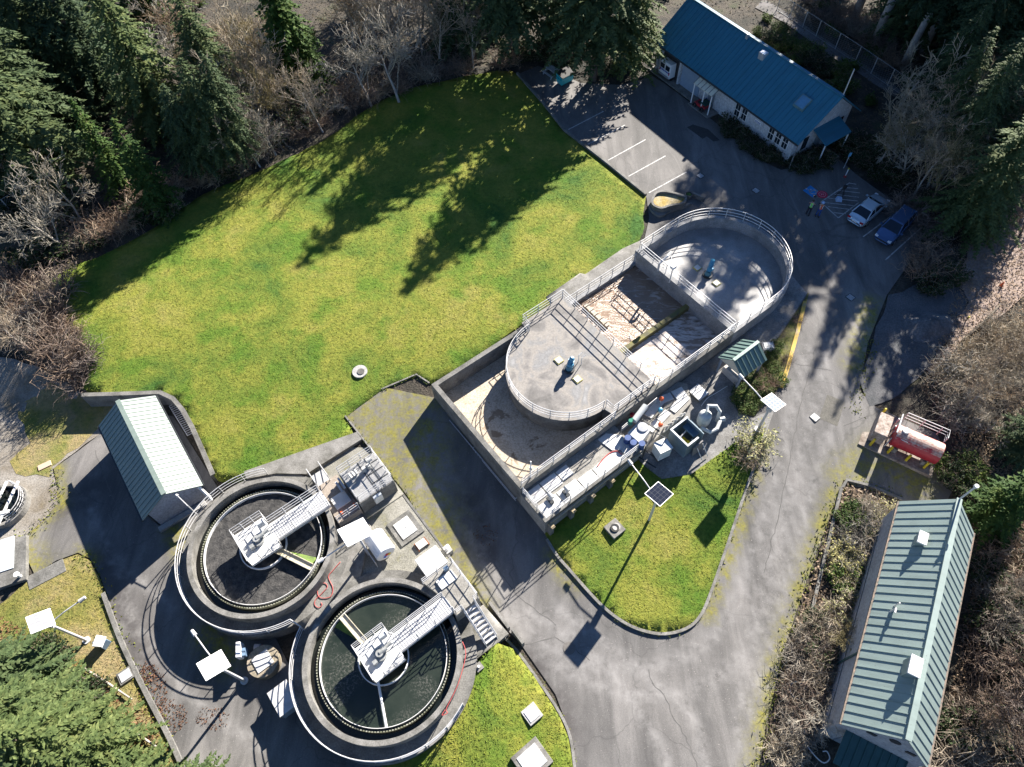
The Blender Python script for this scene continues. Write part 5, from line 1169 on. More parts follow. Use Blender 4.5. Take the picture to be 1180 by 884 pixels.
# ride-on mower by the porch
c = on(*k6(425,535), G); t = thing('ride_on_mower', 'red and dark green ride on mower parked at the office porch', 'mower', (c.x,c.y,c.z), math.atan2(OD.y,OD.x))
MB().hexa([(-.75,-.42,.35),(.8,-.38,.35),(.8,.38,.35),(-.75,.42,.35)], [(-.7,-.4,.6),(.75,-.3,.62),(.75,.3,.62),(-.7,.4,.6)]).build('body', RED, t, local=True, bevel=.05)
MB().hexa([(.0,-.5,.95),(1.0,-.5,.95),(1.0,.5,.95),(.0,.5,.95)], [(.1,-.42,1.05),(.9,-.42,1.05),(.9,.42,1.05),(.1,.42,1.05)]).build('bag', mat('dark_green_canvas', (.01,.06,.05), None, 4, .8), t, local=True, bevel=.05)
MB().hexa([(-.35,-.25,.6),(.05,-.25,.6),(.05,.25,.6),(-.35,.25,.6)], [(-.38,-.25,.72),(.05,-.25,.7),(.1,.25,.7),(-.38,.25,.72)]).build('seat', BLACK, t, local=True, bevel=.04)
for x in (-.55,.55):
    for s in (-1,1):
        w = share('wheel', TYREM, t); w.location = (x,s*.45,.27); w.rotation_euler = (PI/2,0,0); w.scale = (.82,.82,.9)
c = on(*k6(470,510), G); MBt = MB().lathe((c.x,c.y,c.z), [(0,0),(.22,0),(.27,.7),(.27,.74),(.24,.74),(.2,.1),(0,.1)], 20); tag(MBt.build('recycling_bin', mat('blue_plastic', (.02,.1,.5))), 'blue plastic bin standing beside the red mower at the porch', 'bin')
# white van nose inside the garage
c = OQ(2.75,.1,2.14); t = thing('parked_van', 'white van standing in the open garage bay with its back to the car park', 'van', c, math.atan2(ON.y,ON.x))
MB().hexa([(-.5,-.85,.35),(.4,-.85,.35),(.4,.85,.35),(-.5,.85,.35)], [(-.42,-.78,1.95),(.4,-.78,1.95),(.4,.78,1.95),(-.42,.78,1.95)]).build('body', WHITE, t, local=True, bevel=.06)
for s in (-.4,.4): MB().box((-.49,s,1.45), (.04,.6,.5)).build('rear_window', GLASS, t, local=True)
MB().box((-.53,0,.5), (.12,1.6,.16)).build('bumper', mat('bumper_grey', (.3,.31,.33)), t, local=True)
lt_ = MB()
for i in range(6): lt_.box((-.485,-.6+.24*i,1.0), (.03,.16,.16))
lt_.build('lettering', mat('sign_blue', (.02,.08,.4)), t, local=True)
for s in (-.7,.7):
    w = share('wheel', TYREM, t); w.location = (.0,s,.3); w.rotation_euler = (PI/2,0,0)
    MB().box((-.48,s*1.05,.95), (.05,.12,.3)).build('tail_light', mat('tail_light_lens', (.4,.01,.02)), t, local=True)
# ------------------------------------------------------------------ people
SKIN = mat('skin', (.45,.27,.2), (.4,.24,.18), 20, .5)
def skinobj(name, mats, verts, edges, radii, root, parent, lv=2):
    me = bpy.data.meshes.new(name); me.from_pydata(verts, edges, []); me.materials.append(mats)
    o = bpy.data.objects.new(name, me); COL.objects.link(o); o.parent = parent
    sk_ = o.modifiers.new('skin', 'SKIN'); sk_.use_smooth_shade = True
    if not me.skin_vertices:
        bm = bmesh.new(); bm.from_mesh(me); bm.verts.layers.skin.verify(); bm.to_mesh(me); bm.free()
    for i, v in enumerate(me.skin_vertices[0].data):
        r = radii[i]; v.radius = (r, r) if not isinstance(r, tuple) else r; v.use_root = i == root
    s = o.modifiers.new('sub', 'SUBSURF'); s.levels = lv; s.render_levels = lv
    return o
def person(label, px, rz, vest, helmet, trous, raise_=.0, step=.1):
    b = on(*px, G, 0); t = thing('person', label, 'person', (b.x, b.y, b.z+.03), rz)
    # local frame: x faces forward, y to the left
    V = []; Ed = []; R_ = []
    def add(p, r, par=None):
        V.append(p); R_.append(r)
        if par is not None: Ed.append((par, len(V)-1))
        return len(V)-1
    pel = add((0,0,.95), .13); sp = add((0,0,1.15), .125, pel); ch = add((0,0,1.36), .15, sp); nk = add((.01,0,1.5), .06, ch)
    hd = add((.02,0,1.6), .085, nk); hd2 = add((.03,0,1.7), .095, hd); tp = add((.02,0,1.77), .07, hd2); add((.125,0,1.665), .012, hd2)
    for s in (-1,1):
        hip = add((0,s*.1,.9), .1, pel); kn = add((.03+s*step*.3,s*.12,.5), .065, hip); an = add((-.02+s*step*.6,s*.13,.09), .042, kn); add((.16+s*step*.6,s*.15,.04), .04, an)
        sh = add((0,s*.2,1.41), .07, ch); el = add((.12,s*.27,1.16+raise_), .05, sh); wr = add((.36,s*.12,1.2+raise_*1.8), .033, el); pm = add((.43,s*.09,1.21+raise_*1.9), .035, wr)
        for f in range(4):
            k1 = add((.48,s*(.11-.022*f),1.225-.008*f+raise_*1.9), .011, pm); add((.5-.004*abs(f-1.5),s*(.075-.018*f),1.2-.01*f+raise_*1.9), .009, k1)
        k1 = add((.44,s*.055,1.235+raise_*1.9), .012, pm); add((.47,s*.035,1.245+raise_*1.9), .01, k1)
    skinobj('body', SKIN, V, Ed, R_, 0, t)
    # clothes
    v = [(0,0,.93),(0,0,1.15),(0,0,1.37),(0,0,1.47)]; r = [.155,.155,.18,.1]; e = [(0,1),(1,2),(2,3)]
    skinobj('vest', vest, v, e, r, 1, t)
    for s in (-1,1):
        skinobj('sleeve', mat('dark_navy_cloth', (.02,.03,.06), None, 6, .9), [(0,s*.17,1.41),(.12,s*.27,1.16+raise_),(.32,s*.14,1.19+raise_*1.7)], [(0,1),(1,2)], [.085,.066,.05], 0, t, 1)
        MB().hexa([(-.1+s*step*.6,s*.08,0),(.24+s*step*.6,s*.09,0),(.24+s*step*.6,s*.2,0),(-.1+s*step*.6,s*.19,0)], [(-.08+s*step*.6,s*.09,.1),(.2+s*step*.6,s*.1,.08),(.2+s*step*.6,s*.19,.08),(-.08+s*step*.6,s*.18,.1)]).build('boot', BLACK, t, local=True)
    skinobj('trousers', trous, [(0,0,.95),(0,.1,.88),(.03+step*.3,.12,.5),(-.02+step*.6,.13,.1),(0,-.1,.88),(.03-step*.3,-.12,.5),(-.02-step*.6,-.13,.1)], [(0,1),(1,2),(2,3),(0,4),(4,5),(5,6)], [.15,.115,.085,.07,.115,.085,.07], 0, t)
    st = MB()
    for s in (-1,1): st.box((.02,s*.1,1.25), (.36,.05,.3))
    st.build('reflective_stripe', mat('silver_tape', (.6,.6,.6)), t, local=True)
    if helmet: MB().lathe((.02,0,1.69), [(.165,0),(.15,.02),(.135,.03),(.12,.09),(.07,.14),(0,.15)], 20).build('hard_hat', helmet, t, local=True, smooth=True)
    else: MB().lathe((.0,0,1.68), [(.115,0),(.118,.06),(.08,.125),(0,.145)], 16).build('hair', mat('brown_hair', (.05,.03,.02), None, 8, .8), t, local=True, smooth=True)
    ey = MB()
    for s in (-1,1): ey.box((.112,s*.035,1.7), (.02,.022,.014))
    ey.build('eyes', BLACK, t, local=True)
    return t
person('person in a lime green safety vest holding a controller on the car park', (930.3,247.5), math.radians(60), mat('lime_safety_vest', (.28,.8,.14), (.2,.65,.1), 6, .7), None, mat('charcoal_trousers', (.03,.03,.04), None, 5, .9), step=.12)
person('person in an orange safety vest with a pale blue hard hat and blue jeans', (941.3,249.6), math.radians(75), mat('orange_safety_vest', (.85,.13,.02), (.7,.1,.015), 6, .7), mat('pale_blue_hat', (.3,.45,.7), None, 5, .4), mat('blue_jeans', (.03,.08,.25), (.02,.06,.2), 6, .9), raise_=.1, step=.05)
c = on(936.5,240.5,G); o = MB().box((c.x-.15,c.y+.35,c.z+1.25), (.2,.25,.06), .5).build('controller', DARK); tag(o, 'small dark controller held in front of the person in the lime vest', 'controller')
o.location = (0,0,0)
# landing pad, tripod and bag, striped post
c = on(947.3,224.5,G); t = thing('landing_pad', 'round red fabric landing pad lying on the asphalt beside the blue square', 'landing pad', (c.x,c.y,c.z+.03))
MB().cyl((c.x,c.y,c.z+.03), .5, .03, 32).build('disc', mat('red_fabric', (.6,.03,.08), (.5,.02,.06), 5, .8), t)
mk_ = MB().ring((c.x,c.y,c.z), .3, .35, .062, .067, 28); mk_.box((c.x-.1,c.y,c.z+.065), (.05,.3,.006)); mk_.box((c.x+.1,c.y,c.z+.065), (.05,.3,.006)); mk_.box((c.x,c.y,c.z+.0652), (.15,.05,.005)); mk_.build('marking', mat('pink_print', (.75,.35,.35)), t)
c = on(968,227.5,G); t = thing('tripod', 'black tripod with equipment standing in the hatched bay', 'tripod', c)
for i in range(3):
    a = 2.1*i+.5; MB().tube([(c.x+.45*math.cos(a),c.y+.45*math.sin(a),c.z+.03),(c.x,c.y,c.z+1.15)], .03, 6).build('leg', BLACK, t)
MB().box((c.x,c.y,c.z+1.3), (.32,.24,.3), .6).build('instrument', BLACK, t)
c = on(966,231,G); o = MB().hexa([(c.x-.3,c.y-.2,c.z+.03),(c.x+.25,c.y-.28,c.z+.03),(c.x+.3,c.y+.15,c.z+.03),(c.x-.25,c.y+.22,c.z+.03)], [(c.x-.24,c.y-.15,c.z+.4),(c.x+.2,c.y-.2,c.z+.36),(c.x+.24,c.y+.1,c.z+.36),(c.x-.2,c.y+.16,c.z+.42)]).build('equipment_bag', mat('pale_blue_nylon', (.45,.6,.8), (.35,.5,.72), 5, .6)); tag(o, 'pale blue bag on the hatched bay at the foot of the tripod', 'bag')
c = on(973.5,204,G); t = thing('marker_post', 'short white marker post with a red foot beside the hatched bay', 'post', c)
MB().tube([c, c+Vector((0,0,1.0))], .05, 8).build('pole', WHITE, t); MB().cyl(tuple(c), .16, .2, 14, .1).build('base', RED, t); MB().cyl(tuple(c+Vector((0,0,.98))), .09, .08, 10).build('cap', YELLOW, t)
c = on(972,194,G); t = thing('parking_sign', 'small blue parking sign on a steel post in front of the office porch', 'sign', c)
MB().tube([c, c+Vector((0,0,1.9))], .035, 8).build('post', STEEL, t); MB().box((c.x,c.y-.04,c.z+1.7), (.32,.03,.45), .4).build('sign_plate', mat('sign_plate_blue', (.15,.45,.7)), t)
# ------------------------------------------------------------------ yard furniture
WOODG = mat('grey_wood', (.42,.44,.46), (.3,.32,.34), 2.5, .85)
c = on(636,86,G); rz = math.radians(-52); t = thing('picnic_table', 'weathered grey picnic table in the shade beside the teal dumpster', 'picnic table', c, rz)
for i in range(5): MB().box((0,-.32+.16*i,.74), (1.8,.14,.045)).build('plank', WOODG, t, local=True)
for s in (-1,1):
    MB().box((0,s*.75,.44), (1.8,.26,.045)).build('bench', WOODG, t, local=True)
    m = MB(); m.beam((s*.65,-.75,0), (s*.65,-.2,.72), .09, .09); m.beam((s*.65,.75,0), (s*.65,.2,.72), .09, .09); m.beam((s*.65,-.8,.38), (s*.65,.8,.38), .09, .09); m.build('leg', WOODG, t, local=True)
c = on(650.5,95,G); t = thing('dumpster', 'teal steel dumpster with a black lid beside the picnic table', 'dumpster', c, math.radians(38))
TL = mat('teal_steel', (.03,.4,.42), (.02,.33,.36), 3, .5)
MB().hexa([(-.8,-.45,.15),(.8,-.45,.15),(.8,.4,.15),(-.8,.4,.15)], [(-.85,-.6,1.1),(.85,-.6,1.1),(.85,.5,1.3),(-.85,.5,1.3)]).build('body', TL, t, local=True, bevel=.03)
MB().hexa([(-.88,-.65,1.11),(.88,-.65,1.11),(.88,.55,1.31),(-.88,.55,1.31)], [(-.88,-.65,1.17),(.88,-.65,1.17),(.88,.55,1.37),(-.88,.55,1.37)]).build('lid', BLACK, t, local=True)
for x in (-.65,.65):
    for y in (-.35,.3): MB().cyl((x,y,0), .08, .16, 10).build('caster', BLACK, t, local=True)
for x in (-.9,.9): MB().box((x,0,.8), (.1,.8,.14)).build('lift_pocket', TL, t, local=True)
# red fuel tank on a concrete slab, bollards
k8 = lambda x, y: (980+x/8.04, 450+y/8.04)
e0, e1 = at(*k8(385,430), 2.0), at(*k8(800,610), 2.0); ax = (e1-e0); ax.z = 0; ln = ax.length; ax.normalize(); sd = Vector((-ax.y, ax.x, 0))
mid = (e0+e1)/2; g = G(mid.x, mid.y); t = thing('fuel_tank', 'rusty red horizontal fuel tank dusted with pale leaves, guarded by yellow bollards', 'tank', (mid.x,mid.y,g))
def red_mat():
    m, nt, b = nodes('rust_red_tank'); p = pos(nt); n_ = noise(nt, p, 1.6, 6, .65)
    ge = nt.nodes.new('ShaderNodeNewGeometry'); sx_ = nt.nodes.new('ShaderNodeSeparateXYZ'); nt.links.new(ge.outputs['Normal'], sx_.inputs[0])
    top = ramp(nt, math_(nt, 'MULTIPLY', sx_.outputs[2], ramp(nt, n_, [(.3,(.6,)*3),(.6,(1.2,)*3)])), [(.62,(0,0,0)),(.82,(1,1,1))])
    c = ramp(nt, noise(nt, p, 2, 4), [(.3,(.28,.012,.025)),(.7,(.42,.02,.035))])
    nt.links.new(mixc(nt, top, c, ramp(nt, noise(nt, p, 5, 4), [(.35,(.32,.14,.11)),(.65,(.5,.42,.36))])), b.inputs['Base Color']); b.inputs['Roughness'].default_value = .55; return m
capsule(MB(), Vector((mid.x,mid.y,g+1.35)), ax, ln, .85, 30).build('body', red_mat(), t, smooth=False)
for s in (-.32,.32): q_ = mid+ax*(ln*s); MB().box((q_.x,q_.y,g+.35), (.3,1.5,.7), math.atan2(ax.y,ax.x)).build('saddle', CONC, t)
q_ = mid-ax*(ln*.36)+sd*.1; MB().cyl((q_.x,q_.y,g+2.1), .25, .2, 18).build('white_cap', WHITE, t)
q_ = mid-ax*(ln*.3)-sd*.62; MB().box((q_.x,q_.y,g+1.75), (.5,.03,.4), math.atan2(ax.y,ax.x)).build('placard', WHITE, t)
sl2 = [mid-ax*(ln*.5+1.9)-sd*1.3, mid+ax*(ln*.5+.3)-sd*1.3, mid+ax*(ln*.5+.3)+sd*1.9, mid-ax*(ln*.5+1.9)+sd*1.9]
tag(MB().prism([(p.x,p.y) for p in sl2], g-.3, g+.18).build('tank_slab', mat('leafy_concrete', (.36,.32,.28), (.2,.16,.13), 1.4, .9, bmp=.4, c3=(.09,.07,.05), fine=6)), 'leaf strewn concrete slab under the red fuel tank', 'slab')
q_ = mid-ax*(ln*.5+.9)+sd*.4; t = thing('fuel_pump_cabinet', 'leaf covered tan pump cabinet at the road end of the red tank', 'cabinet', (q_.x,q_.y,g+.18))
LEAFY = mat('leaf_covered_metal', (.5,.43,.38), (.3,.24,.2), 2.5, .9, bmp=.6, c3=(.1,.08,.06), fine=7)
MB().box((q_.x,q_.y,g+.85), (1.0,2.0,1.3), math.atan2(ax.y,ax.x)).build('body', LEAFY, t, bevel=.04)
pv = MB()
for i in range(4): p_ = q_+ax*.8+sd*(-.9+.6*i); pv.tube([(p_.x,p_.y,g+.2),(p_.x,p_.y,g+1.5+.2*(i % 2))], .06, 8)
pv.tube([q_+ax*.8-sd*.9+Vector((0,0,1.4)), q_+ax*.8+sd*.9+Vector((0,0,1.4))], .06, 8); pv.build('pipework', STEEL, t)
rail('rusty railed walkway behind the red fuel tank', [mid-ax*(ln*.42)+sd*1.75+Vector((0,0,.18)), mid+ax*(ln*.5)+sd*1.75+Vector((0,0,.18)), mid+ax*(ln*.5)+sd*1.0+Vector((0,0,.18))], 1.3)
BM = MB().tube([(0,0,0),(0,0,1.05)], .1, 12).mesh('post', YELLOW); BC = MB().lathe((0,0,1.05), [(.1,0),(.08,.05),(0,.07)], 12).mesh('cap', YELLOW)
bl = ['yellow bollard farthest up the road from the red tank', 'second yellow bollard from the top, before the tan pump cabinet', 'yellow bollard at the road corner of the red tank slab', 'yellow bollard at the road end of the red tank side', 'yellow bollard in the middle of the red tank side', 'yellow bollard at the far lower end of the red tank']
for (x, y), lb in zip(((275,235),(230,368),(175,512),(335,585),(500,660),(662,730)), bl):
    b = on(*k8(x, y), G); t = thing('bollard', lb, 'bollard', b, group='yellow bollards round the red tank'); share('post', BM, t); share('cap', BC, t)
# slabs, covers, drains on the ground
def slab(label, px, z, w_, d_, rz, cover=True, mm=None, cat='hatch', nm='hatch_slab', h=.2):
    c = on(*px, z); t = thing(nm, label, cat, c)
    MB().box((c.x,c.y,c.z+h/2), (w_,d_,h), rz).build('slab', mm or CONC, t, bevel=.02)
    if cover: MB().box((c.x,c.y,c.z+h+.02), (w_*.72,d_*.72,.04), rz).build('cover', mat('cover_steel', (.62,.63,.63), (.5,.51,.51), 3, .5, .2), t)
    return t, c
gi = lambda x, y: G(x, y)+.1
t, c = slab('square concrete slab with a black valve ring in the lawn island', (708,610), gi, 1.15, 1.15, RZ, False, h=.25)
MB().ring((c.x,c.y,c.z), .2, .32, .25, .33, 24).build('valve_ring', BLACK, t); MB().cyl((c.x+.12,c.y+.1,c.z+.25), .3, .05, 20).build('round_lid', CONCW, t)
slab('pale square access hatch in the lower lawn near the kerb', (613,823), hill2, 1.05, 1.05, RZ, True, CONCW)
slab('large concrete pit slab with a pale steel cover at the bottom edge of the lower lawn', (613,876), hill2, 2.0, 1.8, RZ, True, CONC, h=.3)
slab('long concrete slab with a pale blue grey cover by the round open tank at the left edge', (12,650), G, 2.6, 3.6, math.radians(20), False, CONCD, h=.35)
c = on(10,648,G); o = MB().box((c.x-.1,c.y+.5,c.z+.385), (1.0,2.6,.06), math.radians(20)).build('cover_plate', mat('pale_blue_cover', (.6,.66,.72), (.52,.57,.62), 2, .5)); tag(o, 'long pale blue grey cover plate lying on the concrete slab at the left edge', 'cover')
c = on(27,666,G); t = thing('vent_stub', 'white vent pipe stub on the concrete slab at the left edge', 'pipe', (c.x,c.y,c.z+.35)); MB().tube([(c.x,c.y,c.z+.35),(c.x,c.y,c.z+.8)], .12, 12).build('pipe', WHITE, t); MB().cyl((c.x,c.y,c.z+.8), .2, .08, 14).build('cap', WHITE, t)
slab('flat grey concrete strip in the thin grass beside the service road', (54,662), G, 2.6, 1.1, RZ-.1, False, CONCD, h=.09)
slab('tan board lying on the dry grass beside the pavement', (52,537), G, 1.0, .5, RZ-.1, False, mat('tan_board', (.55,.4,.3), (.5,.36,.27), 2, .8), 'board', 'board', h=.12)
t, c = slab('round concrete manhole with a white patch on the open lawn', (415,429), T0, .5, .5, 0, False, CONCW, 'manhole', 'manhole', h=.1)
MB().cyl((c.x,c.y,c.z), .62, .16, 28).build('ring', CONCW, t); MB().cyl((c.x+.1,c.y-.05,c.z+.16), .3, .05, 20).build('lid', CONCD, t)
slab('flat white box on the planted bed beside the yellow kerb', (884,401), gi, 1.0, .8, RZ-.6, True, CONCW, h=.35)
slab('grey plate lying beside the mossy kerb of the service road', (146,779), G, 1.0, .9, RZ, True, CONCD)
c = on(121,742,G); t = thing('control_cabinet', 'white topped control cabinet on a grey base behind the mossy kerb', 'cabinet', c)
MB().box((c.x,c.y,c.z+.4), (.6,.75,.8), RZ+.5).build('body', mat('panel_blue_grey', (.16,.25,.36)), t, bevel=.02); MB().hexa([(c.x+x,c.y+y,c.z+.8) for x, y in ((-.34,-.36),(.36,-.42),(.42,.3),(-.28,.42))], [(c.x+x,c.y+y,c.z+.92) for x, y in ((-.3,-.33),(.33,-.38),(.38,.27),(-.25,.38))]).build('lid', WHITE, t)
def grate(label, px, w_=.6):
    c = on(*px, G); t = thing('drain_grate', label, 'drain', (c.x,c.y,c.z+.03), RZ)
    m = MB()
    for i in range(6): m.box((0,-w_/2+w_*(i+.5)/6,.01), (w_,w_/11,.03))
    m.build('bars', STEEL, t, local=True)
    m = MB(); 
    for s in (-1,1): m.box((s*w_/2,0,.01), (.06,w_,.035)); m.box((0,s*w_/2,.0101), (w_-.07,.06,.034))
    m.build('frame', DARK, t, local=True)
grate('steel drain grate beside the asphalt patch in the road', (939,481)); grate('steel drain grate in the shaded road right of the rounded tank', (980,343)); grate('steel drain grate in the car park near the curved planter', (807,203)); grate('steel drain grate in the shaded forecourt left of the accessible bay', (871,220))
c = on(656,747,G); o = MB().cyl((c.x,c.y,c.z+.02), .42, .02, 28).build('manhole_cover', mat('iron', (.14,.13,.12), None, 5, .7)); tag(o, 'round iron manhole cover in the road under the lamp panel shadow', 'manhole')
# curved planter by the tank's rounded end
kp = lambda x, y, z: at(730+x/9.825, 200+y/9.825, z)
out = smooth([(215,330),(218,290),(250,225),(320,200),(440,215),(590,262),(560,330),(470,350),(400,365),(330,388),(280,382),(235,360)], 4, True)
t = thing('planter', 'curved concrete planter with mossy pale soil at the corner of the car park', 'planter', kp(380,300,2.0))
wp_ = [kp(x, y, 2.75) for x, y in out]
MB().prism([(p.x,p.y) for p in wp_], 1.6, 2.55).build('soil', mat('mossy_sand', (.42,.37,.25), (.36,.26,.07), .9, .95, bmp=.3, c3=(.22,.17,.03), fine=7), t)
strip(wp_, -.11, .11, lambda p: 1.6, lambda p: 2.78, MB(), True).build('wall', CONCD, t)
led = smooth([(180,350),(240,380),(300,400),(370,385),(450,365),(560,345),(660,335),(560,390),(470,410),(400,440),(340,475),(280,480),(220,440),(185,400)], 3, True)
MB().prism([(p.x,p.y) for p in [kp(x, y, 2.2) for x, y in led]], 1.2, 2.25).build('ledge', CONC, t)
c = kp(625,243,2.3); o = thing('plant_tub', 'round concrete tub with green plants beside the curved planter', 'plant pot', (c.x,c.y,2.0)); MB().lathe((c.x,c.y,2.0), [(0,0),(.3,0),(.38,.45),(.3,.45),(.28,.3),(0,.3)], 20).build('tub', CONCD, o); MB().lathe((c.x,c.y,2.31), [(0,.22),(.15,.16),(.26,.05)], 12).build('plant', mat('tub_green', (.06,.14,.03), (.03,.08,.02), 8, .9), o)
st_ = strip([kp(640,250,2.0), kp(790,315,2.0)], -.1, .1, lambda p: 1.5, lambda p: 2.5, MB()).build('low_wall', CONCD); tag(st_, 'low concrete wall running from the plant tub to the rounded tank', 'wall')
# round open tank at the left edge
c = on(8,585,G); t = thing('open_round_tank', 'small round concrete tank with white pipe frames inside, at the left edge', 'tank', c)
MB().ring((c.x,c.y,c.z), 1.55, 1.8, -.2, .6, 44).build('wall', CONC, t); MB().disc((c.x,c.y,c.z+.3), 1.56).build('water', DARKW_, t)
fm = MB()
for s in (-.5,.4): fm.beam((c.x+s,c.y-1.9,c.z+.7), (c.x+s+.2,c.y+1.9,c.z+.7), .18, .1)
fm.beam((c.x-.3,c.y-.9,c.z+.75), (c.x+.9,c.y-.6,c.z+.75), .25, .12); fm.beam((c.x-.6,c.y-1.7,c.z+.8), (c.x+.3,c.y-1.5,c.z+.8), .35, .15)
fm.build('frame', WHITE, t)
railmb(MB(), arc((c.x,c.y), 1.68, -.9, 1.4, c.z+.6, 10), h=.8, sp=.8).build('rail', STEEL, t)
MB().box((c.x-.9,c.y+1.1,c.z+.8), (.7,.5,.4), .4).build('motor', DARK, t)
# gravel heap and bits on the right bank
def heap(label, px, r, h, m):
    c = on(*px, G); mb = MB(); n_ = 40; kk_ = 12; mb.v.append((c.x,c.y,c.z+h)); 
    for i in range(1, kk_+1):
        for j in range(n_):
            a = 2*PI*j/n_; f = i/kk_; rr = r*f*(1+.18*math.sin(2*a+1)+.1*math.sin(5*a)); z = h*(math.cos(f*PI)+1)/2+random.uniform(-.06,.06)*(1-f)
            mb.v.append((c.x+rr*math.cos(a)*1.25, c.y+rr*math.sin(a), c.z+z-.02))
    for j in range(n_): mb.f.append((0,1+j,1+(j+1)%n_)); mb.m.append(0)
    for i in range(kk_-1):
        for j in range(n_): p = 1+i*n_; q = p+n_; j2 = (j+1) % n_; mb.f.append((p+j,q+j,q+j2,p+j2)); mb.m.append(0)
    tag(mb.build('gravel_heap', m, smooth=True), label, 'gravel heap')
heap('low heap of grey gravel at the edge of the leaf covered bank', (1074,375), 1.9, .75, mat('heap_gravel', (.16,.16,.162), (.1,.1,.105), 1.5, .95, bmp=.8, bscale=10, fine=7))
c = on(1153,330,G); t = thing('marker_cone', 'small orange marker cone on the tan leaf bank at the right edge', 'cone', c); MB().cyl(tuple(c), .2, .04, 4).build('base', BLACK, t); MB().lathe(tuple(c), [(.15,.04),(.03,.6),(0,.6)], 14).build('cone', ORANGE, t)
c = on(1112,371,G); t = thing('marker_stake', 'yellow topped stake beside the gravel heap', 'stake', c); MB().tube([c, c+Vector((0,0,.7))], .05, 6).build('stake', BARK, t); MB().tube([c+Vector((0,0,.55)), c+Vector((0,0,.75))], .08, 8).build('tip', YELLOW, t)
lg = [on(u, v, G, .15) for u, v in ((1108,395),(1126,378),(1142,363),(1153,350))]; tag(MB().tube(lg, [.16,.14,.12,.07], 8).build('fallen_log', BARK, smooth=True), 'dark fallen log on the tan leaf bank above the thicket', 'log')
for lb, pxs, r_ in (('pale broken trunk lying in the brown leaves below the big conifers at lower left', ((92,846),(118,862),(150,882)), .17), ('thin pale fallen birch trunk leaning over the grass at lower left', ((96,770),(125,788),(152,806)), .09), ('second thin pale fallen trunk among the leaves near the service road kerb', ((132,836),(158,846),(182,862)), .1)):
    w_ = [on(u, v, G, .25) for u, v in pxs]; tag(MB().tube(w_, [r_,r_*.85,r_*.6], 8).build('fallen_log', mat('pale_bark', (.45,.4,.36), (.3,.26,.22), 3, .85), smooth=True), lb, 'log')
c = on(917,797,G); t = thing('blue_tub', 'blue plastic tub lying in the shrubs between the road and the pump house', 'tub', c); MB().lathe(tuple(c), [(0,.05),(.4,.05),(.5,.5),(.55,.5),(.5,.45),(.42,.1),(0,.1)], 24).build('tub', mat('blue_tub_plastic', (.06,.17,.38), (.05,.14,.32), 3, .5), t)
hose('white hose lying in a loop at the door end of the pump house', [(925,850),(932,862),(942,874),(950,879),(956,874),(953,866),(948,866)], .2, .04, WHITE)
# low wall and fences
wl = [on(u, v, G) for u, v in ((1126,561),(1128,580),(1142,596),(1160,615),(1185,645))]
tag(strip(wl, -.14, .14, lambda p: G(p.x,p.y)-.2, lambda p: G(p.x,p.y)+.7, MB()).build('garden_wall', CONCD), 'low mossy concrete wall in the thicket behind the pump house', 'wall')
def wire_fence(label, pxs, h=1.9, sp=2.6):
    w_ = [on(u, v, G) for u, v in pxs]; t = thing('wire_fence', label, 'fence', w_[0]); 
    tot = sum((b-a).length for a, b in zip(w_[:-1], w_[1:])); m = MB(); wires = MB()
    for a, b in zip(w_[:-1], w_[1:]):
        k_ = max(1, round((b-a).length/sp))
        for i in range(k_): p = a+(b-a)*(i/k_); MB().tube([p, p+Vector((0,0,h))], .05, 6).build('post', STEEL, t)
        dd = b-a; l_ = dd.length; N = int(l_/.28)
        for i in range(N):
            for s in (0, 1):
                f0, f1 = i/N, min(1, max(0, i/N+(h/l_)*(1 if s else -1)))
                wires.beam(a+dd*f0+Vector((0,0,.05)), a+dd*f1+Vector((0,0,.05+h*abs(f1-f0)*l_/h)), .012, .012)
        for z in (.05, h): wires.tube([a+Vector((0,0,z)), b+Vector((0,0,z))], .025, 5)
    wires.build('wire_mesh', mat('wire_grey', (.3,.32,.34), None, 4, .5, .3), t)
wire_fence('chain link fence running through the dark wood at the left edge', [(-10,262),(40,232),(94,200)])
wire_fence('chain link fence along the path behind the long teal roofed building', [(895,12),(940,42),(985,72),(1042,112)])
sheet('path', jitter(densify([(870,8),(900,24),(940,52),(985,82),(1030,112),(1038,104),(992,72),(946,42),(906,14),(880,-2)], 10), 1), G, .02, mat('dirt_path', (.2,.19,.19), (.12,.115,.11), .8, .95, fine=8), 1.0)
# ------------------------------------------------------------------ trees, shrubs, grass
def leafmat(name, stops, sc=.9, rough=.75, trans=.3):
    m, nt, b = nodes(name); p = pos(nt); oi = nt.nodes.new('ShaderNodeObjectInfo')
    n = noise(nt, p, sc, 4, .7); c = ramp(nt, n, stops)
    f = noise(nt, p, 6, 2, .6); c = mixc(nt, 1.0, c, ramp(nt, f, [(.3,(.6,.65,.6)),(.7,(1.35,1.3,1.2))]), 'MULTIPLY')
    c = mixc(nt, 1.0, c, ramp(nt, oi.outputs['Random'], [(0,(.75,.8,.85)),(1,(1.2,1.12,.95))]), 'MULTIPLY')
    nt.links.new(c, b.inputs['Base Color']); b.inputs['Roughness'].default_value = rough; b.inputs['Specular IOR Level'].default_value = .25
    if trans:
        tl = nt.nodes.new('ShaderNodeBsdfTranslucent'); nt.links.new(c, tl.inputs['Color']); mx = nt.nodes.new('ShaderNodeMixShader'); mx.inputs[0].default_value = trans
        out = nt.nodes['Material Output']; nt.links.new(b.outputs[0], mx.inputs[1]); nt.links.new(tl.outputs[0], mx.inputs[2]); nt.links.new(mx.outputs[0], out.inputs['Surface'])
    return m
NEEDLE = leafmat('fir_needles', [(.3,(.045,.08,.042)),(.5,(.08,.12,.06)),(.7,(.14,.18,.085))])
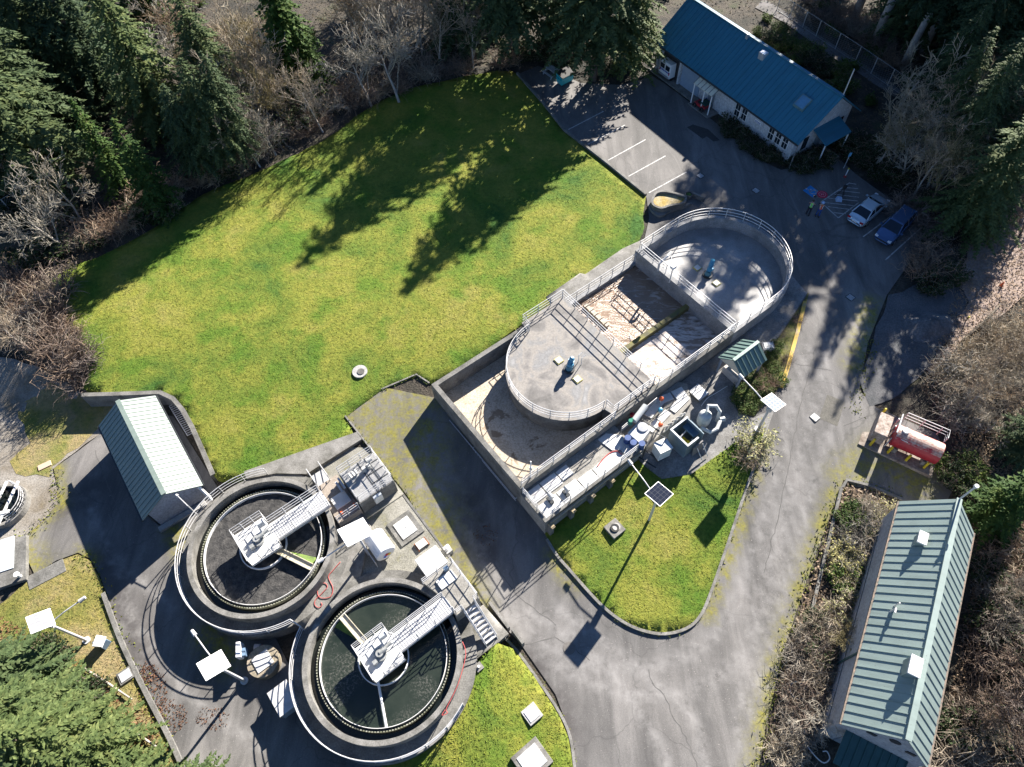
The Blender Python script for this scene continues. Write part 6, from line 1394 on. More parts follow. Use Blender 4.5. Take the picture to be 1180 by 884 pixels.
NEEDLEL = leafmat('pale_fir_needles', [(.3,(.055,.092,.04)),(.5,(.1,.145,.06)),(.7,(.17,.205,.09))])
CEDAR = leafmat('cedar_sprays', [(.3,(.03,.07,.018)),(.5,(.055,.11,.026)),(.7,(.12,.16,.035))])
TWIG = leafmat('bare_twigs', [(.3,(.27,.225,.2)),(.5,(.4,.345,.31)),(.7,(.52,.46,.42))])
TWIGP = leafmat('pale_lichen_twigs', [(.3,(.3,.27,.25)),(.5,(.42,.385,.36)),(.7,(.52,.48,.45))])
TWIGM = leafmat('mauve_brown_twigs', [(.3,(.17,.125,.11)),(.5,(.28,.215,.195)),(.7,(.4,.325,.3))])
TWIGG = leafmat('mossy_twigs', [(.3,(.15,.135,.085)),(.5,(.24,.22,.14)),(.7,(.35,.31,.21))])
SHRUB = leafmat('shrub_leaves', [(.3,(.03,.06,.018)),(.5,(.07,.12,.025)),(.7,(.14,.17,.04))])
SHRUBD = leafmat('dark_shrub_leaves', [(.3,(.015,.03,.015)),(.5,(.035,.06,.025)),(.7,(.07,.09,.035))])
BARKM = mat('fir_bark', (.16,.12,.09), (.08,.06,.045), 5, .9, bmp=.5)
PBARK = mat('pale_trunk_bark', (.42,.39,.36), (.25,.22,.2), 3, .85)
class Q:
    "fast collector of small leaf and needle quads"
    def __init__(s): s.v = []; s.n = 0
    def leaf(s, p, d, up, l, w):
        sd = np.cross(d, up); k = np.linalg.norm(sd); sd = sd/k if k > 1e-6 else np.array([1.,0,0])
        s.v += [p, p+d*l*.45+sd*w, p+d*l, p+d*l*.45-sd*w]; s.n += 1
    def mesh(s, name, m):
        v = np.array(s.v, dtype=np.float32); me = bpy.data.meshes.new(name); n = s.n
        me.vertices.add(4*n); me.vertices.foreach_set('co', v.ravel()); me.loops.add(4*n); me.loops.foreach_set('vertex_index', np.arange(4*n, dtype=np.int32))
        me.polygons.add(n); me.polygons.foreach_set('loop_start', np.arange(0, 4*n, 4, dtype=np.int32))
        me.materials.append(m); me.update(calc_edges=True); return me
def U3(a, el): return np.array([math.cos(a)*math.cos(el), math.sin(a)*math.cos(el), math.sin(el)])
def conifer_mesh(h, R, seed, m, dens=1.0, base=.1, droop=.35, power=.85, fl=.5):
    r = random.Random(seed); q = Q(); z = base*h
    up = np.array([0,0,1.])
    tiers = int(h*2.1*dens)
    for i in range(tiers):
        f = i/(tiers-1); zz = h*(base+(1-base)*f)
        Lb = R*max(.05, (1-f)**power)*(1 if f > .12 else .75+f*2); nb = max(4, int((7 if f < .8 else 5)))
        ph = r.uniform(0, 6.28)
        for j in range(nb):
            a = ph+2*PI*j/nb+r.uniform(-.35,.35); L_ = Lb*r.uniform(.62,1.22)
            if r.random() < .07: continue
            ns = max(3, int(L_/.27)); z0 = zz+r.uniform(-.25,.25)
            for k in range(ns):
                t = (k+.6)/ns
                p = np.array([math.cos(a)*L_*t, math.sin(a)*L_*t, z0+L_*(.16*t-droop*t*t)])
                wd = (.22+.5*math.sin(PI*min(1,t*1.05)))*fl*min(1.6, .7+.28*L_)
                for s in (-1,1):
                    for _ in range(2):
                        aa = a+s*r.uniform(.55,1.25); d = U3(aa, r.uniform(-.75,.12)); q.leaf(p+np.array([0,0,r.uniform(-.06,.06)]), d, U3(r.uniform(0,6.28), 1.1), wd*r.uniform(.7,1.3), .085+.05*r.random())
                d = U3(a+r.uniform(-.3,.3), r.uniform(-.6,.1)); q.leaf(p, d, up, .45*fl*1.6, .11)
    for _ in range(6): q.leaf(np.array([0,0,h-.5]), U3(r.uniform(0,6.28), 1.3), np.array([1.,0,0]), .7, .08)
    return q.mesh('crown', m)
def trunk_mesh(h, r0, m, seed=0):
    r = random.Random(seed); pts = [Vector((r.uniform(-.06,.06)*i, r.uniform(-.06,.06)*i, h*i/6-.2)) for i in range(7)]
    return MB().tube(pts, [r0*(1-.14*i) for i in range(7)], 8).mesh('trunk', m, smooth=True)
def bare_mesh(h, R, seed, m, tm, levels=4, rt=.12, spread=.6, twig=.02, fork=.18):
    r = random.Random(seed); tb = MB(); cb = MB()
    def grow(p, d, l, rad, lev):
        n = 3; pts = [p]; dd = d
        for i in range(n):
            dd = (dd+Vector((r.uniform(-1,1), r.uniform(-1,1), r.uniform(-.5,.8)))*.16).normalized(); pts.append(pts[-1]+dd*(l/n))
        rr = [rad*(1-.22*i) for i in range(n+1)]
        (tb if lev == 0 else cb).tube(pts, [max(x, twig*.6) for x in rr], 5 if lev < 2 else 3, cap=False)
        if lev >= levels: return
        k = {0: 7, 1: 5, 2: 5, 3: 4}.get(lev, 3)
        for i in range(k):
            t = r.uniform(fork if lev == 0 else .25, 1.0); j = min(n-1, int(t*n)); q_ = pts[j]+(pts[j+1]-pts[j])*(t*n-j)
            a = r.uniform(0, 6.28); e = spread*r.uniform(.6,1.5); ax = dd.orthogonal().normalized(); ax.rotate(Matrix.Rotation(a, 3, dd))
            nd = (dd*math.cos(e)+ax*math.sin(e)+Vector((0,0,.12))).normalized()
            grow(q_, nd, l*r.uniform(.42,.68)*(R if lev == 0 else 1), max(rad*.55*(1-.4*t), twig*.7), lev+1)
    grow(Vector((0,0,-.1)), Vector((r.uniform(-.12,.12), r.uniform(-.12,.12), 1)).normalized(), h*.62, rt, 0)
    return tb.mesh('trunk', tm, smooth=True), cb.mesh('crown', m)
def bush_mesh(R, h, seed, tm, lm, nt=90, nl=0, lw=.06):
    r = random.Random(seed); tb = MB(); q = Q()
    for i in range(nt):
        a = r.uniform(0, 6.28); rr = R*.35*math.sqrt(r.random()); p = Vector((rr*math.cos(a), rr*math.sin(a), -.05))
        d = Vector((math.cos(a)*r.uniform(.2,1.1), math.sin(a)*r.uniform(.2,1.1), r.uniform(.5,1.1))).normalized(); l = h*r.uniform(.6,1.25); pts = [p]
        for k in range(3): d = (d+Vector((r.uniform(-1,1), r.uniform(-1,1), r.uniform(-.6,.3)))*.25).normalized(); pts.append(pts[-1]+d*l/3)
        if tm: tb.tube(pts, [.022,.018,.014,.008], 3, cap=False)
        for k in range(3):
            b = pts[r.randint(1,3)]; dd = Vector((r.uniform(-1,1), r.uniform(-1,1), r.uniform(-.3,1))).normalized()
            if tm: tb.tube([b, b+dd*l*.3, b+(dd+Vector((0,0,-.3)))*l*.5], [.014,.011,.006], 3, cap=False)
            for _ in range(nl):
                o = b+Vector((r.gauss(0,.22), r.gauss(0,.22), r.gauss(0,.18)))*max(.5, R*.6); o.z = max(.03, o.z)
                q.leaf(np.array(o), U3(r.uniform(0,6.28), r.uniform(-.5,.6)), U3(r.uniform(0,6.28), 1.0), r.uniform(.12,.26), lw*r.uniform(.7,1.4))
    return (tb.mesh('stems', tm) if tm else None), (q.mesh('foliage', lm) if nl else None)
def plant(name, label, cat, px, parts, sc=1.0, group=None, fn=None, rz=None, hs=1.0):
    p = on(*px, fn or G) if len(px) == 2 else Vector(px)
    t = thing(name, label, cat, (p.x, p.y, p.z-.03), random.uniform(0, 6.28) if rz is None else rz, group)
    t.scale = (sc, sc, sc*hs)
    for nm, me in parts:
        if me: share(nm, me, t)
    return t
CON = [conifer_mesh(16, 4.7, 11+i, NEEDLE, 1.1, base=.06, power=.68, droop=.45, fl=.58) for i in range(3)]
CONL = [conifer_mesh(16, 4.8, 31+i, NEEDLEL, 1.1, base=.06, droop=.5, power=.7, fl=.58) for i in range(2)]
MID = [conifer_mesh(16, 5.2, 91+i, NEEDLE, 1.15, base=.24, power=.55, droop=.45, fl=.6) for i in range(2)]
CED = [conifer_mesh(10, 2.5, 51+i, CEDAR, 1.35, base=.02, droop=.6, power=.6, fl=.52) for i in range(2)]
TR16 = trunk_mesh(15.5, .32, BARKM, 1); TR10 = trunk_mesh(9.6, .22, BARKM, 2); TALL = trunk_mesh(24, .42, PBARK, 3)
HIGH = [conifer_mesh(26, 4.8, 71+i, NEEDLE, .7, base=.3, droop=.45, fl=.66, power=.75) for i in range(2)]
BARE = [bare_mesh(9, 1.0, 100+i, TWIG, PBARK) for i in range(3)]
BAREP = [bare_mesh(7, 1.15, 120+i, TWIGP, PBARK, spread=.75, twig=.026, rt=.14) for i in range(3)]
BAREM = [bare_mesh(6, 1.0, 140+i, TWIGM, BARKM, spread=.7) for i in range(2)]
BAREG = [bare_mesh(8, 1.0, 160+i, TWIGG, BARKM, spread=.6) for i in range(2)]
BIRCH = bare_mesh(7.5, .75, 181, TWIG, PBARK, spread=.5, rt=.1, fork=.35)
BUT = [bush_mesh(1.2, 1.5, 200+i, TWIGM, None, 110) for i in range(2)]
BUTP = [bush_mesh(1.2, 1.5, 210+i, TWIG, None, 120) for i in range(2)]
BUTQ = [bush_mesh(1.2, 1.5, 215+i, TWIGP, None, 130) for i in range(2)]
BUG = [bush_mesh(1.1, 1.1, 220+i, TWIGG, SHRUB, 55, 7) for i in range(2)]
BUD = [bush_mesh(1.1, 1.2, 230+i, TWIGM, SHRUBD, 55, 8) for i in range(2)]
BUY = bush_mesh(1.1, 1.2, 240, TWIGP, leafmat('pale_bud_leaves', [(.3,(.3,.3,.1)),(.5,(.42,.4,.2)),(.7,(.55,.52,.36))]), 60, 4, .045)
FERN = [bush_mesh(.7, .6, 250+i, None, SHRUB, 22, 8, .05) for i in range(2)]
ch = random.choice
def con(px, h, label, kind=CON, group=None, R=1.0):
    base = 16 if kind in (CON, CONL, MID) else (10 if kind is CED else 26)
    R *= random.uniform(.86, 1.16)
    return plant('conifer_tree', label, 'conifer', px, [('trunk', TR10 if kind is CED else (TALL if kind is HIGH else TR16)), ('crown', ch(kind))], h/base*R, group, hs=1/R)
def bare(px, h, label, kind=BARE, group=None, name='bare_tree'):
    base = {id(BARE): 9, id(BAREP): 7, id(BAREM): 6, id(BAREG): 8}[id(kind)]; t_, c_ = ch(kind)
    return plant(name, label, 'tree', px, [('trunk', t_), ('crown', c_)], h/base, group)
def bush(px, s, label, kind, group=None, fn=None, hs=1.0):
    a, b = ch(kind) if isinstance(kind, list) else kind
    return plant('shrub', label, 'shrub', px, [('stems', a), ('foliage', b)], s, group, fn, hs=hs)
# the dark wood at top left
W1 = 'conifers of the top left wood'
for px, h, lb, kd in (((197,152),18,'big pale green fir, brightest crown of the top left wood',CONL), ((128,120),19,'tall dark fir left of the pale green fir in the top left wood',CON),
    ((70,178),18,'dark fir standing above the left chain link fence',CON), ((20,120),19,'dark fir in the extreme top left corner',CON), ((150,225),10.5,'smaller yellow green cedar, left one of the pair at the lawn corner',CED),
    ((193,246),10.5,'full green cedar overhanging the lawn corner, right one of the pair',CED), ((262,132),14,'dark fir right of the big pale green fir',CON), ((350,104),16,'broad dark cedar behind the bare trees above the lawn',CED),
    ((5,215),15,'dark fir at the left edge beside the chain link fence',CON), ((65,80),18,'fir half hidden behind others near the top left corner',CONL)):
    con(px, h, lb, kd)
for px, h, lb, kd, R in (((528,66),14,'dark fir left of the shaded lawn corner at the top',CON,.9), ((590,66),19.5,'dark fir above the picnic table',MID,1.15), ((684,92),19,'dense grey green fir left one above the dumpster',MID,1.05), ((726,82),16.5,'dense grey green fir beside the end of the teal roof',CONL,.8), ((655,45),17,'dark fir behind the pair over the dumpster',CON,.9), ((575,20),16,'dark fir at the top edge behind the one over the picnic table',CON,.9)):
    con(px, h, lb, kd, R=R)
WD = [(110,40),(40,60),(0,160),(90,130),(180,20),(55,215),(-20,100),(-30,180),(620,-30),(-40,20)]
for i, px in enumerate(WD): con(px, random.uniform(16,20.5), 'dark fir among the close standing firs of the wood along the top left', CED if i % 5 == 4 else (CONL if i % 6 == 1 else CON), W1) if i % 5 != 4 else con(px, random.uniform(13,16), 'dark fir among the close standing firs of the wood along the top left', CED, W1)
for px, h, lb, kd in (((350,106),14.5,'broad dark cedar behind the slender grey tree above the lawn',CED), ((268,202),12.5,'fir at the upper left lawn edge behind the white stemmed bare trees',MID), ((288,194),12.5,'second fir at the upper left lawn edge beside the white stemmed bare trees',MID), ((243,212),11,'low fir at the upper left lawn edge right of the cedar pair',MID)): con(px, h, lb, kd, R=.8 if kd is MID else 1.0)
for px, h in (((1165,95),17),((1042,45),18),((1060,10),19),((1120,30),19),((1175,30),18),((1180,150),14),((1090,55),17)): con(px, h, 'dark fir in the wood filling the top right corner', CON if h != 14 else CONL, 'firs of the top right wood')
# tall firs up the slope behind the office: they shade the car park
HG = 'tall firs on the slope above the office building'
for px, h in (((1008,48),30),((1062,60),27),((1040,78),24),((1088,92),22),((1112,128),20),((1075,215),15),((1095,190),16),((1058,188),14),((1112,170),17),((1020,18),28),((985,20),29),((1075,130),20),((1058,152),14),((975,-30),31),((1035,-5),26),((1100,20),25),((1135,60),22),((1120,110),20),((1180,60),24),((1005,-60),28),((1070,-40),27)):
    con(px, h, 'tall bare stemmed fir beyond the right end of the long teal roofed building', HIGH, HG)
con((1108,262), 13, 'bright green fir at the right side above the leaf covered bank', CONL, R=1.25); con((1150,215), 12, 'fir behind the bright green one at the right edge', CON, R=1.2)
con((1132,600), 8.5, 'dark green fir in the thicket beyond the pump house ridge', CED); con((1172,520), 8, 'dark green fir cut by the right edge above the pump house', CON, R=1.3)
# lower left conifers
for px, h, lb, R in (((40,795),9,'fir at the left edge nearest the pale solar lamp',1.3), ((120,868),11.5,'big light green fir at the lower left, nearest the mossy kerb',1.3), ((70,905),13,'big fir at the lower left corner',1.3), ((78,838),10,'fir at the left edge below the pale solar lamp',1.25), ((235,935),8.5,'young fir at the bottom edge beside the service road',1.3), ((180,925),8,'young fir at the bottom edge left of the service road',1.3), ((290,950),8,'tip of a fir at the bottom edge in front of the service road',1.25)):
    con(px, h, lb, CONL, R=R)
# bare trees
for px, h, lb, kd in (((460,118),9,'big pale bare tree at the lawn edge, tallest of the top middle',BAREP), ((428,122),8,'pale bare tree left of the tallest one above the lawn',BAREP), ((505,80),10,'grey bare tree right of the tallest pale one',BARE), ((545,78),9,'grey bare tree in the shade at the head of the lawn',BARE),
    ((372,152),8,'slender grey bare tree beside the white twiggy bush',BARE), ((300,192),8,'white stemmed bare tree leaning over the lawn edge shadow',BARE), ((272,180),9,'white stemmed bare tree in front of the dark fir',BARE), ((318,178),7,'tangled bare tree at the upper left lawn edge',BAREP),
    ((355,142),4.5,'white twiggy small tree by the lawn edge',BAREP), ((78,288),7.5,'white bare tree spreading across the left edge below the fence',BAREP), ((96,258),7,'upright white bare tree in front of the left fence',BAREP), ((32,402),5.5,'pale bare tree at the left edge above the gravel yard',BARE), ((5,375),5.5,'pale bare tree cut by the left edge above the gravel yard',BARE),
    ((240,80),8,'bare brown tree leaning between the firs near the top',BAREM), ((410,60),9,'cream lichen covered tree behind the pale bare trees',BAREP), ((1010,192),7.5,'slender white birch right of the office porch',[BIRCH]*2)):
    if lb.startswith('slender white birch'): plant('bare_tree', lb, 'tree', px, [('trunk', BIRCH[0]), ('crown', BIRCH[1])], 1.0)
    else: bare(px, h, lb, kd)
def scatter(poly, n, mind=0.0, px=True):
    xs = [p[0] for p in poly]; ys = [p[1] for p in poly]; out = []; tries = 0
    while len(out) < n and tries < n*60:
        tries += 1; u, v = random.uniform(min(xs), max(xs)), random.uniform(min(ys), max(ys))
        if inside(u, v, poly) and all(math.hypot(u-a, v-b) > mind for a, b in out): out.append((u, v))
    return out
for poly, n, md, kds, hr, lb, gr in (
    ([(1010,150),(1090,120),(1150,70),(1185,90),(1185,160),(1120,190),(1075,260),(1040,225),(1015,200)], 30, 11, [BARE,BAREG,BARE,BAREP], (6,10), 'grey bare tree in the thicket between the birch and the bright green fir', 'bare thicket trees right of the office'),
    ([(1105,440),(1150,410),(1190,420),(1190,490),(1135,500),(1090,480)], 12, 14, [BARE,BAREP], (3,4.5), 'bare tree in the pinkish grey thicket above the red tank', 'thicket trees above the red tank'),
    ([(1135,690),(1190,640),(1190,890),(1085,890),(1105,820),(1125,750)], 14, 20, [BARE,BAREM,BAREM], (3,5), 'low bare tree in the thicket right of the pump house', 'thicket trees beside the pump house'),
    ([(575,45),(470,80),(400,60),(430,-10),(600,-10)], 30, 12, [BARE,BAREG,BAREP,BAREP], (8,11), 'grey bare tree in the wood behind the head of the lawn', 'bare trees behind the lawn head'),
    ([(1150,190),(1190,170),(1190,320),(1170,300)], 4, 20, [BARE,BAREM], (4,6), 'bare tree on the tan leaf bank at the right edge', 'bare trees on the leaf bank'),
    ([(205,60),(330,60),(330,150),(290,170),(215,140)], 16, 13, [BARE,BAREP,BAREG], (7,9.5), 'grey bare tree in the wood between the pale fir and the broad dark cedar', 'bare trees of the left wood'),
    ([(-20,180),(60,190),(60,230),(0,250)], 4, 15, [BARE,BAREG], (5,7), 'greyish bare tree in the wood above the left fence', 'bare trees above the left fence')):
    for p in scatter(poly, n, md): bare(p, random.uniform(*hr), lb, ch(kds), gr)
# shrubs
for poly, n, md, kds, sr, lb, gr in (
    ([(60,300),(120,280),(180,255),(235,215),(290,190),(340,165),(390,130),(440,112),(490,90),(560,74),(600,78),(590,66),(500,72),(440,92),(370,128),(300,165),(230,200),(150,245),(60,290)], 46, 9, [BUT,BUT,BUTP,BUD], (.9,1.6), 'brown twiggy shrub in the strip along the upper edge of the lawn', 'shrubs along the upper lawn edge'),
    ([(40,320),(70,335),(95,405),(112,446),(96,455),(60,430),(25,400),(10,350)], 15, 11, [BUT,BUTP], (.9,1.6), 'brown twiggy shrub at the left end of the lawn', 'shrubs at the left lawn end'),
    ([(1055,330),(1110,300),(1095,330),(1060,340)], 4, 10, [BUD], (.8,1.2), 'dark shrub between the gravel patch and the parked cars', 'shrubs below the parked cars'),
    ([(1045,235),(1080,265),(1075,300),(1060,320),(1052,275),(1030,235)], 9, 9, [BUD,BUT], (.8,1.4), 'dark shrub at the wood edge beside the parked dark blue car', 'shrubs beside the dark blue car'),
    ([(1085,440),(1130,395),(1185,350),(1190,420),(1120,470),(1088,500)], 22, 10, [BUTQ,BUTQ,BUTP], (.8,1.4), 'pinkish grey twiggy shrub on the bank above the red tank', 'shrubs above the red tank'),
    ([(1128,660),(1190,600),(1190,890),(1080,890),(1112,800),(1130,700)], 34, 12, [BUT,BUTP,BUTP,BUD], (.8,1.4), 'brown twiggy shrub in the thicket right of the pump house', 'shrubs beside the pump house'),
    ([(1095,520),(1120,540),(1140,570),(1110,575),(1085,545)], 8, 9, [BUD,BUG], (.7,1.1), 'green shrub between the red tank and the pump house', 'shrubs below the red tank'),
    ([(975,580),(1030,585),(1005,660),(970,720),(955,690)], 22, 9, [BUG,BUTP,BUTQ,BUY], (.6,1.1), 'green and tan shrub in the bed between road and pump house', 'shrubs in the pump house bed'),
    ([(930,700),(968,725),(955,800),(915,870),(895,880),(915,780)], 22, 9, [BUD,BUT,BUTP,BUTQ], (.6,1.0), 'straggling shrub in the lower bed between road and pump house', 'shrubs in the lower pump house bed'),
    ([(838,143),(865,158),(905,182),(948,178),(952,190),(915,200),(870,178),(832,152)], 20, 8, [BUD], (.7,1.0), 'dark clipped shrub in the bed along the office front', 'shrubs along the office front'),
    ([(960,165),(1010,175),(1035,215),(1010,205),(975,185)], 12, 9, [BUD], (.8,1.2), 'dark shrub in the bed beside the office porch', 'shrubs beside the office porch'),
    ([(900,35),(960,75),(985,110),(960,110),(905,70),(860,30)], 18, 9, [BUG,BUG,BUD], (.7,1.1), 'olive shrub on the bank behind the long teal roof', 'shrubs behind the office'),
    ([(940,-5),(1000,30),(1040,75),(1060,110),(1030,90),(975,45),(920,5)], 16, 11, [BUG,BUTP,BUT], (.8,1.3), 'tan undergrowth shrub among the tall fir stems above the path', 'shrubs among the tall firs'),
    ([(0,235),(90,230),(60,300),(0,330)], 12, 12, [BUD,BUT], (.8,1.4), 'dark undergrowth shrub below the left chain link fence', 'shrubs below the left fence'),
    ([(0,690),(30,700),(60,740),(120,800),(110,830),(0,800)], 10, 11, [BUG,BUD], (.7,1.1), 'green shrub at the foot of the lower left firs', 'shrubs by the lower left firs'),
    ([(560,60),(600,62),(610,76),(690,86),(750,84),(745,74),(640,50)], 12, 10, [BUD], (.7,1.1), 'dark shrub under the firs by the picnic table', 'shrubs by the picnic table')):
    for p in scatter(poly, n, md): bush(p, random.uniform(*sr), lb, ch(kds), gr)
for p in scatter([(866,480),(848,470),(850,452),(890,402),(912,372),(926,352),(914,400),(900,442),(893,446)], 15, 8): bush(p, random.uniform(.35,.7), 'low mossy shrub in the planted bed along the yellow kerb', ch([BUG,BUG,BUT]), 'shrubs in the yellow kerb bed')
bush((868,512), 1.25, 'pale blossoming shrub at the tip of the lawn island beside the solar lamp', BUY); bush((860,530), .8, 'brown leafless shrub below the pale blossoming shrub on the lawn island', BUTP)
plant('small_tree', 'pale flowering small tree against the office wall windows', 'tree', (897,172), [('trunk', BAREP[0][0]), ('crown', BAREP[0][1])], .42)
plant('small_tree', 'straggly white bare tree beside the pump house wall end', 'tree', (925,830), [('trunk', BAREP[1][0]), ('crown', BAREP[1][1])], .5); plant('small_tree', 'straggly green twigged tree leaning on the pump house wall', 'tree', (968,745), [('trunk', BAREG[0][0]), ('crown', BAREG[0][1])], .45)
# ---- grass blades on the lawns, one object each
def tufts(name, poly, fn, dens, hgt, m, off):
    w = [on(u, v, fn) if len(p_) == 2 else Vector(p_) for p_ in poly for u, v in [p_[:2]]]; pl = np.array([(p.x, p.y) for p in w])
    lo, hi = pl.min(0), pl.max(0); N = int((hi-lo).prod()*dens); P_ = rng.uniform(lo, hi, (N, 2))
    c = np.zeros(N, bool); j = len(pl)-1
    for i in range(len(pl)):
        (xi, yi), (xj, yj) = pl[i], pl[j]; k_ = ((yi > P_[:,1]) != (yj > P_[:,1])) & (P_[:,0] < (xj-xi)*(P_[:,1]-yi)/((yj-yi) if yj != yi else 1e-9)+xi); c ^= k_; j = i
    P_ = P_[c]; n = len(P_); z = np.array([fn(x, y) for x, y in P_])+off
    base = np.column_stack([P_, z]); V = []
    for b in range(2):
        a = rng.uniform(0, 2*PI, n); hh = hgt*rng.uniform(.3, 1.3, n); w_ = .03+.03*rng.random(n); ln = rng.normal(0, .1, (n,2))
        s = np.column_stack([np.cos(a)*w_, np.sin(a)*w_, np.zeros(n)]); tip = base+np.column_stack([ln, hh])
        V += [base-s, base+s, tip]
    V = np.stack(V, 1).reshape(-1, 3); me = bpy.data.meshes.new(name); k_ = len(V)
    me.vertices.add(k_); me.vertices.foreach_set('co', V.astype(np.float32).ravel()); me.loops.add(k_); me.loops.foreach_set('vertex_index', np.arange(k_, dtype=np.int32))
    me.polygons.add(k_//3); me.polygons.foreach_set('loop_start', np.arange(0, k_, 3, dtype=np.int32)); me.materials.append(m); me.update(calc_edges=True)
    o = bpy.data.objects.new(name, me); COL.objects.link(o); o['kind'] = 'stuff'; return o
tufts('grass', LAWNPX, T0, 34, .05, GRASS, .05); tufts('grass', [p for p in ISLPX], G, 48, .05, GRASS, .13); tufts('grass', LAWN2PX, hill2, 48, .05, GRASS, .02); tufts('grass', ISL3, G, 25, .04, GRASS2, .05)
# ---- fallen leaves and forest litter
def litter(name, poly, n, fn, m, size, off=.03, up=.25):
    q = Q(); r = random
    for u, v in (scatter(poly, n) if n < 3000 else [p for p in zip(rng.uniform(min(a for a, b in poly), max(a for a, b in poly), n*2), rng.uniform(min(b for a, b in poly), max(b for a, b in poly), n*2)) if inside(p[0], p[1], poly)][:n]):
        p = on(float(u), float(v), fn); q.leaf(np.array([p.x, p.y, p.z+off+r.uniform(0, up)]), U3(r.uniform(0,6.28), r.uniform(-.4,.7)), U3(r.uniform(0,6.28), 1.0), size*r.uniform(.6,1.5), size*.28)
    o = bpy.data.objects.new(name, q.mesh(name, m)); COL.objects.link(o); o['kind'] = 'stuff'
RUST = leafmat('rust_leaves', [(.3,(.1,.05,.035)),(.5,(.18,.09,.06)),(.7,(.28,.17,.12))])
TANL = leafmat('tan_leaves', [(.3,(.16,.115,.09)),(.5,(.28,.215,.175)),(.7,(.42,.34,.29))])
for c_, rr_, n_ in (((175,800),(18,34),420),((195,825),(22,20),300),((170,775),(10,14),120),((245,828),(20,14),110),((560,617),(14,12),60)):
    q_ = [(c_[0]+rr_[0]*math.cos(a), c_[1]+rr_[1]*math.sin(a)) for a in np.linspace(0, 6.1, 14)]; litter('fallen_leaves', q_, n_, G, RUST, .13, .03, .04)
UP = [(-60,-30),(1240,-30),(1240,110),(1060,110),(1010,180),(960,110),(860,20),(760,0),(750,70),(600,74),(520,84),(440,105),(330,178),(240,218),(120,290),(60,325),(90,400),(80,430),(0,400),(-60,390)]
litter('undergrowth', UP, 26000, G, leafmat('wood_floor_leaves', [(.3,(.06,.05,.036)),(.5,(.12,.1,.07)),(.7,(.2,.165,.12))]), .24, .02, .6)
RT = [(1185,180),(1185,890),(1075,890),(1128,640),(1100,560),(1090,480),(1060,450),(1110,310),(1050,240),(1020,180),(1080,110),(1185,110)]
litter('undergrowth', RT, 26000, G, TANL, .17, .02, .25)
litter('undergrowth', [(972,560),(1035,575),(1000,720),(965,800),(938,870),(885,890),(905,760),(926,690),(950,620)], 2200, G, TANL, .26, .05, .2)
litter('undergrowth', [(-20,700),(60,740),(130,790),(185,850),(215,890),(-20,890)], 3500, G, RUST, .17, .05, .12)
# ferns among the trees
for p in scatter(UP, 40, 22): plant('fern', 'green sword fern on the floor of the wood behind the lawn and office', 'fern', p, [('foliage', ch(FERN)[1])], random.uniform(1.0,1.7), 'ferns in the wood')

# ragged weeds and moss tufts where grass and beds meet the paving
WEED = leafmat('edge_weeds', [(.3,(.06,.1,.02)),(.5,(.13,.16,.03)),(.7,(.24,.22,.05))])
def weeds(name, lines, per, spread, size):
    q = Q()
    for l in lines:
        w = [gp(u, v) for u, v in densify(l, 8, False)]
        for a_, b_ in zip(w[:-1], w[1:]):
            for _ in range(int(per*(b_-a_).length)):
                if random.random() < .35: continue
                f = random.random(); p = a_+(b_-a_)*f; d = b_-a_; sd = Vector((-d.y, d.x, 0)).normalized()*random.gauss(0, spread)
                x, y = p.x+sd.x, p.y+sd.y; q.leaf(np.array([x, y, G(x, y)+.04+random.uniform(0,.06)]), U3(random.uniform(0,6.28), random.uniform(-.1,1.0)), U3(random.uniform(0,6.28), 1.0), size*random.uniform(.5,1.6), size*.3)
    o = bpy.data.objects.new(name, q.mesh(name, WEED)); COL.objects.link(o); o['kind'] = 'stuff'
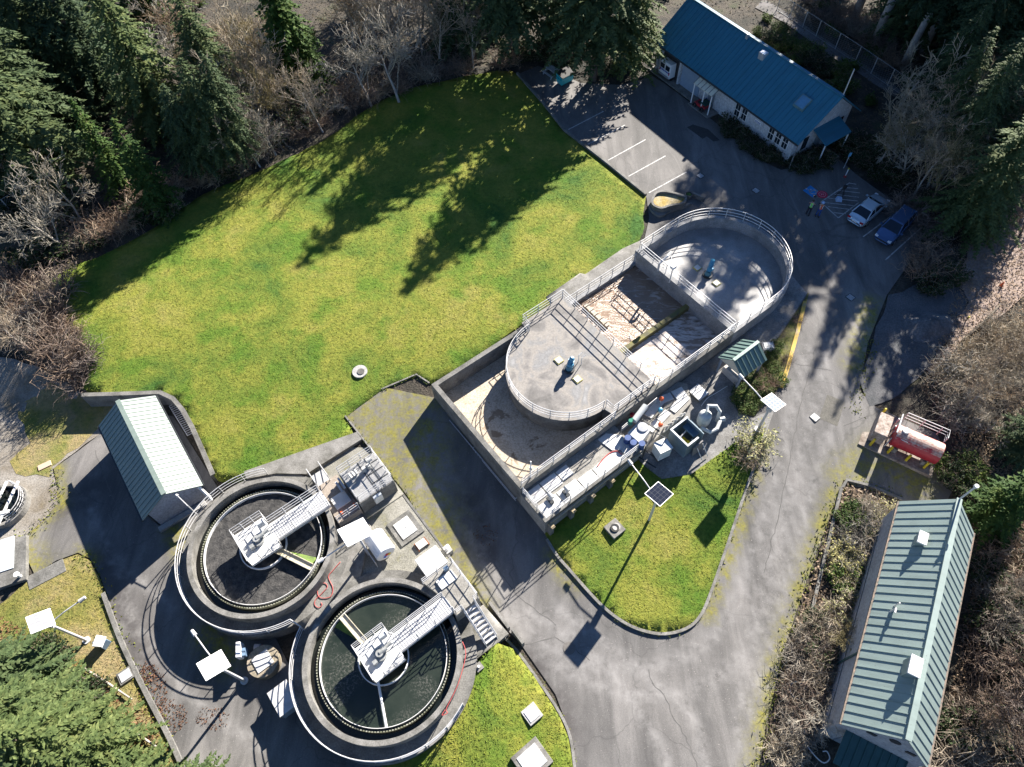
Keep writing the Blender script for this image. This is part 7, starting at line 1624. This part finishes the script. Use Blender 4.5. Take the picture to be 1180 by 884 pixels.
weeds('weeds', [[(642,641),(655,656),(690,695),(716,716),(740,727),(765,731),(790,725),(806,711),(818,685),(840,622),(860,562),(872,530),(884,498)], [(398,480),(470,572),(503,634)], [(440,449),(480,432),(497,445)], [(566,722),(592,746),(620,784),(645,822),(657,850),(662,884)]], 26, .13, .13)
weeds('weeds', [[(880,884),(884,840),(905,745),(926,682),(950,612),(972,556)], [(975,554),(1000,560),(1040,577)], [(22,622),(50,600),(66,580),(66,560),(62,540)], [(90,639),(103,646),(115,666),(126,700),(150,762),(196,852)], [(1005,390),(992,440),(985,480)]], 34, .3, .16)
# ------------------------------------------------------------------ camera, sun, sky
cd = bpy.data.cameras.new('camera'); co = bpy.data.objects.new('camera', cd); COL.objects.link(co)
cd.sensor_width = 36; cd.sensor_fit = 'HORIZONTAL'; cd.lens = 36*F/1180; cd.clip_start = .5; cd.clip_end = 3000
M4 = RC.to_4x4(); M4.translation = Vector((0,0,H)); co.matrix_world = M4; S.camera = co
AZ = math.atan2(.524, .852); EL = math.radians(28.0)
sd = bpy.data.lights.new('sun', 'SUN'); so = bpy.data.objects.new('sun', sd); COL.objects.link(so)
sd.energy = 5.0; sd.angle = math.radians(.55); sd.color = (1, .93, .84)
tr = Vector((-math.sin(AZ)*math.cos(EL), -math.cos(AZ)*math.cos(EL), -math.sin(EL)))
so.rotation_euler = tr.to_track_quat('-Z', 'Y').to_euler(); so.location = -tr*120
W = bpy.data.worlds.new('World'); S.world = W; W.use_nodes = True; wn = W.node_tree
sk = wn.nodes.new('ShaderNodeTexSky'); sk.sky_type = 'NISHITA'; sk.sun_disc = False; sk.sun_elevation = EL; sk.sun_rotation = AZ; sk.ozone_density = 5.0; sk.dust_density = 0.0; sk.air_density = .7
wn.links.new(sk.outputs[0], wn.nodes['Background'].inputs['Color']); wn.nodes['Background'].inputs['Strength'].default_value = .05
S.view_settings.view_transform = 'Standard'; S.view_settings.look = 'None'; S.view_settings.exposure = 1.8; S.view_settings.gamma = 1
S.cycles.max_bounces = 5; S.cycles.diffuse_bounces = 3; S.cycles.transparent_max_bounces = 6
